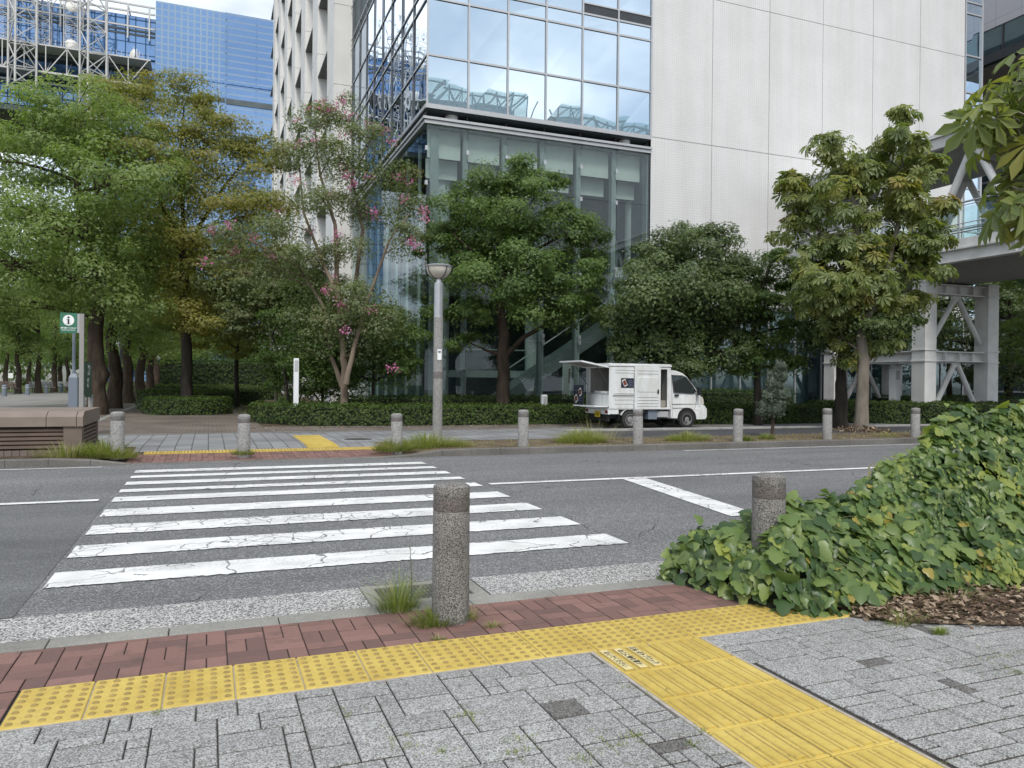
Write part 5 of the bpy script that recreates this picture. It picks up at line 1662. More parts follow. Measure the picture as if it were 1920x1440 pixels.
# --- big camphor at the head of the alley
D1 = 27.7
b1 = foot(180, D1)
cl = px_clumps([(60, 235, 75, 50), (140, 205, 85, 42), (225, 250, 80, 55), (100, 300, 100, 55), (205, 330, 95, 55), (30, 395, 70, 50), (285, 330, 60, 45),
                (110, 430, 110, 50), (235, 430, 85, 50), (20, 500, 75, 50), (170, 520, 95, 42), (85, 570, 85, 36), (225, 570, 80, 36), (-60, 300, 80, 90), (-60, 480, 90, 80), (280, 500, 60, 40)], D1, 3, 1.3)
tree('camphor_tree', 'broad bright green tree with a thick brown trunk behind the information sign', 'tree', b1,
     [b1, *tp([(184, 700), (176, 640), (188, 560), (172, 470), (150, 380), (140, 300)], D1)], cl, M['bark_brown'], M['leaf_camphor'], 54000, 0.10, CLUMP,
     r0=0.34, rtop=0.09, seed=3, puff=0.38, pflat=0.7, kpuff=15, loose=0.2, tspread=0.6, droop=0.15)
# --- zelkova with yellow green leaves
D2 = 30.0
b2 = foot(352, D2)
cl = px_clumps([(215, 185, 60, 24), (285, 178, 55, 24), (355, 165, 42, 26), (385, 205, 40, 26), (265, 225, 70, 28), (345, 235, 60, 28), (430, 255, 60, 28), (490, 275, 42, 22), (300, 285, 70, 32), (385, 290, 80, 36),
                (455, 320, 60, 32), (330, 350, 75, 34), (420, 375, 85, 36), (480, 400, 50, 30), (300, 410, 60, 30), (370, 440, 90, 34), (450, 470, 75, 30), (330, 500, 70, 28),
                (410, 530, 90, 28), (330, 570, 80, 26), (450, 560, 60, 26), (390, 600, 60, 20)], D2, 8, 1.2)
tree('zelkova_tree', 'tall spreading tree with olive yellow foliage, its dark trunk in a round hedge', 'tree', b2, None, cl, M['bark_dark'], M['leaf_zelkova'], 58000, 0.088, CLUMP,
     trunks=[([b2, *tp([(350, 690), (348, 600), (346, 500)], D2)], 0.23, 0.16),
             (tp([(346, 505), (330, 440), (285, 340), (250, 260), (225, 200)], D2), 0.11, 0.02),
             (tp([(347, 500), (345, 420), (335, 320), (345, 200)], D2), 0.10, 0.02),
             (tp([(348, 505), (370, 430), (420, 350), (470, 285)], D2), 0.10, 0.02)], seed=8, puff=0.52, pflat=0.5, kpuff=12, tshift=0.05, droop=0.1, loose=0.24, grow=1.25, tspread=0.6)
# --- crape myrtle in flower
D5 = 24.4
b5 = foot(645, D5)
cm = [(585, 225, 42, 22), (640, 215, 45, 22), (700, 255, 42, 22), (560, 290, 38, 26), (615, 300, 50, 28), (680, 320, 52, 28), (735, 340, 45, 22), (600, 370, 50, 26),
      (690, 395, 55, 30), (770, 395, 34, 28), (530, 425, 48, 24), (450, 445, 48, 22), (415, 482, 32, 18), (560, 475, 52, 22), (755, 455, 34, 28), (650, 470, 42, 24), (500, 515, 42, 22),
      (590, 530, 52, 30), (675, 560, 52, 34), (720, 600, 40, 32), (640, 610, 52, 36), (570, 590, 46, 28), (600, 650, 42, 24), (690, 650, 46, 30)]
cl = px_clumps(cm, D5, 12, 0.9)
cm_t = tree('crape_myrtle_tree', 'crape myrtle with pale sinuous stems and scattered pink flower clusters', 'tree', b5, None, cl, M['bark_myrtle'], M['leaf_myrtle'], 40000, 0.068, CLUMP,
     trunks=[([b5, *tp([(646, 690), (640, 620), (632, 520), (628, 420), (600, 330), (590, 240)], D5)], 0.13, 0.02),
             (tp([(648, 720), (665, 650), (690, 560), (730, 450), (768, 400)], D5 - 0.4), 0.09, 0.018),
             (tp([(642, 725), (618, 660), (610, 580), (560, 500), (470, 450), (410, 440)], D5 + 0.3), 0.08, 0.015),
             (tp([(640, 640), (665, 540), (680, 430), (660, 330), (700, 260)], D5 + 0.4), 0.085, 0.02),
             (tp([(636, 560), (600, 480), (570, 400), (560, 300)], D5 - 0.3), 0.07, 0.02)], seed=12, puff=0.50, pflat=0.8, kpuff=9, tspread=0.7, loose=0.5, grow=1.22)
rng = np.random.default_rng(44)
fl = [(578, 205), (600, 195), (640, 190), (655, 215), (620, 205), (555, 225), (690, 230), (720, 245), (735, 265), (590, 260), (640, 315), (660, 345), (650, 330), (690, 330), (620, 365), (757, 372), (795, 395), (798, 410), (770, 455), (780, 460),
      (395, 432), (385, 490), (430, 425), (478, 445), (520, 400), (610, 545), (640, 570), (700, 580), (650, 620), (555, 340), (700, 400), (745, 330), (560, 270), (650, 255), (765, 340), (620, 520), (680, 610), (735, 690), (440, 470), (510, 480), (583, 430), (632, 440)]
Pf, = [np.concatenate([at(x, y, D5 - 0.6 + rng.uniform(-0.7, 0.5)) - b5 + rng.normal(size=(n_, 3)) * np.array([0.10, 0.10, 0.08]) for (x, y) in fl for n_ in (int(rng.uniform(14, 52)),)])]
n_ = len(Pf)
leaf_mesh('flowers', Pf, rng.normal(size=(n_, 3)) + [0, -0.5, 0.6], rng.normal(size=(n_, 3)), 0.055 * rng.uniform(.7, 1.3, n_), CLUMP, M['flower'], cm_t, rng.random(n_))
# --- centre tree in front of the lobby
D6 = 25.7
b6 = foot(943, D6)
cl = px_clumps([(950, 330, 58, 26), (925, 360, 60, 26), (1010, 345, 42, 24), (1045, 345, 24, 20), (885, 395, 60, 28), (975, 395, 75, 32), (1035, 395, 40, 26), (855, 440, 52, 26), (925, 450, 82, 36), (1025, 445, 75, 34),
                (1105, 465, 40, 22), (815, 465, 36, 22), (860, 510, 60, 28), (960, 515, 90, 36), (1060, 520, 62, 30), (1110, 500, 30, 20), (840, 570, 52, 28), (1020, 575, 72, 28), (1090, 585, 50, 26), (880, 590, 40, 20), (880, 640, 40, 16), (940, 560, 50, 24)], D6, 20, 1.1)
tree('broadleaf_tree', 'dark green layered tree with a straight brown trunk in front of the glass lobby', 'tree', b6, None, cl, M['bark_brown'], M['leaf_dark'], 60000, 0.082, CLUMP,
     trunks=[([b6, *tp([(944, 700), (943, 640), (940, 580), (945, 500), (950, 420), (950, 340)], D6)], 0.25, 0.05),
             (tp([(946, 668), (985, 630), (1040, 600), (1090, 580)], D6), 0.10, 0.03), (tp([(940, 665), (915, 658), (885, 645)], D6), 0.07, 0.02),
             (tp([(942, 590), (925, 540), (885, 470), (850, 440)], D6), 0.09, 0.03), (tp([(946, 540), (1000, 470), (1060, 440)], D6), 0.09, 0.03)], seed=20, puff=0.40, pflat=0.72, kpuff=12, loose=0.14, grow=1.22, tspread=0.6)
# --- broad oak right of the lobby
D7 = 24.8
b7 = foot(1285, D7)
cl = px_clumps([(1265, 455, 52, 28), (1320, 460, 50, 26), (1225, 500, 52, 34), (1290, 500, 65, 34), (1360, 500, 50, 30), (1200, 545, 50, 34), (1270, 560, 80, 40), (1345, 555, 62, 38), (1395, 545, 32, 34), (1185, 600, 44, 34),
                (1245, 620, 70, 38), (1320, 615, 70, 40), (1385, 600, 40, 36), (1180, 655, 36, 26), (1235, 670, 60, 26), (1310, 670, 60, 26), (1375, 655, 40, 30)], D7, 31, 1.0)
tree('broadleaf_tree', 'dense rounded dark tree behind the white van', 'tree', b7, [b7, *tp([(1286, 690), (1283, 620), (1290, 540), (1295, 480)], D7)], cl, M['bark_dark'], M['leaf_oak'], 64000, 0.082, CLUMP,
     r0=0.2, rtop=0.05, seed=31, puff=0.36, pflat=0.85, kpuff=20, loose=0.16, grow=1.34, tspread=0.7)
# --- thin dark trees against the tiled wall and glazed base
def wood(name, label, px, depth, cl, bk, lf, n, sz, seed, r0=0.13, group=None, trunk=None, puff=0.45, pflat=0.45, tshift=0.0, kp=8):
    b_ = foot(px, depth)
    tr = [b_] + (tp(trunk, depth) if trunk else tp([(px, 690), (px + 4, 620), (px, 540)], depth))
    return tree(name, label, 'tree', b_, tr, px_clumps(cl, depth, seed, 1.0), bk, lf, n, sz, CLUMP, group=group, r0=r0, rtop=r0 * 0.3, seed=seed, puff=puff, pflat=pflat, kpuff=kp, tshift=tshift)
wood('slender_tree', 'slender open crowned dark tree between the rounded tree and the chestnut', 1422, 25.0, [(1445, 495, 42, 22), (1480, 520, 34, 24), (1425, 530, 34, 24), (1460, 570, 50, 24), (1410, 590, 34, 22), (1490, 610, 40, 22), (1440, 640, 46, 24), (1400, 680, 40, 24), (1470, 680, 40, 22)],
     M['bark_dark'], M['leaf_dark'], 17000, 0.085, 40, trunk=[(1420, 690), (1412, 610), (1430, 540), (1445, 490)])
wood('stunted_tree', 'dark knobbly tree with a cut back trunk behind the chestnut', 1576, 24.0, [(1560, 560, 60, 40), (1650, 540, 60, 34), (1610, 610, 80, 34), (1690, 590, 40, 30), (1540, 640, 50, 22), (1660, 640, 40, 22)],
     M['bark_dark'], M['leaf_oak'], 20000, 0.09, 41, 0.22, trunk=[(1577, 720), (1575, 680), (1590, 600)])
# understory
wood('thicket_tree', 'leafy green bush tree filling in behind the crape myrtle stems', 700, 25.9, [(690, 590, 56, 36), (735, 630, 52, 40), (650, 640, 50, 36), (715, 685, 56, 34), (650, 700, 46, 30), (600, 690, 46, 30), (590, 630, 50, 34), (740, 690, 40, 34), (610, 575, 40, 26)], M['bark_dark'], M['leaf_dark'], 26000, 0.08, 43, 0.06)
wood('multi_stem_tree', 'pale multi stemmed tree with blue green leaves left of the crape myrtle', 520, 28.5, [(480, 550, 66, 34), (540, 560, 60, 36), (430, 535, 54, 30), (510, 610, 66, 30), (575, 610, 46, 34), (455, 600, 46, 26), (560, 520, 50, 30), (500, 500, 50, 26), (590, 560, 40, 30)], M['bark_pale'], M['leaf_myrtle'], 30000, 0.085, 45, 0.07, trunk=[(515, 690), (505, 620), (500, 560)])
wood('multi_stem_tree', 'dark thin stemmed tree standing behind the round hedges', 445, 36.0, [(440, 500, 60, 34), (490, 540, 60, 34), (410, 570, 50, 28), (480, 590, 56, 26), (540, 500, 50, 30), (400, 510, 50, 30), (530, 590, 50, 26), (430, 620, 60, 26), (370, 560, 50, 30), (490, 630, 50, 24), (400, 640, 50, 22), (350, 600, 44, 26), (550, 560, 40, 30), (450, 650, 40, 20)], M['bark_dark'], M['leaf_zelkova'], 36000, 0.09, 46, 0.12, trunk=[(443, 690), (446, 620), (450, 540)])
wood('thicket_tree', 'dark low shrub tree at the foot of the white finned wing', 605, 28.0, [(580, 700, 40, 30), (620, 705, 40, 30), (560, 670, 36, 30), (600, 660, 50, 34), (640, 680, 40, 34), (545, 715, 34, 26), (660, 715, 36, 26), (590, 735, 60, 20), (530, 690, 30, 26)], M['bark_dark'], M['leaf_dark'], 22000, 0.085, 48, 0.06)
wood('multi_stem_tree', 'leaning dark stemmed tree in the shade beside the tall light post', 545, 27.0, [(575, 545, 46, 30), (600, 600, 46, 34), (540, 600, 40, 26), (570, 660, 46, 34), (520, 650, 36, 26)], M['bark_dark'], M['leaf_dark'], 14000, 0.085, 47, 0.06, trunk=[(535, 700), (510, 630), (540, 560)])
# --- trees right of the footbridge
wood('shade_tree', 'dark tree under the footbridge at the right edge', 1893, 34.0, [(1880, 560, 50, 40), (1930, 600, 60, 50), (1880, 650, 46, 40), (1800, 590, 60, 40), (1790, 640, 50, 40), (1830, 690, 50, 30), (1900, 700, 50, 30), (1960, 690, 50, 40)],
     M['bark_dark'], M['leaf_oak'], 14000, 0.12, 50, 0.2)
wood('shade_tree', 'dark tree seen between the portal frame legs', 1780, 36.0, [(1700, 560, 50, 36), (1750, 560, 60, 40), (1790, 520, 40, 30), (1745, 620, 46, 30)], M['bark_dark'], M['leaf_oak'], 8000, 0.12, 51, 0.15)
wood('shade_tree', 'dark tree behind the right portal leg', 1990, 30.0, [(1930, 520, 60, 40), (1990, 600, 80, 60), (1920, 640, 50, 40), (2000, 480, 70, 50)], M['bark_dark'], M['leaf_dark'], 9000, 0.11, 52, 0.2)

# --- street horse chestnut
D9 = 22.3
b9 = foot(1616, D9)
cl = px_clumps([(1690, 225, 24, 20), (1685, 265, 34, 26), (1570, 280, 36, 24), (1690, 310, 46, 28), (1640, 295, 40, 28), (1610, 330, 40, 26), (1575, 330, 44, 32), (1490, 340, 26, 18), (1635, 350, 52, 30), (1735, 330, 40, 26), (1500, 370, 36, 22), (1560, 390, 50, 30), (1655, 400, 60, 32), (1735, 390, 44, 26),
                (1500, 430, 40, 24), (1580, 450, 62, 32), (1670, 460, 62, 30), (1740, 440, 36, 26), (1500, 490, 36, 26), (1560, 520, 60, 32), (1650, 520, 64, 30), (1730, 500, 40, 28), (1520, 560, 40, 28), (1600, 580, 60, 32), (1680, 570, 50, 28), (1570, 630, 40, 22), (1640, 640, 42, 24), (1600, 670, 28, 16)], D9, 60, 0.9)
ch = tree('horse_chestnut_tree', 'horse chestnut street tree with a smooth pale trunk and browning palmate leaves', 'tree', b9, None, cl, M['bark_pale'], M['leaf_chestnut'], 3900, 0.265, PALM,
     trunks=[([b9, *tp([(1617, 740), (1618, 660), (1612, 560), (1610, 460), (1600, 380), (1575, 300)], D9)], 0.20, 0.04), (tp([(1616, 620), (1660, 520), (1690, 400), (1692, 240)], D9), 0.10, 0.02), (tp([(1612, 560), (1560, 470), (1510, 390)], D9), 0.08, 0.02)],
     seed=60, puff=0.55, pflat=0.7, kpuff=6, up=0.8, droop=0.75, tshift=-0.02, tspread=0.5, loose=0.22)
# dry suckers and leaves at the foot of the chestnut
rng = np.random.default_rng(5)
n_ = 420
a = rng.random(n_) * 6.28; r = 0.16 + 0.6 * rng.random(n_) ** 1.5
Pq = np.stack([r * np.cos(a), r * np.sin(a), 0.02 + 0.22 * rng.random(n_) * np.exp(-r * 2)], 1)
leaf_mesh('foot_litter', Pq, rng.normal(size=(n_, 3)) + [0, 0, 1.0], rng.normal(size=(n_, 3)), 0.12 * rng.uniform(.6, 1.3, n_), LEAF, M['litter'], ch, rng.random(n_))

# --- chestnut reaching in at the upper right, close to the camera
D10 = 6.4
bn = foot(2290, D10, 0.0)
br_ = [(1915, 165, -0.2), (1890, 200, -.3), (1862, 235, -.1), (1915, 240, .1), (1890, 280, 0), (1930, 310, -.2), (1905, 340, .2), (1930, 375, 0), (1900, 385, -.2), (1960, 200, 0), (1980, 330, 0), (1935, 400, .2), (1990, 110, .2), (1940, 150, .3), (2060, 250, 0), (2080, 120, .3)]
cl = [(at(x, y, D10 + d), (0.16, 0.16, 0.13), 1.0) for x, y, d in br_]
tree('horse_chestnut_tree', 'close horse chestnut branch with large leaflets hanging in from the upper right corner', 'tree', bn, None, cl, M['bark_pale'], M['leaf_chestnut'], 190, 0.255, PALM,
     trunks=[([bn, *tp([(2290, 700), (2280, 400), (2260, 100)], D10)], 0.15, 0.07), (tp([(2280, 420), (2100, 300), (1950, 240), (1900, 225)], D10), 0.05, 0.012), (tp([(2200, 350), (2050, 340), (1930, 340), (1910, 370)], D10), 0.035, 0.008), (tp([(2270, 260), (2120, 170), (1980, 150), (1920, 160)], D10), 0.04, 0.01)],
     seed=70, puff=1.0, loose=0.3, grow=1.25, pflat=0.6, kpuff=6, up=0.7, droop=1.3, tshift=0.0, tspread=0.6)

# --- alley of camphors behind the first one, then a second row across the plaza
def alley_tree(label, loc, seed):
    rng = np.random.default_rng(seed)
    b_ = np.array([0, 0, 0.0])
    cl = []
    for k in range(13):
        a = k * 2.4; rr = 1.0 + 2.3 * ((k * 0.618) % 1)
        z = 3.4 + 6.2 * ((k * 0.381 + 0.1) % 1)
        cl.append((np.array([rr * math.cos(a), rr * math.sin(a), z]), (1.5, 1.5, 0.9), 1.0))
    return tree('alley_tree', label, 'tree', b_, [b_, (0.1, 0, 1.5), (-0.1, 0.1, 3.0), (0.1, 0, 5.0), (0, 0, 8.5)], cl, M['bark_brown'], M['leaf_camphor'], 15000, 0.14, CLUMP, 'camphor trees in a row along the brick path',
                r0=0.33, rtop=0.08, seed=seed, puff=0.5, pflat=0.5, kpuff=7)
proto = None
al = [(212, 33.6, 'second'), (240, 40.5, 'third'), (265, 46.5, 'fourth'), (280, 54, 'fifth'), (291, 62, 'sixth'), (300, 71, 'seventh'), (308, 82, 'eighth'), (314, 95, 'ninth')]
rr_ = random.Random(9)
for i, (px, dpt, word) in enumerate(al):
    lab = f'camphor tree of the path alley, {word} trunk back from the information sign'
    f_ = foot(px, dpt)
    if proto is None:
        proto = alley_tree(lab, f_, 81); proto.location = f_
    else:
        c = copy_tree(proto); c.location = f_; c['label'] = lab
        s_ = rr_.uniform(0.92, 1.12); c.scale = (s_, s_, s_)
        c.rotation_euler = (0, 0, i * 1.7)
rows = [(34, 60, 'first plaza trunk from the left edge, beside the slatted bench'), (73, 62, 'plaza trunk in front of the white bench'), (101, 68, 'leaning plaza trunk right of the white bench'), (127, 74, 'plaza trunk hidden partly by the grey pole'), (55, 88, 'darker trunk standing back on the lawn'), (112, 92, 'dark lawn trunk between two plaza trunks'), (-40, 56, 'plaza tree just outside the left edge with branches reaching in'), (12, 78, 'small lawn tree beyond the benches')]
for i, (px, dpt, lab) in enumerate(rows):
    c = copy_tree(proto); c.location = foot(px, dpt); c['label'] = 'camphor tree on the plaza, ' + lab
    c['group'] = 'trees across the plaza'
    s_ = rr_.uniform(0.95, 1.2); c.scale = (s_ * (0.8 if dpt > 80 else 0.72), s_ * (0.8 if dpt > 80 else 0.72), s_)
    c.rotation_euler = (0, 0, 0.9 + i * 2.1)

# --- hedges
def hedge(label, outline, h, n, group='clipped hedges around the planting beds', z0=FZ - 0.03, leaf=0.060, seed=1, bulge=0.12, mat_='leaf_hedge', tshift=0.0, var=0.10):
    """outline: ground polygon (x, y), height h; a clipped mass of small leaves over a twig core"""
    rng = np.random.default_rng(seed)
    P = np.array(outline, float); c = P.mean(0)
    t_ = thing('hedge', label, 'hedge', (c[0], c[1], z0), 0, group)
    Q = P - c
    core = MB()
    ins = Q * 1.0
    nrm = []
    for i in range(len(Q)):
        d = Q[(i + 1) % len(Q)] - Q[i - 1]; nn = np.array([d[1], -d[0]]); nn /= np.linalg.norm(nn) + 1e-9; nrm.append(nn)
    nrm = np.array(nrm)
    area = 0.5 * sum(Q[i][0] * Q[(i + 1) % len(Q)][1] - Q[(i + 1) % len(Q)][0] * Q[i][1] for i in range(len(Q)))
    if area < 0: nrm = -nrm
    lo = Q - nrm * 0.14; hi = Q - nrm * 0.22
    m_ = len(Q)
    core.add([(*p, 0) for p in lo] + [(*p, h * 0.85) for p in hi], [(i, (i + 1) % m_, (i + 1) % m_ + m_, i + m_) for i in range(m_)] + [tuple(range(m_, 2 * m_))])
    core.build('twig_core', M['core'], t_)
    # sample sides and top
    el = np.array([np.linalg.norm(Q[(i + 1) % m_] - Q[i]) for i in range(m_)])
    per = el.sum(); A = abs(area)
    ns = int(n * per * h / (per * h + A)); ntop = n - ns
    ei = rng.choice(m_, ns, p=el / per); t = rng.random(ns)[:, None]
    p2 = Q[ei] * (1 - t) + Q[(ei + 1) % m_] * t
    nn = nrm[ei] * (1 - t) + nrm[(ei + 1) % m_] * t; nn /= np.linalg.norm(nn, axis=1, keepdims=True)
    z = h * rng.random(ns) ** 0.85
    rnd = np.sqrt(np.clip(1 - (z / (h * 1.12)) ** 4, 0.05, 1))
    def lump(x, y, zz): return (np.sin(x * 3.1 + seed) * np.sin(y * 2.7 + 1) + 0.7 * np.sin(x * 7.3 + zz * 6) * np.sin(y * 6.1 + zz * 4 + seed) + .5 * np.sin(x * 15 + zz * 11 + seed) * np.cos(y * 13 + zz * 9)) * var * 0.55
    offn = (rnd - 0.75) * bulge * 2 + lump(p2[:, 0], p2[:, 1], z) + rng.normal(size=ns) * 0.03
    S1 = np.column_stack([p2 + nn * offn[:, None] - nn * 0.06, z])
    N1 = np.column_stack([nn, 0.5 + 0 * z]) + rng.normal(size=(ns, 3)) * 0.45
    # top by rejection
    mn, mx_ = Q.min(0), Q.max(0)
    pts = np.zeros((0, 2))
    while len(pts) < ntop:
        cand = mn + (mx_ - mn) * rng.random((ntop * 2, 2))
        ins_ = np.zeros(len(cand), bool)
        for i in range(m_):
            a, b_ = Q[i], Q[(i + 1) % m_]
            cnd = ((a[1] > cand[:, 1]) != (b_[1] > cand[:, 1])) & (cand[:, 0] < (b_[0] - a[0]) * (cand[:, 1] - a[1]) / (b_[1] - a[1] + 1e-12) + a[0])
            ins_ ^= cnd
        pts = np.concatenate([pts, cand[ins_]])
    pts = pts[:ntop]
    zt_ = h * 0.93 + lump(pts[:, 0], pts[:, 1], 0.3) * 0.9 + rng.normal(size=ntop) * 0.025
    S2 = np.column_stack([pts, zt_])
    N2 = np.column_stack([rng.normal(size=(ntop, 2)) * 0.45, np.ones(ntop)])
    PP = np.concatenate([S1, S2]); NN = np.concatenate([N1, N2])
    k = len(PP)
    tl = np.clip(0.4 + tshift + 0.10 * np.sin(PP[:, 0] * 2.2) + rng.normal(size=k) * 0.2, 0, 1)
    leaf_mesh('foliage', PP, NN, rng.normal(size=(k, 3)) + [0, 0, 0.5], leaf * rng.uniform(.7, 1.3, k), CLUMP, M[mat_], t_, tl)
    return t_
def oval(cx, cy_, rx, ry, n=18, rot=0):
    return [(cx + rx * math.cos(2 * math.pi * k / n) * math.cos(rot) - ry * math.sin(2 * math.pi * k / n) * math.sin(rot), cy_ + rx * math.cos(2 * math.pi * k / n) * math.sin(rot) + ry * math.sin(2 * math.pi * k / n) * math.cos(rot)) for k in range(n)]
def gxy(px, py, z=FZ): p = G(px, py, z); return (p[0], p[1])
hedge('long clipped hedge in front of the lobby, from the path to the van', [(1.15, 25.4), (1.55, 24.2), (2.6, 23.0), (4.2, 22.3), (7, 22.15), (10, 22.2), (13, 22.3), (14.2, 22.4), (14.2, 24.0), (9, 24.2), (5, 24.2), (3.3, 25.4), (2.4, 26.3), (1.5, 26.2)], 0.62, 20000, seed=1)
hedge('low back hedge along the foot of the lobby glass', [(4.0, 25.2), (16.5, 25.2), (16.5, 26.2), (4.0, 26.2)], 0.86, 9000, seed=2, tshift=-0.1)
hedge('hedge behind the van and the conifer, up to the chestnut trunk', [(14.4, 21.3), (17, 20.9), (20.3, 20.9), (20.3, 22.6), (17, 22.8), (14.4, 22.9)], 0.66, 9000, seed=3)
hedge('rounded hedge end in front of the footbridge legs', [(20.5, 20.9), (23.0, 19.3), (24.6, 18.3), (25.6, 18.4), (25.9, 19.4), (25.0, 20.0), (22, 21.9), (20.5, 22.4)], 0.80, 8000, seed=4)
hedge('dark clipped hedge block against the glazed base', [(18.2, 25.2), (22.5, 25.2), (22.5, 26.4), (18.2, 26.4)], 1.15, 4000, seed=5, tshift=-0.2)
hedge('dark low hedge under the footbridge', [(26.2, 22.4), (33, 22.4), (33, 25.0), (26.2, 25.0)], 0.95, 5000, seed=6, tshift=-0.1)
c_ = foot(352, 29.0)
hedge('round hedge skirt nearest the road at the zelkova foot', oval(c_[0] + 0.05, c_[1] + 0.1, 1.55, 1.5), 0.66, 6000, seed=7)
c_ = foot(350, 33.5)
hedge('wider round hedge just behind the zelkova', oval(c_[0], c_[1], 1.95, 1.8), 0.84, 5500, seed=8)
c_ = foot(385, 40.0)
hedge('third hedge clump back along the brick path', oval(c_[0], c_[1], 2.9, 2.0), 0.80, 5000, seed=9, leaf=0.08)
c_ = foot(455, 50.0)
hedge('far hedge clump at the bend of the path', oval(c_[0], c_[1], 2.2, 1.6), 0.9, 3000, seed=10, leaf=0.09)
c_ = foot(360, 58.0)
hedge('bright low hedge far down the path', oval(c_[0], c_[1], 4.5, 1.6), 0.9, 3500, seed=12, leaf=0.1, tshift=0.2)
c_ = foot(400, 72.0)
hedge('tall dark hedge wall closing the view down the path', [(c_[0] - 4.5, c_[1] - 1), (c_[0] + 16, c_[1] - 4), (c_[0] + 16, c_[1] - 2), (c_[0] - 4.5, c_[1] + 1)], 3.2, 7000, seed=13, leaf=0.16, tshift=-0.3)

# --- small grey green conifer in the strip
Dc = 20.6
bc = np.array([*on_y(1447, 824, 15.6)[:2], FZ - 0.02])
Dc = float((bc - CAM) @ CF)
cl = px_clumps([(1462, 688, 9, 13), (1455, 715, 13, 17), (1447, 748, 15, 16), (1461, 738, 13, 17), (1437, 772, 15, 12), (1458, 768, 14, 13), (1467, 706, 9, 14), (1444, 732, 9, 14), (1472, 745, 8, 12)], Dc, 90, 0.6)
tree('conifer', 'small leaning grey green conifer between two far bollards', 'tree', bc, [bc, *tp([(1450, 780), (1455, 730), (1463, 680)], Dc)], cl, M['bark_brown'], M['leaf_conifer'], 9000, 0.085, SPRAY, r0=0.045, rtop=0.012, seed=90, puff=0.6, pflat=1.2, kpuff=9, up=0.1, droop=-0.9, grow=1.0, loose=0.2, tspread=0.8)

# --- far wood behind the plaza: one mass
rng = np.random.default_rng(99)
Pw, Nw = [], []
for k in range(150):
    px = rng.uniform(-250, 640); dpt = rng.uniform(105, 150); zc = rng.uniform(1.5, 10.5)
    c_ = at(px, 720, dpt); c_[2] = zc
    n_ = 170
    u = rng.normal(size=(n_, 3)); u /= np.linalg.norm(u, axis=1, keepdims=True)
    Pw.append(c_ + u * np.array([3.2, 3.2, 2.0]) * rng.uniform(.6, 1, (n_, 1))); Nw.append(u + rng.normal(size=(n_, 3)) * .4 + [0, 0, .6])
Pw, Nw = np.concatenate(Pw), np.concatenate(Nw); n_ = len(Pw)
o = leaf_mesh('far_wood', Pw, Nw, rng.normal(size=(n_, 3)), 0.62 * rng.uniform(.6, 1.3, n_), CLUMP, M['leaf_dark'], None, np.clip(0.35 + 0.25 * rng.normal(size=n_), 0, 1))
tag(o, 'dense band of far trees closing off the lawn behind the plaza', 'woodland', kind='stuff')

# --- ivy mound over the near kerb
IVX = [3.12, 3.2, 3.32, 3.54, 3.9, 4.37, 4.87, 5.32, 6.2, 8.5]
IVF = [4.80, 4.45, 3.95, 3.72, 3.74, 3.90, 3.88, 3.80, 3.75, 3.7]          # front foot of the ivy
RX = [2.95, 3.03, 3.34, 3.76, 4.16, 4.62, 4.80, 5.1, 5.4, 5.83, 6.6, 8.5]
RZH = [0.0, 0.13, 0.31, 0.40, 0.42, 0.43, 0.53, 0.68, 0.87, 1.08, 1.17, 1.2]   # ridge height
def ivy_h(x, y):
    f = np.interp(x, IVX, IVF); h = np.interp(x, RX, RZH)
    s_ = np.clip((y - f) / np.maximum(0.2, 4.62 - f), 0, 1)
    back = np.clip((np.interp(x, [3.0, 3.5, 4.2], [4.88, 4.97, 5.12]) - y) / 0.42, 0, 1)
    prof = np.minimum(1, 0.30 * np.sqrt(s_) + 0.70 * s_ ** (0.9 + 0.9 * np.clip((x - 4.2) / 1.2, 0, 1)))
    tongue = 0.25 * np.exp(-((x - 3.64) ** 2 / 0.07 + (y - 4.05) ** 2 / 0.035)) * (s_ > 0.02)
    return h * prof * np.sqrt(back) + tongue
ivy = thing('ivy_mound', 'heap of broad green ivy leaves spilling over the kerb and pavement at right', 'ivy', (4.5, 4.4, 0.0))
mb = MB()
gx, gy = np.linspace(2.95, 8.5, 64), np.linspace(3.6, 5.14, 24)
vs = [(x - 4.5, y - 4.4, float(ivy_h(x, y)) * 0.78 - 0.07) for y in gy for x in gx]
fs = [(j * 64 + i, j * 64 + i + 1, (j + 1) * 64 + i + 1, (j + 1) * 64 + i) for j in range(23) for i in range(63)]
mb.add(vs, fs); mb.build('stem_mass', M['core'], ivy, True)
rng = np.random.default_rng(17)
n_ = 10000
x = 3.08 + 4.3 * rng.random(n_); y = 3.6 + 1.55 * rng.random(n_)
xt = 3.10 + 0.5 * rng.random(900); yt = 4.0 + 0.95 * rng.random(900)
x, y = np.concatenate([x, xt]), np.concatenate([y, yt]); n_ = len(x)
f = np.interp(x, IVX, IVF)
keep = (y > f - 0.05 + 0.06 * rng.random(n_)) & (y < np.interp(x, [3.0, 3.5, 4.2], [4.84, 4.92, 5.08])) & (ivy_h(x, y) > -1)
x, y = x[keep], y[keep]; n_ = len(x)
e_ = 0.03
hx = (ivy_h(x + e_, y) - ivy_h(x - e_, y)) / (2 * e_); hy = (ivy_h(x, y + e_) - ivy_h(x, y - e_)) / (2 * e_)
Nn = np.stack([-hx, -hy, np.ones(n_)], 1); Nn /= np.linalg.norm(Nn, axis=1, keepdims=True)
lump = 0.075 * np.sin(x * 7.1 + 2 * np.sin(y * 5)) * np.sin(y * 8.3 + 1 + np.sin(x * 3)) + 0.045 * np.sin(x * 17 + y * 4) * np.sin(y * 15 - x * 3)
z = ivy_h(x, y) + np.maximum(0.006, 0.045 + lump + rng.normal(size=n_) * 0.045)
Pv = np.stack([x - 4.5, y - 4.4, z], 1)
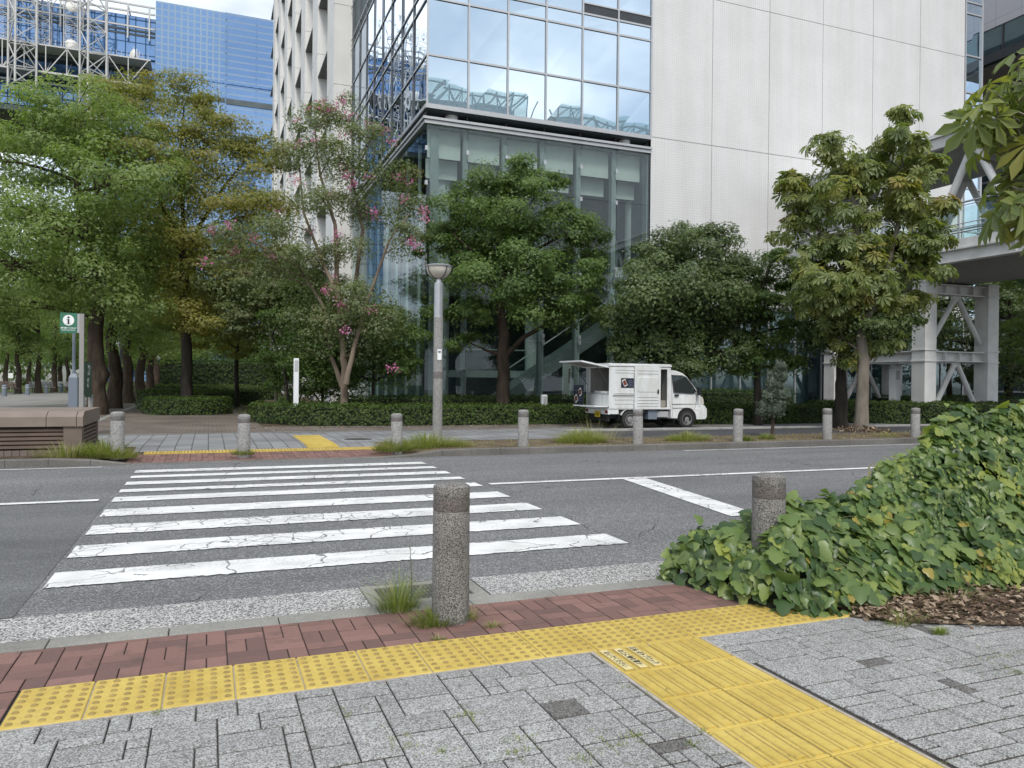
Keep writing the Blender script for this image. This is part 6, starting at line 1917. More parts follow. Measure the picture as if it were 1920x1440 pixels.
down = np.stack([-0.25 * np.ones(n_), -0.8 * np.ones(n_), -0.9 * np.ones(n_)], 1)
tn = np.clip(0.25 + 0.20 * rng.normal(size=n_) + 0.14 * np.sin(x * 5) * np.sin(y * 7) + 1.1 * lump, 0, 0.72)
tn[rng.random(n_) < 0.012] = 0.95
sz = 0.080 * np.exp(rng.normal(size=n_) * 0.36).clip(.45, 1.7) * np.interp(x, [3, 5, 7], [0.95, 1.0, 1.1])
main = rng.random(n_) < 0.94
leaf_mesh('leaves', Pv[main], (Nn * 0.8 + np.array([-0.1, -0.5, 0.4]) + rng.normal(size=(n_, 3)) * 0.42)[main], (down + rng.normal(size=(n_, 3)) * 0.55)[main], sz[main], IVY, M['leaf_ivy'], ivy, tn[main])
oth = ~main & (x > 4.9)
leaf_mesh('creeper_leaves', (Pv + Nn * 0.05)[oth], (Nn + np.array([0, -0.5, 0.3]) + rng.normal(size=(n_, 3)) * 0.3)[oth], (down + rng.normal(size=(n_, 3)) * 0.5)[oth], sz[oth] * 1.05, FIVE, M['leaf_ivy'], ivy, np.clip(tn[oth] + .08, 0, 1))
mb = MB()
for k in range(90):
    i = rng.integers(n_); p = Pv[i]
    d = rng.normal(size=3) * [0.25, 0.2, 0.06]; q = p + d
    q[2] = float(ivy_h(q[0] + 4.5, q[1] + 4.4)) + rng.uniform(0.0, 0.09)
    mb.tube(bez(p, (p + q) / 2 + [0, 0, 0.05], q, 5), 0.0028, 4, cap=False)
mb.build('vines', M['stem_green'], ivy)

# litter bed and loose leaves in front of the ivy
sheet('litter_bed', [[(3.70, 3.66, 0.006), (3.85, 3.50, 0.006), (4.1, 3.36, 0.006), (4.5, 3.18, 0.006), (5.2, 2.98, 0.006), (6.5, 2.8, 0.006), (9, 2.7, 0.006), (9, 4.0, 0.006), (5, 4.0, 0.006), (4.2, 3.95, 0.006)]], M['soil'])
rng = np.random.default_rng(23)
n_ = 2600
x = 3.75 + 3.0 * rng.random(n_) ** 1.2; y0_ = np.interp(x, [3.7, 3.85, 4.1, 4.5, 5.2, 6.8], [3.66, 3.5, 3.36, 3.18, 2.98, 2.8]); y = y0_ - 0.06 + (3.92 - y0_) * rng.random(n_) ** 0.9
P3 = np.stack([x, y, 0.012 + 0.03 * rng.random(n_)], 1)
o = leaf_mesh('leaf_litter', P3, rng.normal(size=(n_, 3)) * 0.3 + [0, 0, 1], rng.normal(size=(n_, 3)), 0.045 * rng.uniform(.4, 1.5, n_), LEAF, M['litter'], None, np.clip(rng.random(n_) ** 1.6, 0, 1))
tag(o, 'dry brown leaf litter and chips on bare soil in front of the ivy', 'leaf litter', kind='stuff')
n_ = 1500
px = rng.uniform(1, 30, n_); py = 22.3 - 2.0 * rng.random(n_) ** 2.5
P3 = np.stack([px, py, np.full(n_, FZ + 0.01)], 1)
o = leaf_mesh('fallen_leaves', P3, rng.normal(size=(n_, 3)) * 0.25 + [0, 0, 1], rng.normal(size=(n_, 3)), 0.06 * rng.uniform(.5, 1.4, n_), LEAF, M['litter'], None, rng.random(n_))
tag(o, 'scattered fallen leaves along the foot of the far hedges', 'fallen leaves', kind='stuff')

# --- grass and weeds
def blades(name, P, H, lean, wd, parent, tn, seed, mat_='grass', kind=None):
    rng = np.random.default_rng(seed)
    n = len(P)
    a = rng.random(n) * 6.283
    d = np.stack([np.cos(a), np.sin(a), np.zeros(n)], 1); s_ = np.stack([-np.sin(a), np.cos(a), np.zeros(n)], 1)
    ln = lean * rng.uniform(0.3, 1.3, n)
    lv = []
    for t, wq in ((0, 1.0), (0.4, 0.85), (0.75, 0.55), (1.0, 0.06)):
        c_ = P + d * (ln * H * t ** 2)[:, None] + np.array([0, 0, 1.0]) * (H * (t - 0.25 * ln * t ** 2.2))[:, None]
        lv += [c_ - s_ * (wd * wq / 2), c_ + s_ * (wd * wq / 2)]
    V = np.stack(lv, 1).reshape(-1, 3)
    F = np.array([(0, 1, 3), (0, 3, 2), (2, 3, 5), (2, 5, 4), (4, 5, 7), (4, 7, 6)], np.int32)
    F = (F[None] + (np.arange(n, dtype=np.int32) * 8)[:, None, None]).reshape(-1, 3)
    me = bpy.data.meshes.new(name)
    me.vertices.add(len(V)); me.vertices.foreach_set('co', V.astype(np.float32).ravel())
    me.loops.add(F.size); me.loops.foreach_set('vertex_index', F.ravel())
    me.polygons.add(len(F)); me.polygons.foreach_set('loop_start', np.arange(0, F.size, 3, dtype=np.int32))
    me.materials.append(M[mat_])
    at_ = me.attributes.new('tint', 'FLOAT', 'POINT'); at_.data.foreach_set('value', np.repeat(tn, 8).astype(np.float32))
    me.update(calc_edges=True)
    o = link(name, me, parent)
    if kind: o['kind'] = kind
    return o
def tuft(label, x, y, z, rx, ry, n, h, wd=0.006, seed=1, lean=0.7, tsh=0.0, group='grass tufts along the kerbs', dry=0.1, cat='grass'):
    rng = np.random.default_rng(seed)
    a = rng.random(n) * 6.283; r = np.sqrt(rng.random(n))
    P = np.stack([rx * r * np.cos(a), ry * r * np.sin(a), np.zeros(n)], 1)
    H = h * rng.uniform(0.35, 1.2, n) * (1 - 0.45 * r)
    tn = np.clip(0.4 + tsh + rng.normal(size=n) * 0.2, 0, 0.8); tn[rng.random(n) < dry] = 0.98
    o = blades('grass_tuft', P, H, lean, wd, None, tn, seed)
    o.location = (x, y, z)
    return tag(o, label, cat, group)
# around the near bollard
tuft('tall green grass clump by the drain left of the near bollard', 1.12, 4.74, 0.0, 0.13, 0.09, 420, 0.30, 0.0035, 1, 0.95, -0.08, 'weeds at the near bollard')
tuft('short weeds at the foot of the near bollard', 1.27, 4.40, 0.0, 0.17, 0.09, 520, 0.13, 0.0045, 2, 1.0, -0.08, 'weeds at the near bollard')
tuft('wispy dry grass right of the near bollard', 1.50, 4.42, 0.0, 0.04, 0.05, 50, 0.13, 0.003, 3, 0.9, 0.1, 'weeds at the near bollard', 0.4)
tuft('tiny weed in the red bricks right of the near bollard', 1.56, 4.22, 0.0, 0.05, 0.03, 60, 0.06, 0.004, 4, 1.0, 0.0, 'weeds at the near bollard')
tuft('tiny weed at the yellow paving edge below the near bollard', 1.20, 4.12, 0.0, 0.045, 0.02, 50, 0.045, 0.004, 5, 1.0, 0.1, 'weeds at the near bollard')
mb = MB(); mb.tube([(1.185, 4.70, 0), (1.19, 4.70, 0.2), (1.175, 4.70, 0.44)], [0.004, 0.003, 0.0015], 5)
for k in range(9): z_ = 0.14 + 0.03 * k; mb.tube([(1.188, 4.70, z_), (1.188 + 0.02 * (1 if k % 2 else -1), 4.69, z_ + 0.02)], 0.0016, 4)
tag(mb.build('weed_stalk', M['stem_green']), 'single thin brown weed stalk standing by the near bollard', 'weed')
# joint weeds in the pavers
rng = np.random.default_rng(6)
Pj, Hj = [], []
for (px, py, n_, sp) in ((880, 1340, 70, .05), (970, 1385, 60, .06), (965, 1410, 60, .06), (1145, 1400, 80, .06), (1190, 1380, 70, .05), (1240, 1296, 60, .05), (1180, 1290, 40, .04), (1320, 1372, 60, .05), (1395, 1412, 90, .06), (1300, 1395, 50, .04), (295, 1335, 40, .03),
                         (650, 1340, 30, .05), (730, 1385, 40, .05), (1090, 1420, 50, .04), (1880, 1230, 160, .15), (1910, 1260, 120, .12), (1750, 1435, 40, .05), (1500, 1420, 30, .05), (770, 1400, 40, .05), (830, 1410, 40, .04)):
    c_ = G(px, py)
    for k in range(n_):
        ang = rng.choice([0, 1]); d = rng.normal() * sp
        Pj.append((c_[0] + (d if ang else rng.normal() * .006), c_[1] + (rng.normal() * .006 if ang else d), -0.008)); Hj.append(rng.uniform(.010, .026))
Pj, Hj = np.array(Pj), np.array(Hj)
o = blades('joint_weeds', Pj, Hj, 0.9, 0.004, None, np.clip(0.45 + 0.25 * rng.normal(size=len(Pj)), 0, 1), 6)
tag(o, 'sparse moss and tiny weeds growing in the paver joints', 'weeds', kind='stuff')
p = G(1762, 1188); tuft('small green weed alone on the pavers near the leaf litter', p[0], p[1], 0.0, 0.045, 0.035, 90, 0.055, 0.007, 11, 1.1, 0.0, 'weeds by the ivy', 0.0)
p = G(1690, 1170); tuft('straggly grass at the ivy edge beside the yellow paving', p[0], p[1], 0.0, 0.12, 0.07, 120, 0.13, 0.004, 12, 1.1, 0.0, 'weeds by the ivy', 0.25)
p = G(1780, 1130); tuft('thin dry grass among the leaf litter', p[0], p[1], 0.01, 0.3, 0.12, 90, 0.12, 0.003, 13, 1.2, 0.2, 'weeds by the ivy', 0.5)
# far strip
def far_tuft(label, px, py, rx, ry, n, h, seed, tsh=0.12, dry=0.12, y=None, wd=0.012):
    p = on_y(px, py, y) if y else G(px, py, FZ)
    return tuft(label, p[0], p[1], FZ - 0.03, rx, ry, int(n * 1.5), h * 1.3, wd * 0.85, seed, 0.85, tsh, 'grass tufts on the far strip', dry)
far_tuft('yellow green grass around the lamp post foot', 800, 836, 0.75, 0.35, 800, 0.30, 21, y=15.2)
far_tuft('grass spilling over the kerb at the bollard left of the lamp', 738, 850, 0.42, 0.25, 600, 0.24, 22, 0.05, 0.25, y=14.7)
far_tuft('grass between the lamp foot and the soil strip', 862, 836, 0.35, 0.25, 260, 0.16, 23, 0.1, 0.3, y=15.1)
far_tuft('big yellow green grass clump left of the van bollard', 1088, 832, 0.62, 0.40, 1000, 0.32, 24, 0.2, y=15.4)
far_tuft('dry seed heads rising behind the big grass clump', 1110, 820, 0.75, 0.25, 260, 0.50, 25, 0.4, 0.6, y=16.0, wd=0.006)
far_tuft('low grass clump right of the van bollard', 1290, 830, 0.60, 0.30, 700, 0.24, 26, 0.2, y=15.3)
far_tuft('grass at the corner of the brown vent housing', 195, 850, 0.40, 0.30, 700, 0.30, 27, 0.1, 0.15, y=14.9)
far_tuft('grass and stems in front of the vent housing plinth', 130, 856, 0.55, 0.15, 260, 0.30, 28, 0.05, 0.4, y=14.8)
far_tuft('grass at the foot of the leftmost far bollard', 226, 860, 0.30, 0.14, 330, 0.16, 29, 0.1, 0.2, y=14.62)
far_tuft('small grass ring at the bollard on the brick band', 455, 858, 0.20, 0.12, 220, 0.12, 30, 0.1, 0.2, y=14.7)
far_tuft('low green weed beside the bollard left of the conifer', 1400, 828, 0.20, 0.15, 220, 0.16, 31, -0.2, 0.1, y=14.9)
far_tuft('green weed at the conifer foot', 1437, 826, 0.22, 0.16, 220, 0.18, 32, -0.1, 0.1, y=15.2)
far_tuft('thin grass on the strip right of the chestnut', 1665, 824, 0.5, 0.3, 160, 0.12, 33, 0.2, 0.3, y=15.3)
rng = np.random.default_rng(61)
n_ = 1700
P3 = np.stack([4.4 + 22 * rng.random(n_), 14.5 + 1.9 * rng.random(n_), np.full(n_, FZ - 0.01)], 1)
o = blades('strip_grass', P3, 0.09 * rng.uniform(.3, 1.2, n_), 1.2, 0.009, None, np.clip(0.62 + 0.25 * rng.normal(size=n_), 0, 1), 62)
tag(o, 'thin half dry grass scattered over the far planting strip', 'grass', kind='stuff')
n_ = 2600
P3 = np.stack([1.0 + 12 * rng.random(n_), 25.4 + 18 * rng.random(n_) ** 1.5, np.full(n_, FZ - 0.01)], 1)
o = blades('ground_cover', P3, 0.22 * rng.uniform(.5, 1.2, n_), 1.0, 0.02, None, np.clip(0.1 + 0.15 * rng.normal(size=n_), 0, 1), 63)
tag(o, 'low dark ground cover under the trees behind the hedges', 'ground cover', kind='stuff')

# ================================================================== VAN
VX, VY = 11.36, 20.19                                   # rear axle, centre line; nose towards +x
van = thing('food_van', 'small white box van parked nose right, tailgate raised and side door slid open', 'van', (VX, VY, FZ - 0.006))
HW = 0.725
def V_box(name, m_, *bx, parent=van, smooth=False):
    mb = MB()
    for b_ in bx: mb.cbox(*b_, 0.008)
    return mb.build(name, m_, parent, smooth)
ZB, ZT = 0.56, 1.86
XR_, XF_ = -0.70, 1.36
# chassis
V_box('chassis', M['steel_dark'], (-0.60, 2.1, -0.45, 0.45, 0.30, 0.44), (-0.55, 1.30, -0.62, 0.62, 0.44, 0.552))
V_box('tool_box', M['blue_grey'], (0.62, 0.92, -0.70, -0.35, 0.27, 0.54))
V_box('fuel_tank', M['light_grey'], (0.94, 1.32, -0.68, -0.35, 0.33, 0.50))
# cargo box shell: floor, far side wall, front wall, roof; near side wall has a door opening
mb = MB()
mb.cbox(XR_, XF_, -HW, HW, ZB, ZB + 0.06, 0.006)
mb.cbox(XR_, XF_, HW - 0.03, HW, ZB + 0.061, ZT - 0.045, 0.006)
mb.cbox(XF_ - 0.03, XF_, -HW + .001, HW - 0.031, ZB + 0.061, ZT - 0.045, 0.004)
DX0, DX1 = 0.93, 1.24
mb.cbox(XR_, DX0, -HW, -HW + 0.03, ZB + 0.061, ZT - 0.045, 0.006)
mb.cbox(DX1, XF_ - 0.031, -HW, -HW + 0.03, ZB + 0.061, ZT - 0.045, 0.006)
mb.cbox(DX0 + .001, DX1 - .001, -HW + .002, -HW + 0.03, ZT - 0.12, ZT - 0.046, 0.004)
# pressed ridges on the near wall
for z in (1.02, 0.93, 0.84, 0.72, 1.62, 1.70):
    mb.cbox(XR_ + 0.18, 0.30, -HW - 0.012, -HW + 0.002, z, z + 0.035, 0.005)
mb.build('cargo_box', M['van_white'], van)
mb = MB()
mb.prism([(-HW - 0.02, ZT - 0.044), (-HW - 0.02, ZT - 0.005), (-HW + 0.06, ZT + 0.035), (HW - 0.06, ZT + 0.035), (HW + 0.02, ZT - 0.005), (HW + 0.02, ZT - 0.044)], 0, XR_ - 0.02, XF_ + 0.02)
mb.build('roof', M['van_white'], van)
# rear posts and sill
V_box('rear_frame', M['van_white'], (XR_ - 0.012, XR_ + 0.05, HW - 0.06, HW - 0.031, ZB + 0.062, ZT - 0.046), (XR_ - 0.012, XR_ + 0.05, HW - 0.20, HW - 0.17, 1.0, ZT - 0.046))
V_box('inner_lining', M['van_inside'], (XF_ - 0.05, XF_ - 0.031, -HW + 0.031, HW - 0.032, ZB + 0.07, ZT - 0.05), (XR_ + 0.06, XF_ - 0.06, HW - 0.05, HW - 0.032, ZB + 0.07, ZT - 0.05), (XR_ + 0.05, 0.98, -HW + 0.031, -HW + 0.045, ZB + 0.07, ZT - 0.05))
V_box('counter', M['van_white'], (XR_ - 0.006, XR_ + 0.03, -HW + 0.035, HW - 0.062, 0.66, 0.99), (XR_ + 0.031, XR_ + 0.5, -HW + 0.05, HW - 0.062, 0.95, 0.98))
V_box('counter_edge', M['light_grey'], (XR_ - 0.012, XR_ + 0.03, -HW + 0.035, HW - 0.062, 0.991, 1.03))
for k in range(5):
    V_box('tray', M['white_paint'], (XR_ + 0.06, XR_ + 0.14, -0.55 + 0.19 * k, -0.46 + 0.19 * k, 0.981, 1.09))
mb = MB(); mb.tube([(XF_ - 0.055, 0.2, 1.5), (XF_ - 0.06, 0.16, 1.38), (XF_ - 0.06, 0.22, 1.25), (XF_ - 0.06, 0.2, 1.15)], 0.010, 6); mb.build('hanging_cable', M['steel_dark'], van)
# lowered rear flap carrying the board
V_box('rear_flap', M['white_paint'], (XR_ - 0.42, XR_ - 0.013, -HW + 0.02, HW - 0.02, 0.635, 0.662), (XR_ - 0.44, XR_ - 0.421, -HW + 0.02, HW - 0.02, 0.625, 0.672))
# tailgate raised on its top hinge
mb = MB()
A0, A1 = (XR_ - 0.02, 1.79), (XR_ - 0.90, 1.95)
def TG(s_, y, off): return (A0[0] + (A1[0] - A0[0]) * s_, y, A0[1] + (A1[1] - A0[1]) * s_ + off)
for y0, y1, s0, s1 in ((-HW, -HW + .06, 0, 1), (HW - .06, HW, 0, 1), (-HW + .061, HW - .061, 0, 0.07), (-HW + .061, HW - .061, 0.93, 1)):
    mb.add([TG(s0, y0, -.03), TG(s1, y0, -.03), TG(s1, y1, -.03), TG(s0, y1, -.03), TG(s0, y0, .012), TG(s1, y0, .012), TG(s1, y1, .012), TG(s0, y1, .012)],
           [(3, 2, 1, 0), (4, 5, 6, 7), (0, 1, 5, 4), (1, 2, 6, 5), (2, 3, 7, 6), (3, 0, 4, 7)])
tgt = mb.build('tailgate', M['white_paint'], van)
mb = MB(); y0, y1 = -HW + .061, HW - .061
mb.add([TG(.071, y0, .0), TG(.929, y0, .0), TG(.929, y1, .0), TG(.071, y1, .0), TG(.071, y0, .010), TG(.929, y0, .010), TG(.929, y1, .010), TG(.071, y1, .010)], [(3, 2, 1, 0), (4, 5, 6, 7)])
mb.build('tailgate_panel', M['van_inside'], tgt)
mb = MB(); mb.tube([(XR_ + 0.02, -HW + 0.05, 1.25), TG(0.42, -HW + 0.05, -.03)], 0.012, 8); mb.tube([(XR_ + 0.02, HW - 0.05, 1.25), TG(0.42, HW - 0.05, -.03)], 0.012, 8); mb.build('gas_strut', M['steel_dark'], tgt)
# sliding door, pushed back over the side wall
mb = MB()
D0, D1_ = 0.11, 0.985
yo = -HW - 0.055
mb.cbox(D0, D1_, yo, yo + 0.035, ZB + 0.005, ZT - 0.05, 0.01)
for z in (0.66, 0.74, 0.83, 0.92, 1.60, 1.69):
    mb.cbox(D0 + 0.08, D1_ - 0.08, yo - 0.012, yo + 0.002, z, z + 0.035, 0.005)
r_ = [(D0 + 0.13, 1.06), (D1_ - 0.13, 1.06), (D1_ - 0.08, 1.11), (D1_ - 0.08, 1.47), (D1_ - 0.13, 1.52), (D0 + 0.13, 1.52), (D0 + 0.08, 1.47), (D0 + 0.08, 1.11)]
ri = [(x + (0.02 if x < 0.5 else -0.02), z + (0.02 if z < 1.3 else -0.02)) for x, z in r_]
n8 = 8
mb.add([(x, yo + 0.001, z) for x, z in r_] + [(x, yo - 0.012, z) for x, z in ri], [(i, i + 8, (i + 1) % 8 + 8, (i + 1) % 8) for i in range(8)] + [tuple(range(15, 7, -1))])
sdo = mb.build('sliding_door', M['van_white'], van)
mb = MB(); mb.cbox(0.86, 0.915, yo - 0.018, yo - 0.001, 1.02, 1.15, 0.006); mb.build('handle', M['black'], sdo)
V_box('door_rail', M['post_grey'], (XR_ + 0.12, 0.12, -HW - 0.022, -HW - 0.001, 0.955, 0.99))
V_box('door_gap', M['void'], (0.94, 1.235, -HW + 0.30, -HW + 0.31, 0.63, 1.72))
V_box('seat_back', M['seat'], (1.02, 1.30, -0.60, -0.25, 0.63, 0.82))
# poster on the side wall
mb = MB(); mb.box(-0.32, 0.10, -HW - 0.006, -HW - 0.001, 1.19, 1.47)
pos = mb.build('side_poster', M['poster'], van)
def tray_print(parent, cx, cz, w_, h_, ang, plane_y, sx=1):
    c, s_ = math.cos(ang), math.sin(ang)
    def R_(u, v): return (cx + sx * (u * c - v * s_), cz + u * s_ + v * c)
    mb = MB()
    mb.prism([R_(u * w_, v * h_) for u, v in ((-.5, -.4), (-.4, -.5), (.4, -.5), (.5, -.4), (.5, .4), (.4, .5), (-.4, .5), (-.5, .4))], 1, plane_y - 0.004, plane_y - 0.001); mb.build('printed_tray', M['white'], parent)
    mb = MB(); mb.prism([R_(u * w_, v * h_) for u, v in ((-.4, -.38), (.4, -.38), (.42, .3), (.2, .40), (-.3, .36), (-.42, .2))], 1, plane_y - 0.007, plane_y - 0.0045); mb.build('printed_food', M['food'], parent)
tray_print(pos, -0.20, 1.335, 0.12, 0.20, 0.45, -HW - 0.006)
mb = MB()
for k in range(4): mb.box(-0.08, 0.08 - 0.03 * (k % 2), -HW - 0.009, -HW - 0.0065, 1.24 + 0.05 * k, 1.256 + 0.05 * k)
mb.build('poster_print', M['ink'], pos)
# cab
prof = [(1.38, 0.30), (1.44, 0.28), (2.20, 0.24), (2.50, 0.27), (2.60, 0.29), (2.625, 0.36), (2.615, 0.60), (2.53, 0.68), (2.50, 0.86), (2.43, 0.98), (2.30, 1.16), (2.00, 1.53), (1.86, 1.64), (1.66, 1.71), (1.38, 1.745)]
rings = [(-HW, 0.0, 1.0), (-HW - 0.005, 0.0, 1.0)]
mb = MB()
def cabring(y, inset, tumble):
    out_ = []
    for x, z in prof:
        yy = y
        k = max(0.0, z - 0.98) * tumble
        yy = y - math.copysign(k, y)
        out_.append((x - inset * (1 if x > 1.5 else 0), yy, z - inset * (1 if z > 0.5 else -1) * 0.6))
    return out_
secs = [cabring(-HW * 0.93, 0.03, 0.10), cabring(-HW, 0.05, 0.12)]
secs = [cabring(-HW, 0.045, 0.13), cabring(-HW * 0.965, 0.012, 0.13), cabring(-HW * 0.85, -0.004, 0.13), cabring(0.0001, -0.02, 0.0), cabring(HW * 0.85, -0.004, 0.13), cabring(HW * 0.965, 0.012, 0.13), cabring(HW, 0.045, 0.13)]
n_ = len(prof)
vs = [p for s_ in secs for p in s_]
fs = [(k * n_ + i, k * n_ + (i + 1) % n_, (k + 1) * n_ + (i + 1) % n_, (k + 1) * n_ + i) for k in range(6) for i in range(n_)]
fs = [f[::-1] for f in fs] + [tuple(range(n_)), tuple(range(7 * n_ - 1, 6 * n_ - 1, -1))]
mb.add(vs, fs)
cab = mb.build('cab', M['van_white'], van, True)
def yside(z): return -(HW - max(0.0, z - 0.98) * 0.13)
def side_patch(name, pts, m_, d, parent=cab, thick=0.006):
    mb = MB()
    a = [(x, yside(z) - d, z) for x, z in pts]; b_ = [(x, yside(z) - d + thick + 0.02, z) for x, z in pts]
    k = len(pts)
    mb.add(a + b_, [tuple(range(k))] + [(i, i + k, (i + 1) % k + k, (i + 1) % k) for i in range(k)])
    return mb.build(name, m_, parent)
side_patch('side_window', [(1.50, 1.08), (2.16, 1.05), (2.24, 1.12), (2.14, 1.26), (1.93, 1.50), (1.80, 1.55), (1.46, 1.56)], M['van_glass'], 0.012)
side_patch('window_seal', [(1.475, 1.065), (2.17, 1.03), (2.265, 1.11), (2.15, 1.28), (1.94, 1.525), (1.80, 1.575), (1.435, 1.585)], M['steel_dark'], 0.006)
for pts in ([(1.43, 0.72), (2.40, 0.72), (2.40, 0.728), (1.43, 0.728)], [(1.425, 0.33), (1.433, 0.33), (1.433, 1.60), (1.425, 1.60)], [(2.20, 0.56), (2.207, 0.56), (2.31, 1.02), (2.303, 1.02)]):
    side_patch('door_seam', pts, M['post_grey'], 0.003)
side_patch('door_handle', [(1.50, 0.955), (1.64, 0.955), (1.64, 1.005), (1.50, 1.005)], M['black'], 0.014)
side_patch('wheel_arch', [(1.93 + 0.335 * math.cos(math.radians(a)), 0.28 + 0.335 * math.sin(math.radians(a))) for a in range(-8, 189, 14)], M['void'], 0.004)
mb = MB()
mb.add([(2.35 - .01, -0.60, 1.135), (2.35 - .01, 0.60, 1.135), (2.02, 0.55, 1.535), (2.02, -0.55, 1.535)], [(0, 1, 2, 3)])
for v_ in range(len(mb.v)): mb.v[v_] = (mb.v[v_][0] + 0.028, mb.v[v_][1], mb.v[v_][2] + 0.012)
mb.build('windscreen', M['van_glass'], cab)
for y0, y1 in ((-HW - 0.002, -HW + 0.19), (HW - 0.19, HW + 0.002)):
    mb = MB(); mb.prism([(2.40, 0.71), (2.532, 0.71), (2.512, 0.86), (2.468, 0.94), (2.40, 0.92)], 1, y0, y1); mb.build('headlamp', M['headlamp'], cab)
mb = MB(); mb.prism([(2.27, 0.26), (2.58, 0.265), (2.638, 0.33), (2.634, 0.57), (2.545, 0.675), (2.50, 0.69), (2.44, 0.60), (2.27, 0.42)], 1, -HW - 0.006, HW + 0.006); mb.build('bumper', M['van_white'], cab)
mb = MB(); mb.bar((2.20, -HW, 1.10), (2.27, -HW - 0.12, 1.12), 0.03, 0.03); mb.cbox(2.23, 2.30, -HW - 0.22, -HW - 0.06, 0.98, 1.22, 0.02); mb.build('wing_mirror', M['black'], cab)
mb = MB(); mb.tube([(1.80, -0.55, 1.66), (1.62, -0.62, 1.95)], 0.006, 5); mb.build('aerial', M['black'], cab)
side_patch('side_marker', [(2.36, 0.64), (2.41, 0.64), (2.41, 0.67), (2.36, 0.67)], M['headlamp'], 0.006)
side_patch('body_crease', [(1.44, 0.60), (2.0, 0.60), (2.38, 0.50), (2.38, 0.507), (2.0, 0.609), (1.44, 0.609)], M['post_grey'], 0.003)
mb = MB(); mb.add([(2.646, -0.62, 0.33), (2.646, 0.62, 0.33), (2.646, 0.62, 0.45), (2.646, -0.62, 0.45), (2.650, -0.60, 0.34), (2.650, 0.60, 0.34), (2.650, 0.60, 0.44), (2.650, -0.60, 0.44)], [(0, 1, 5, 4), (1, 2, 6, 5), (2, 3, 7, 6), (3, 0, 4, 7), (4, 5, 6, 7)]); mb.build('grille', M['black'], cab)
V_box('roof_gutter', M['post_grey'], (XR_, XF_, -HW - 0.008, -HW - 0.0005, ZT - 0.060, ZT - 0.050))
V_box('side_sill', M['post_grey'], (XR_, 0.10, -HW - 0.006, -HW - 0.0005, 0.585, 0.593), (0.10, 0.11, -HW - 0.006, -HW - 0.0005, 0.60, 1.80))
# wheels
for x, s_ in ((0.0, -1), (0.0, 1), (1.93, -1), (1.93, 1)):
    y = s_ * (HW - 0.062)
    t_ = MB()
    prof_ = [(0.17, -0.07), (0.235, -0.075), (0.258, -0.06), (0.265, -0.03), (0.265, 0.03), (0.258, 0.06), (0.235, 0.075), (0.17, 0.07)]
    n = 32
    vs, fs = [], []
    for r, d in prof_:
        for k in range(n):
            a = 2 * math.pi * k / n; vs.append((x + r * math.cos(a), y + d, 0.265 + r * math.sin(a)))
    for i in range(len(prof_)):
        j = (i + 1) % len(prof_)
        for k in range(n): fs.append((i * n + k, i * n + (k + 1) % n, j * n + (k + 1) % n, j * n + k))
    t_.add(vs, fs); wh = t_.build('wheel', M['tyre'], van, True)
    rmb = MB(); o_y = y + s_ * 0.05
    vs, fs = [], []
    prof_ = [(0.172, 0.018), (0.160, 0.020), (0.150, 0.0), (0.10, -0.02), (0.085, 0.012), (0.05, 0.020), (0.01, 0.022)]
    for r, d in prof_:
        for k in range(n):
            a = 2 * math.pi * k / n; vs.append((x + r * math.cos(a), o_y + s_ * d, 0.265 + r * math.sin(a)))
    for i in range(len(prof_) - 1):
        for k in range(n): fs.append((i * n + k, i * n + (k + 1) % n, (i + 1) * n + (k + 1) % n, (i + 1) * n + k))
    rmb.add(vs, fs); rm = rmb.build('rim', M['rim'], wh, True)
    hm = MB()
    for k in range(12):
        a = 2 * math.pi * k / 12; cx, cz = x + 0.127 * math.cos(a), 0.265 + 0.127 * math.sin(a)
        hm.prism([(cx + 0.017 * math.cos(q * 1.047), cz + 0.017 * math.sin(q * 1.047)) for q in range(6)], 1, o_y - 0.005 * s_, o_y + s_ * 0.012)
    build_each(hm, 'rim_hole', M['void'], wh)
mb = MB()
pts = [(0.335 * math.cos(math.radians(a)), 0.27 + 0.335 * math.sin(math.radians(a))) for a in range(20, 170, 15)]
for (xa, za_), (xb, zb2) in zip(pts[:-1], pts[1:]):
    mb.add([(xa, -HW + 0.01, za_), (xb, -HW + 0.01, zb2), (xb, -HW + 0.25, zb2), (xa, -HW + 0.25, za_), (xa * .94, -HW + 0.01, za_ - .02), (xb * .94, -HW + 0.01, zb2 - .02)], [(0, 1, 2, 3), (0, 4, 5, 1)])
mb.build('rear_mudguard', M['van_white'], van)
V_box('mud_flap', M['black'], (-0.36, -0.34, -HW + 0.02, -HW + 0.2, 0.22, 0.50), (1.50, 1.52, -HW + 0.02, -HW + 0.2, 0.16, 0.36))
# rear end
V_box('rear_bumper', M['white_paint'], (XR_ - 0.02, XR_ + 0.03, -HW + 0.002, HW - 0.002, 0.42, 0.558))
V_box('side_skirt', M['van_white'], (XR_ + 0.031, -0.38, -HW + 0.004, -HW + 0.05, 0.43, 0.556))
for s_ in (-1, 1):
    V_box('tail_lamp', M['red_lamp'], (XR_ - 0.035, XR_ - 0.021, s_ * 0.61 - 0.075, s_ * 0.61 + 0.075, 0.455, 0.54))
mb = MB(); mb.box(XR_ - 0.05, XR_ - 0.04, -0.27, 0.06, 0.33, 0.50); lp = mb.build('number_plate', M['plate'], van)
lettering('147', 0.12, M['black'], lp, (XR_ - 0.052, -0.105, 0.40), (0, -1, 0), (0, 0, 1), 0.004)
V_box('rear_crossmember', M['black'], (XR_ + 0.02, XR_ + 0.1, -0.6, 0.6, 0.22, 0.40))

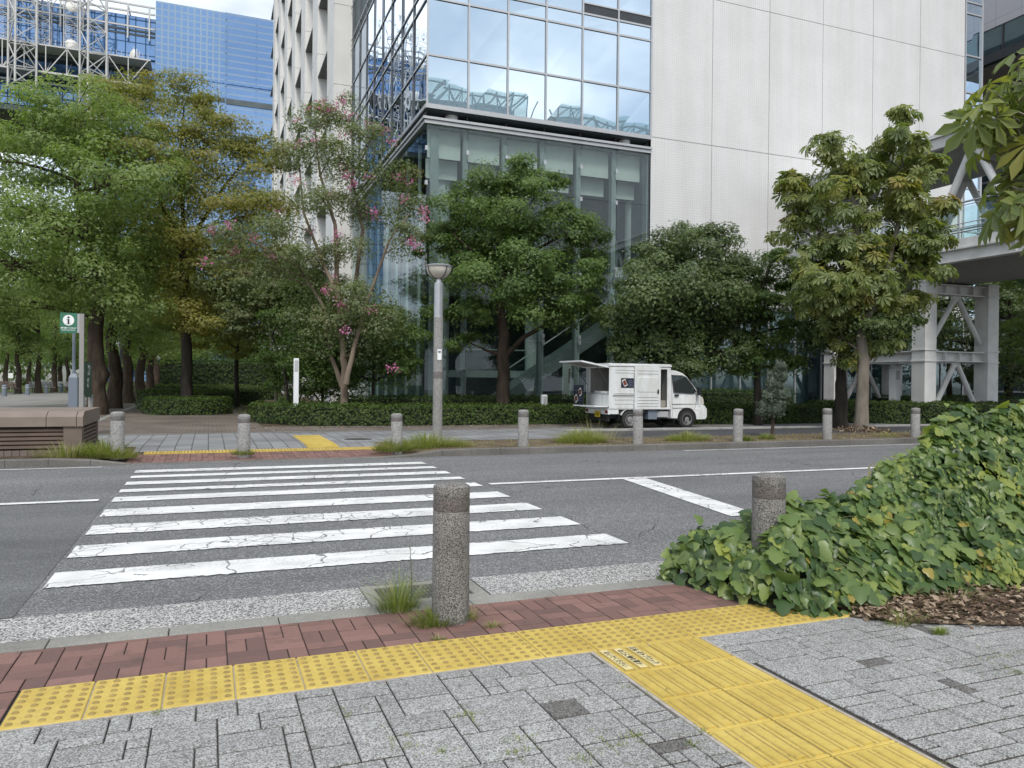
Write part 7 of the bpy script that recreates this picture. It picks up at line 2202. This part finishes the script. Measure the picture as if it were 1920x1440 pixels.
# menu board standing on the flap
bx = VX + XR_ - 0.40
t_ = thing('menu_board', 'dark navy menu board with printed food trays, leaning at the back of the van', 'menu board', (bx, VY + 0.30, FZ + 0.665))
mb = MB(); mb.cbox(-0.02, 0.0, -0.20, 0.43, -0.006, 0.58, 0.004); brd = mb.build('board', M['poster'], t_)
def yz_poly(mb, pts, x0, x1):
    mb.prism(pts, 0, x0, x1)
for cy_, cz, w_, h_, ang in ((-0.02, 0.38, 0.17, 0.22, -0.45), (0.25, 0.18, 0.20, 0.22, -0.6)):
    c, s_ = math.cos(ang), math.sin(ang)
    def R_(u, v): return (cy_ + u * c - v * s_, cz + u * s_ + v * c)
    mb = MB(); yz_poly(mb, [R_(u * w_, v * h_) for u, v in ((-.5, -.4), (-.4, -.5), (.4, -.5), (.5, -.4), (.5, .4), (.4, .5), (-.4, .5), (-.5, .4))], -0.0235, -0.0205); mb.build('printed_tray', M['white'], brd)
    mb = MB(); yz_poly(mb, [R_(u * w_, v * h_) for u, v in ((-.4, -.38), (.4, -.38), (.42, .3), (.2, .40), (-.3, .36), (-.42, .2))], -0.0265, -0.024); mb.build('printed_food', M['food'], brd)
mb = MB()
for k, (ya, yb) in enumerate(((-.1, .36), (.16, .38), (.16, .36), (-.12, .10), (-.14, .10), (-.1, .09))):
    z = (0.52, 0.44, 0.40, 0.24, 0.19, 0.12)[k]; mb.box(-0.0225, -0.0205, ya, yb, z, z + 0.014)
mb.build('board_print', M['ink'], brd)

# ================================================================== PLAZA FURNITURE AND FAR DETAIL
def bench(label, px, depth, rz, m_):
    f_ = foot(px, depth, FZ)
    t_ = thing('park_bench', label, 'bench', f_, rz, 'slatted benches on the plaza')
    mb = MB()
    for k in range(5): mb.cbox(-0.9, 0.9, -0.25 + 0.10 * k, -0.17 + 0.10 * k, 0.42, 0.455, 0.005)
    mb.build('seat', m_, t_)
    mb = MB()
    for k in range(5):
        z = 0.50 + 0.085 * k; y = 0.27 + 0.03 * k; mb.cbox(-0.9, 0.9, y, y + 0.03, z, z + 0.065, 0.005)
    mb.build('backrest', m_, t_)
    for x in (-0.7, 0.7):
        mb = MB(); mb.box(x - .03, x + .03, -0.22, -0.16, 0, 0.42); mb.box(x - .03, x + .03, 0.2, 0.26, 0, 0.44); mb.bar((x, 0.26, 0.40), (x, 0.42, 0.93), 0.05, 0.03); mb.build('leg', M['steel_dark'], t_)
    return t_
bench('dark slatted bench seen from behind at the left edge', 17, 58, 2.6, M['brown_louvre'])
bench('pale bench between the first two plaza trunks', 80, 64, 0.5, M['light_grey'])
bench('pale bench half hidden by the grey pole', 122, 70, 0.4, M['white_metal'])
bench('second dark bench on the grass side at the left edge', -6, 66, 0.3, M['brown_louvre'])
for px, dpt, lab in ((8.5, 52, 'leftmost small blue grey bollard on the plaza'), (52, 56, 'small blue grey bollard beside the first plaza trunk'), (87, 62, 'small blue grey bollard in front of the pale bench'), (115, 66, 'small blue grey bollard nearest the grey pole')):
    f_ = foot(px, dpt, FZ)
    t_ = thing('plaza_bollard', lab, 'bollard', f_, 0, 'small blue grey bollards on the plaza')
    mb = MB(); mb.lathe([(0.15, 0), (0.15, 0.62), (0.16, 0.63), (0.16, 0.70), (0.13, 0.76), (0.04, 0.78)], n=20); mb.build('post', M['blue_grey'], t_, True)
    mb = MB(); mb.lathe([(0.152, 0.52), (0.154, 0.53), (0.154, 0.58), (0.152, 0.59)], n=20); mb.build('band', M['light_grey'], t_, True)
def globe(label, px, py, depth):
    c_ = at(px, py, depth); 
    t_ = thing('globe_lamp', label, 'lamp', (c_[0], c_[1], FZ), 0, 'globe lamps along the alley')
    H = c_[2] - FZ
    mb = MB(); mb.tube([(0, 0, 0), (0, 0, H - 0.18)], 0.05, 10); mb.lathe([(0.10, 0), (0.10, 0.9), (0.06, 0.95)], n=14); mb.build('pole', M['blue_grey'], t_, True)
    mb = MB(); mb.lathe([(0.2 * math.sin(math.pi * (k + .3) / 10.6), -0.2 * math.cos(math.pi * (k + .3) / 10.6)) for k in range(11)], (0, 0, H), 18); mb.build('globe', M['white'], t_, True)
globe('white globe lamp between the second and third alley trunks', 226, 643, 37)
globe('white globe lamp beside the sixth alley trunk', 283, 664, 56)
globe('white globe lamp furthest down the alley', 297, 670, 66)
globe('white globe lamp low among the far alley trunks', 302, 655, 90)
# small notice on the lawn, low white wall, parked cars behind it
c_ = at(20, 704, 72)
t_ = thing('lawn_notice', 'small white notice on a stake by the lawn', 'sign', (c_[0], c_[1], FZ))
H = c_[2] - FZ
mb = MB(); mb.box(-.2, .2, -.02, .0, H - .25, H + .22); mb.build('panel', M['white'], t_)
mb = MB(); mb.box(-.03, .03, 0.001, .05, 0, H + .1); mb.build('stake', M['post_grey'], t_)
a, b_ = at(-120, 693, 118), at(190, 697, 118)
t_ = thing('boundary_wall', 'long low white wall across the far side of the lawn', 'wall', ((a[0] + b_[0]) / 2, (a[1] + b_[1]) / 2, FZ))
L_ = (b_ - a); L_[2] = 0; ln = np.linalg.norm(L_); t_.rotation_euler = (0, 0, math.atan2(L_[1], L_[0]))
mb = MB(); mb.cbox(-ln / 2, ln / 2, -0.15, 0.15, 0, 3.0, 0.02); mb.build('panel', M['white_concrete'], t_)
mb = MB(); mb.cbox(-ln / 2 - .05, ln / 2 + .05, -0.22, 0.22, 3.001, 3.12, 0.02); mb.build('coping', M['border'], t_)
def person(label, px, depth):
    f_ = foot(px, depth, FZ)
    o = thing('person', label, 'person', f_)
    # one skinned body: torso, head, arms and legs
    V = [(0, 0, .95), (0, 0, 1.15), (0, 0, 1.38), (0, 0, 1.52), (0, -.02, 1.64), (-.19, 0, 1.40), (-.24, .0, 1.13), (-.22, -.08, .92), (.19, 0, 1.40), (.24, 0, 1.13), (.22, -.08, .92), (-.09, 0, .88), (-.10, -.06, .48), (-.10, .02, .06), (-.10, -.14, .03), (.09, 0, .88), (.10, .08, .48), (.10, .14, .07), (.10, .02, .03)]
    E_ = [(0, 1), (1, 2), (2, 3), (3, 4), (2, 5), (5, 6), (6, 7), (2, 8), (8, 9), (9, 10), (0, 11), (11, 12), (12, 13), (13, 14), (0, 15), (15, 16), (16, 17), (17, 18)]
    R_ = [.15, .14, .15, .06, .10, .065, .048, .035, .065, .048, .035, .09, .065, .045, .04, .09, .065, .045, .04]
    me = bpy.data.meshes.new('body'); me.from_pydata(V, E_, []); 
    b = link('body', me, o)
    md = b.modifiers.new('skin', 'SKIN')
    if not me.skin_vertices: me.skin_vertices.new()
    for i, r in enumerate(R_): me.skin_vertices[0].data[i].radius = (r, r * .8)
    me.skin_vertices[0].data[0].use_root = True
    s_ = b.modifiers.new('smooth', 'SUBSURF'); s_.levels = s_.render_levels = 1
    me.materials.append(M['ink'])
    mb = MB(); mb.lathe([(0.02, 1.60), (.105, 1.64), (.11, 1.70), (.06, 1.755), (.01, 1.765)], n=12); mb.build('hair', M['black'], o, True)
    return o
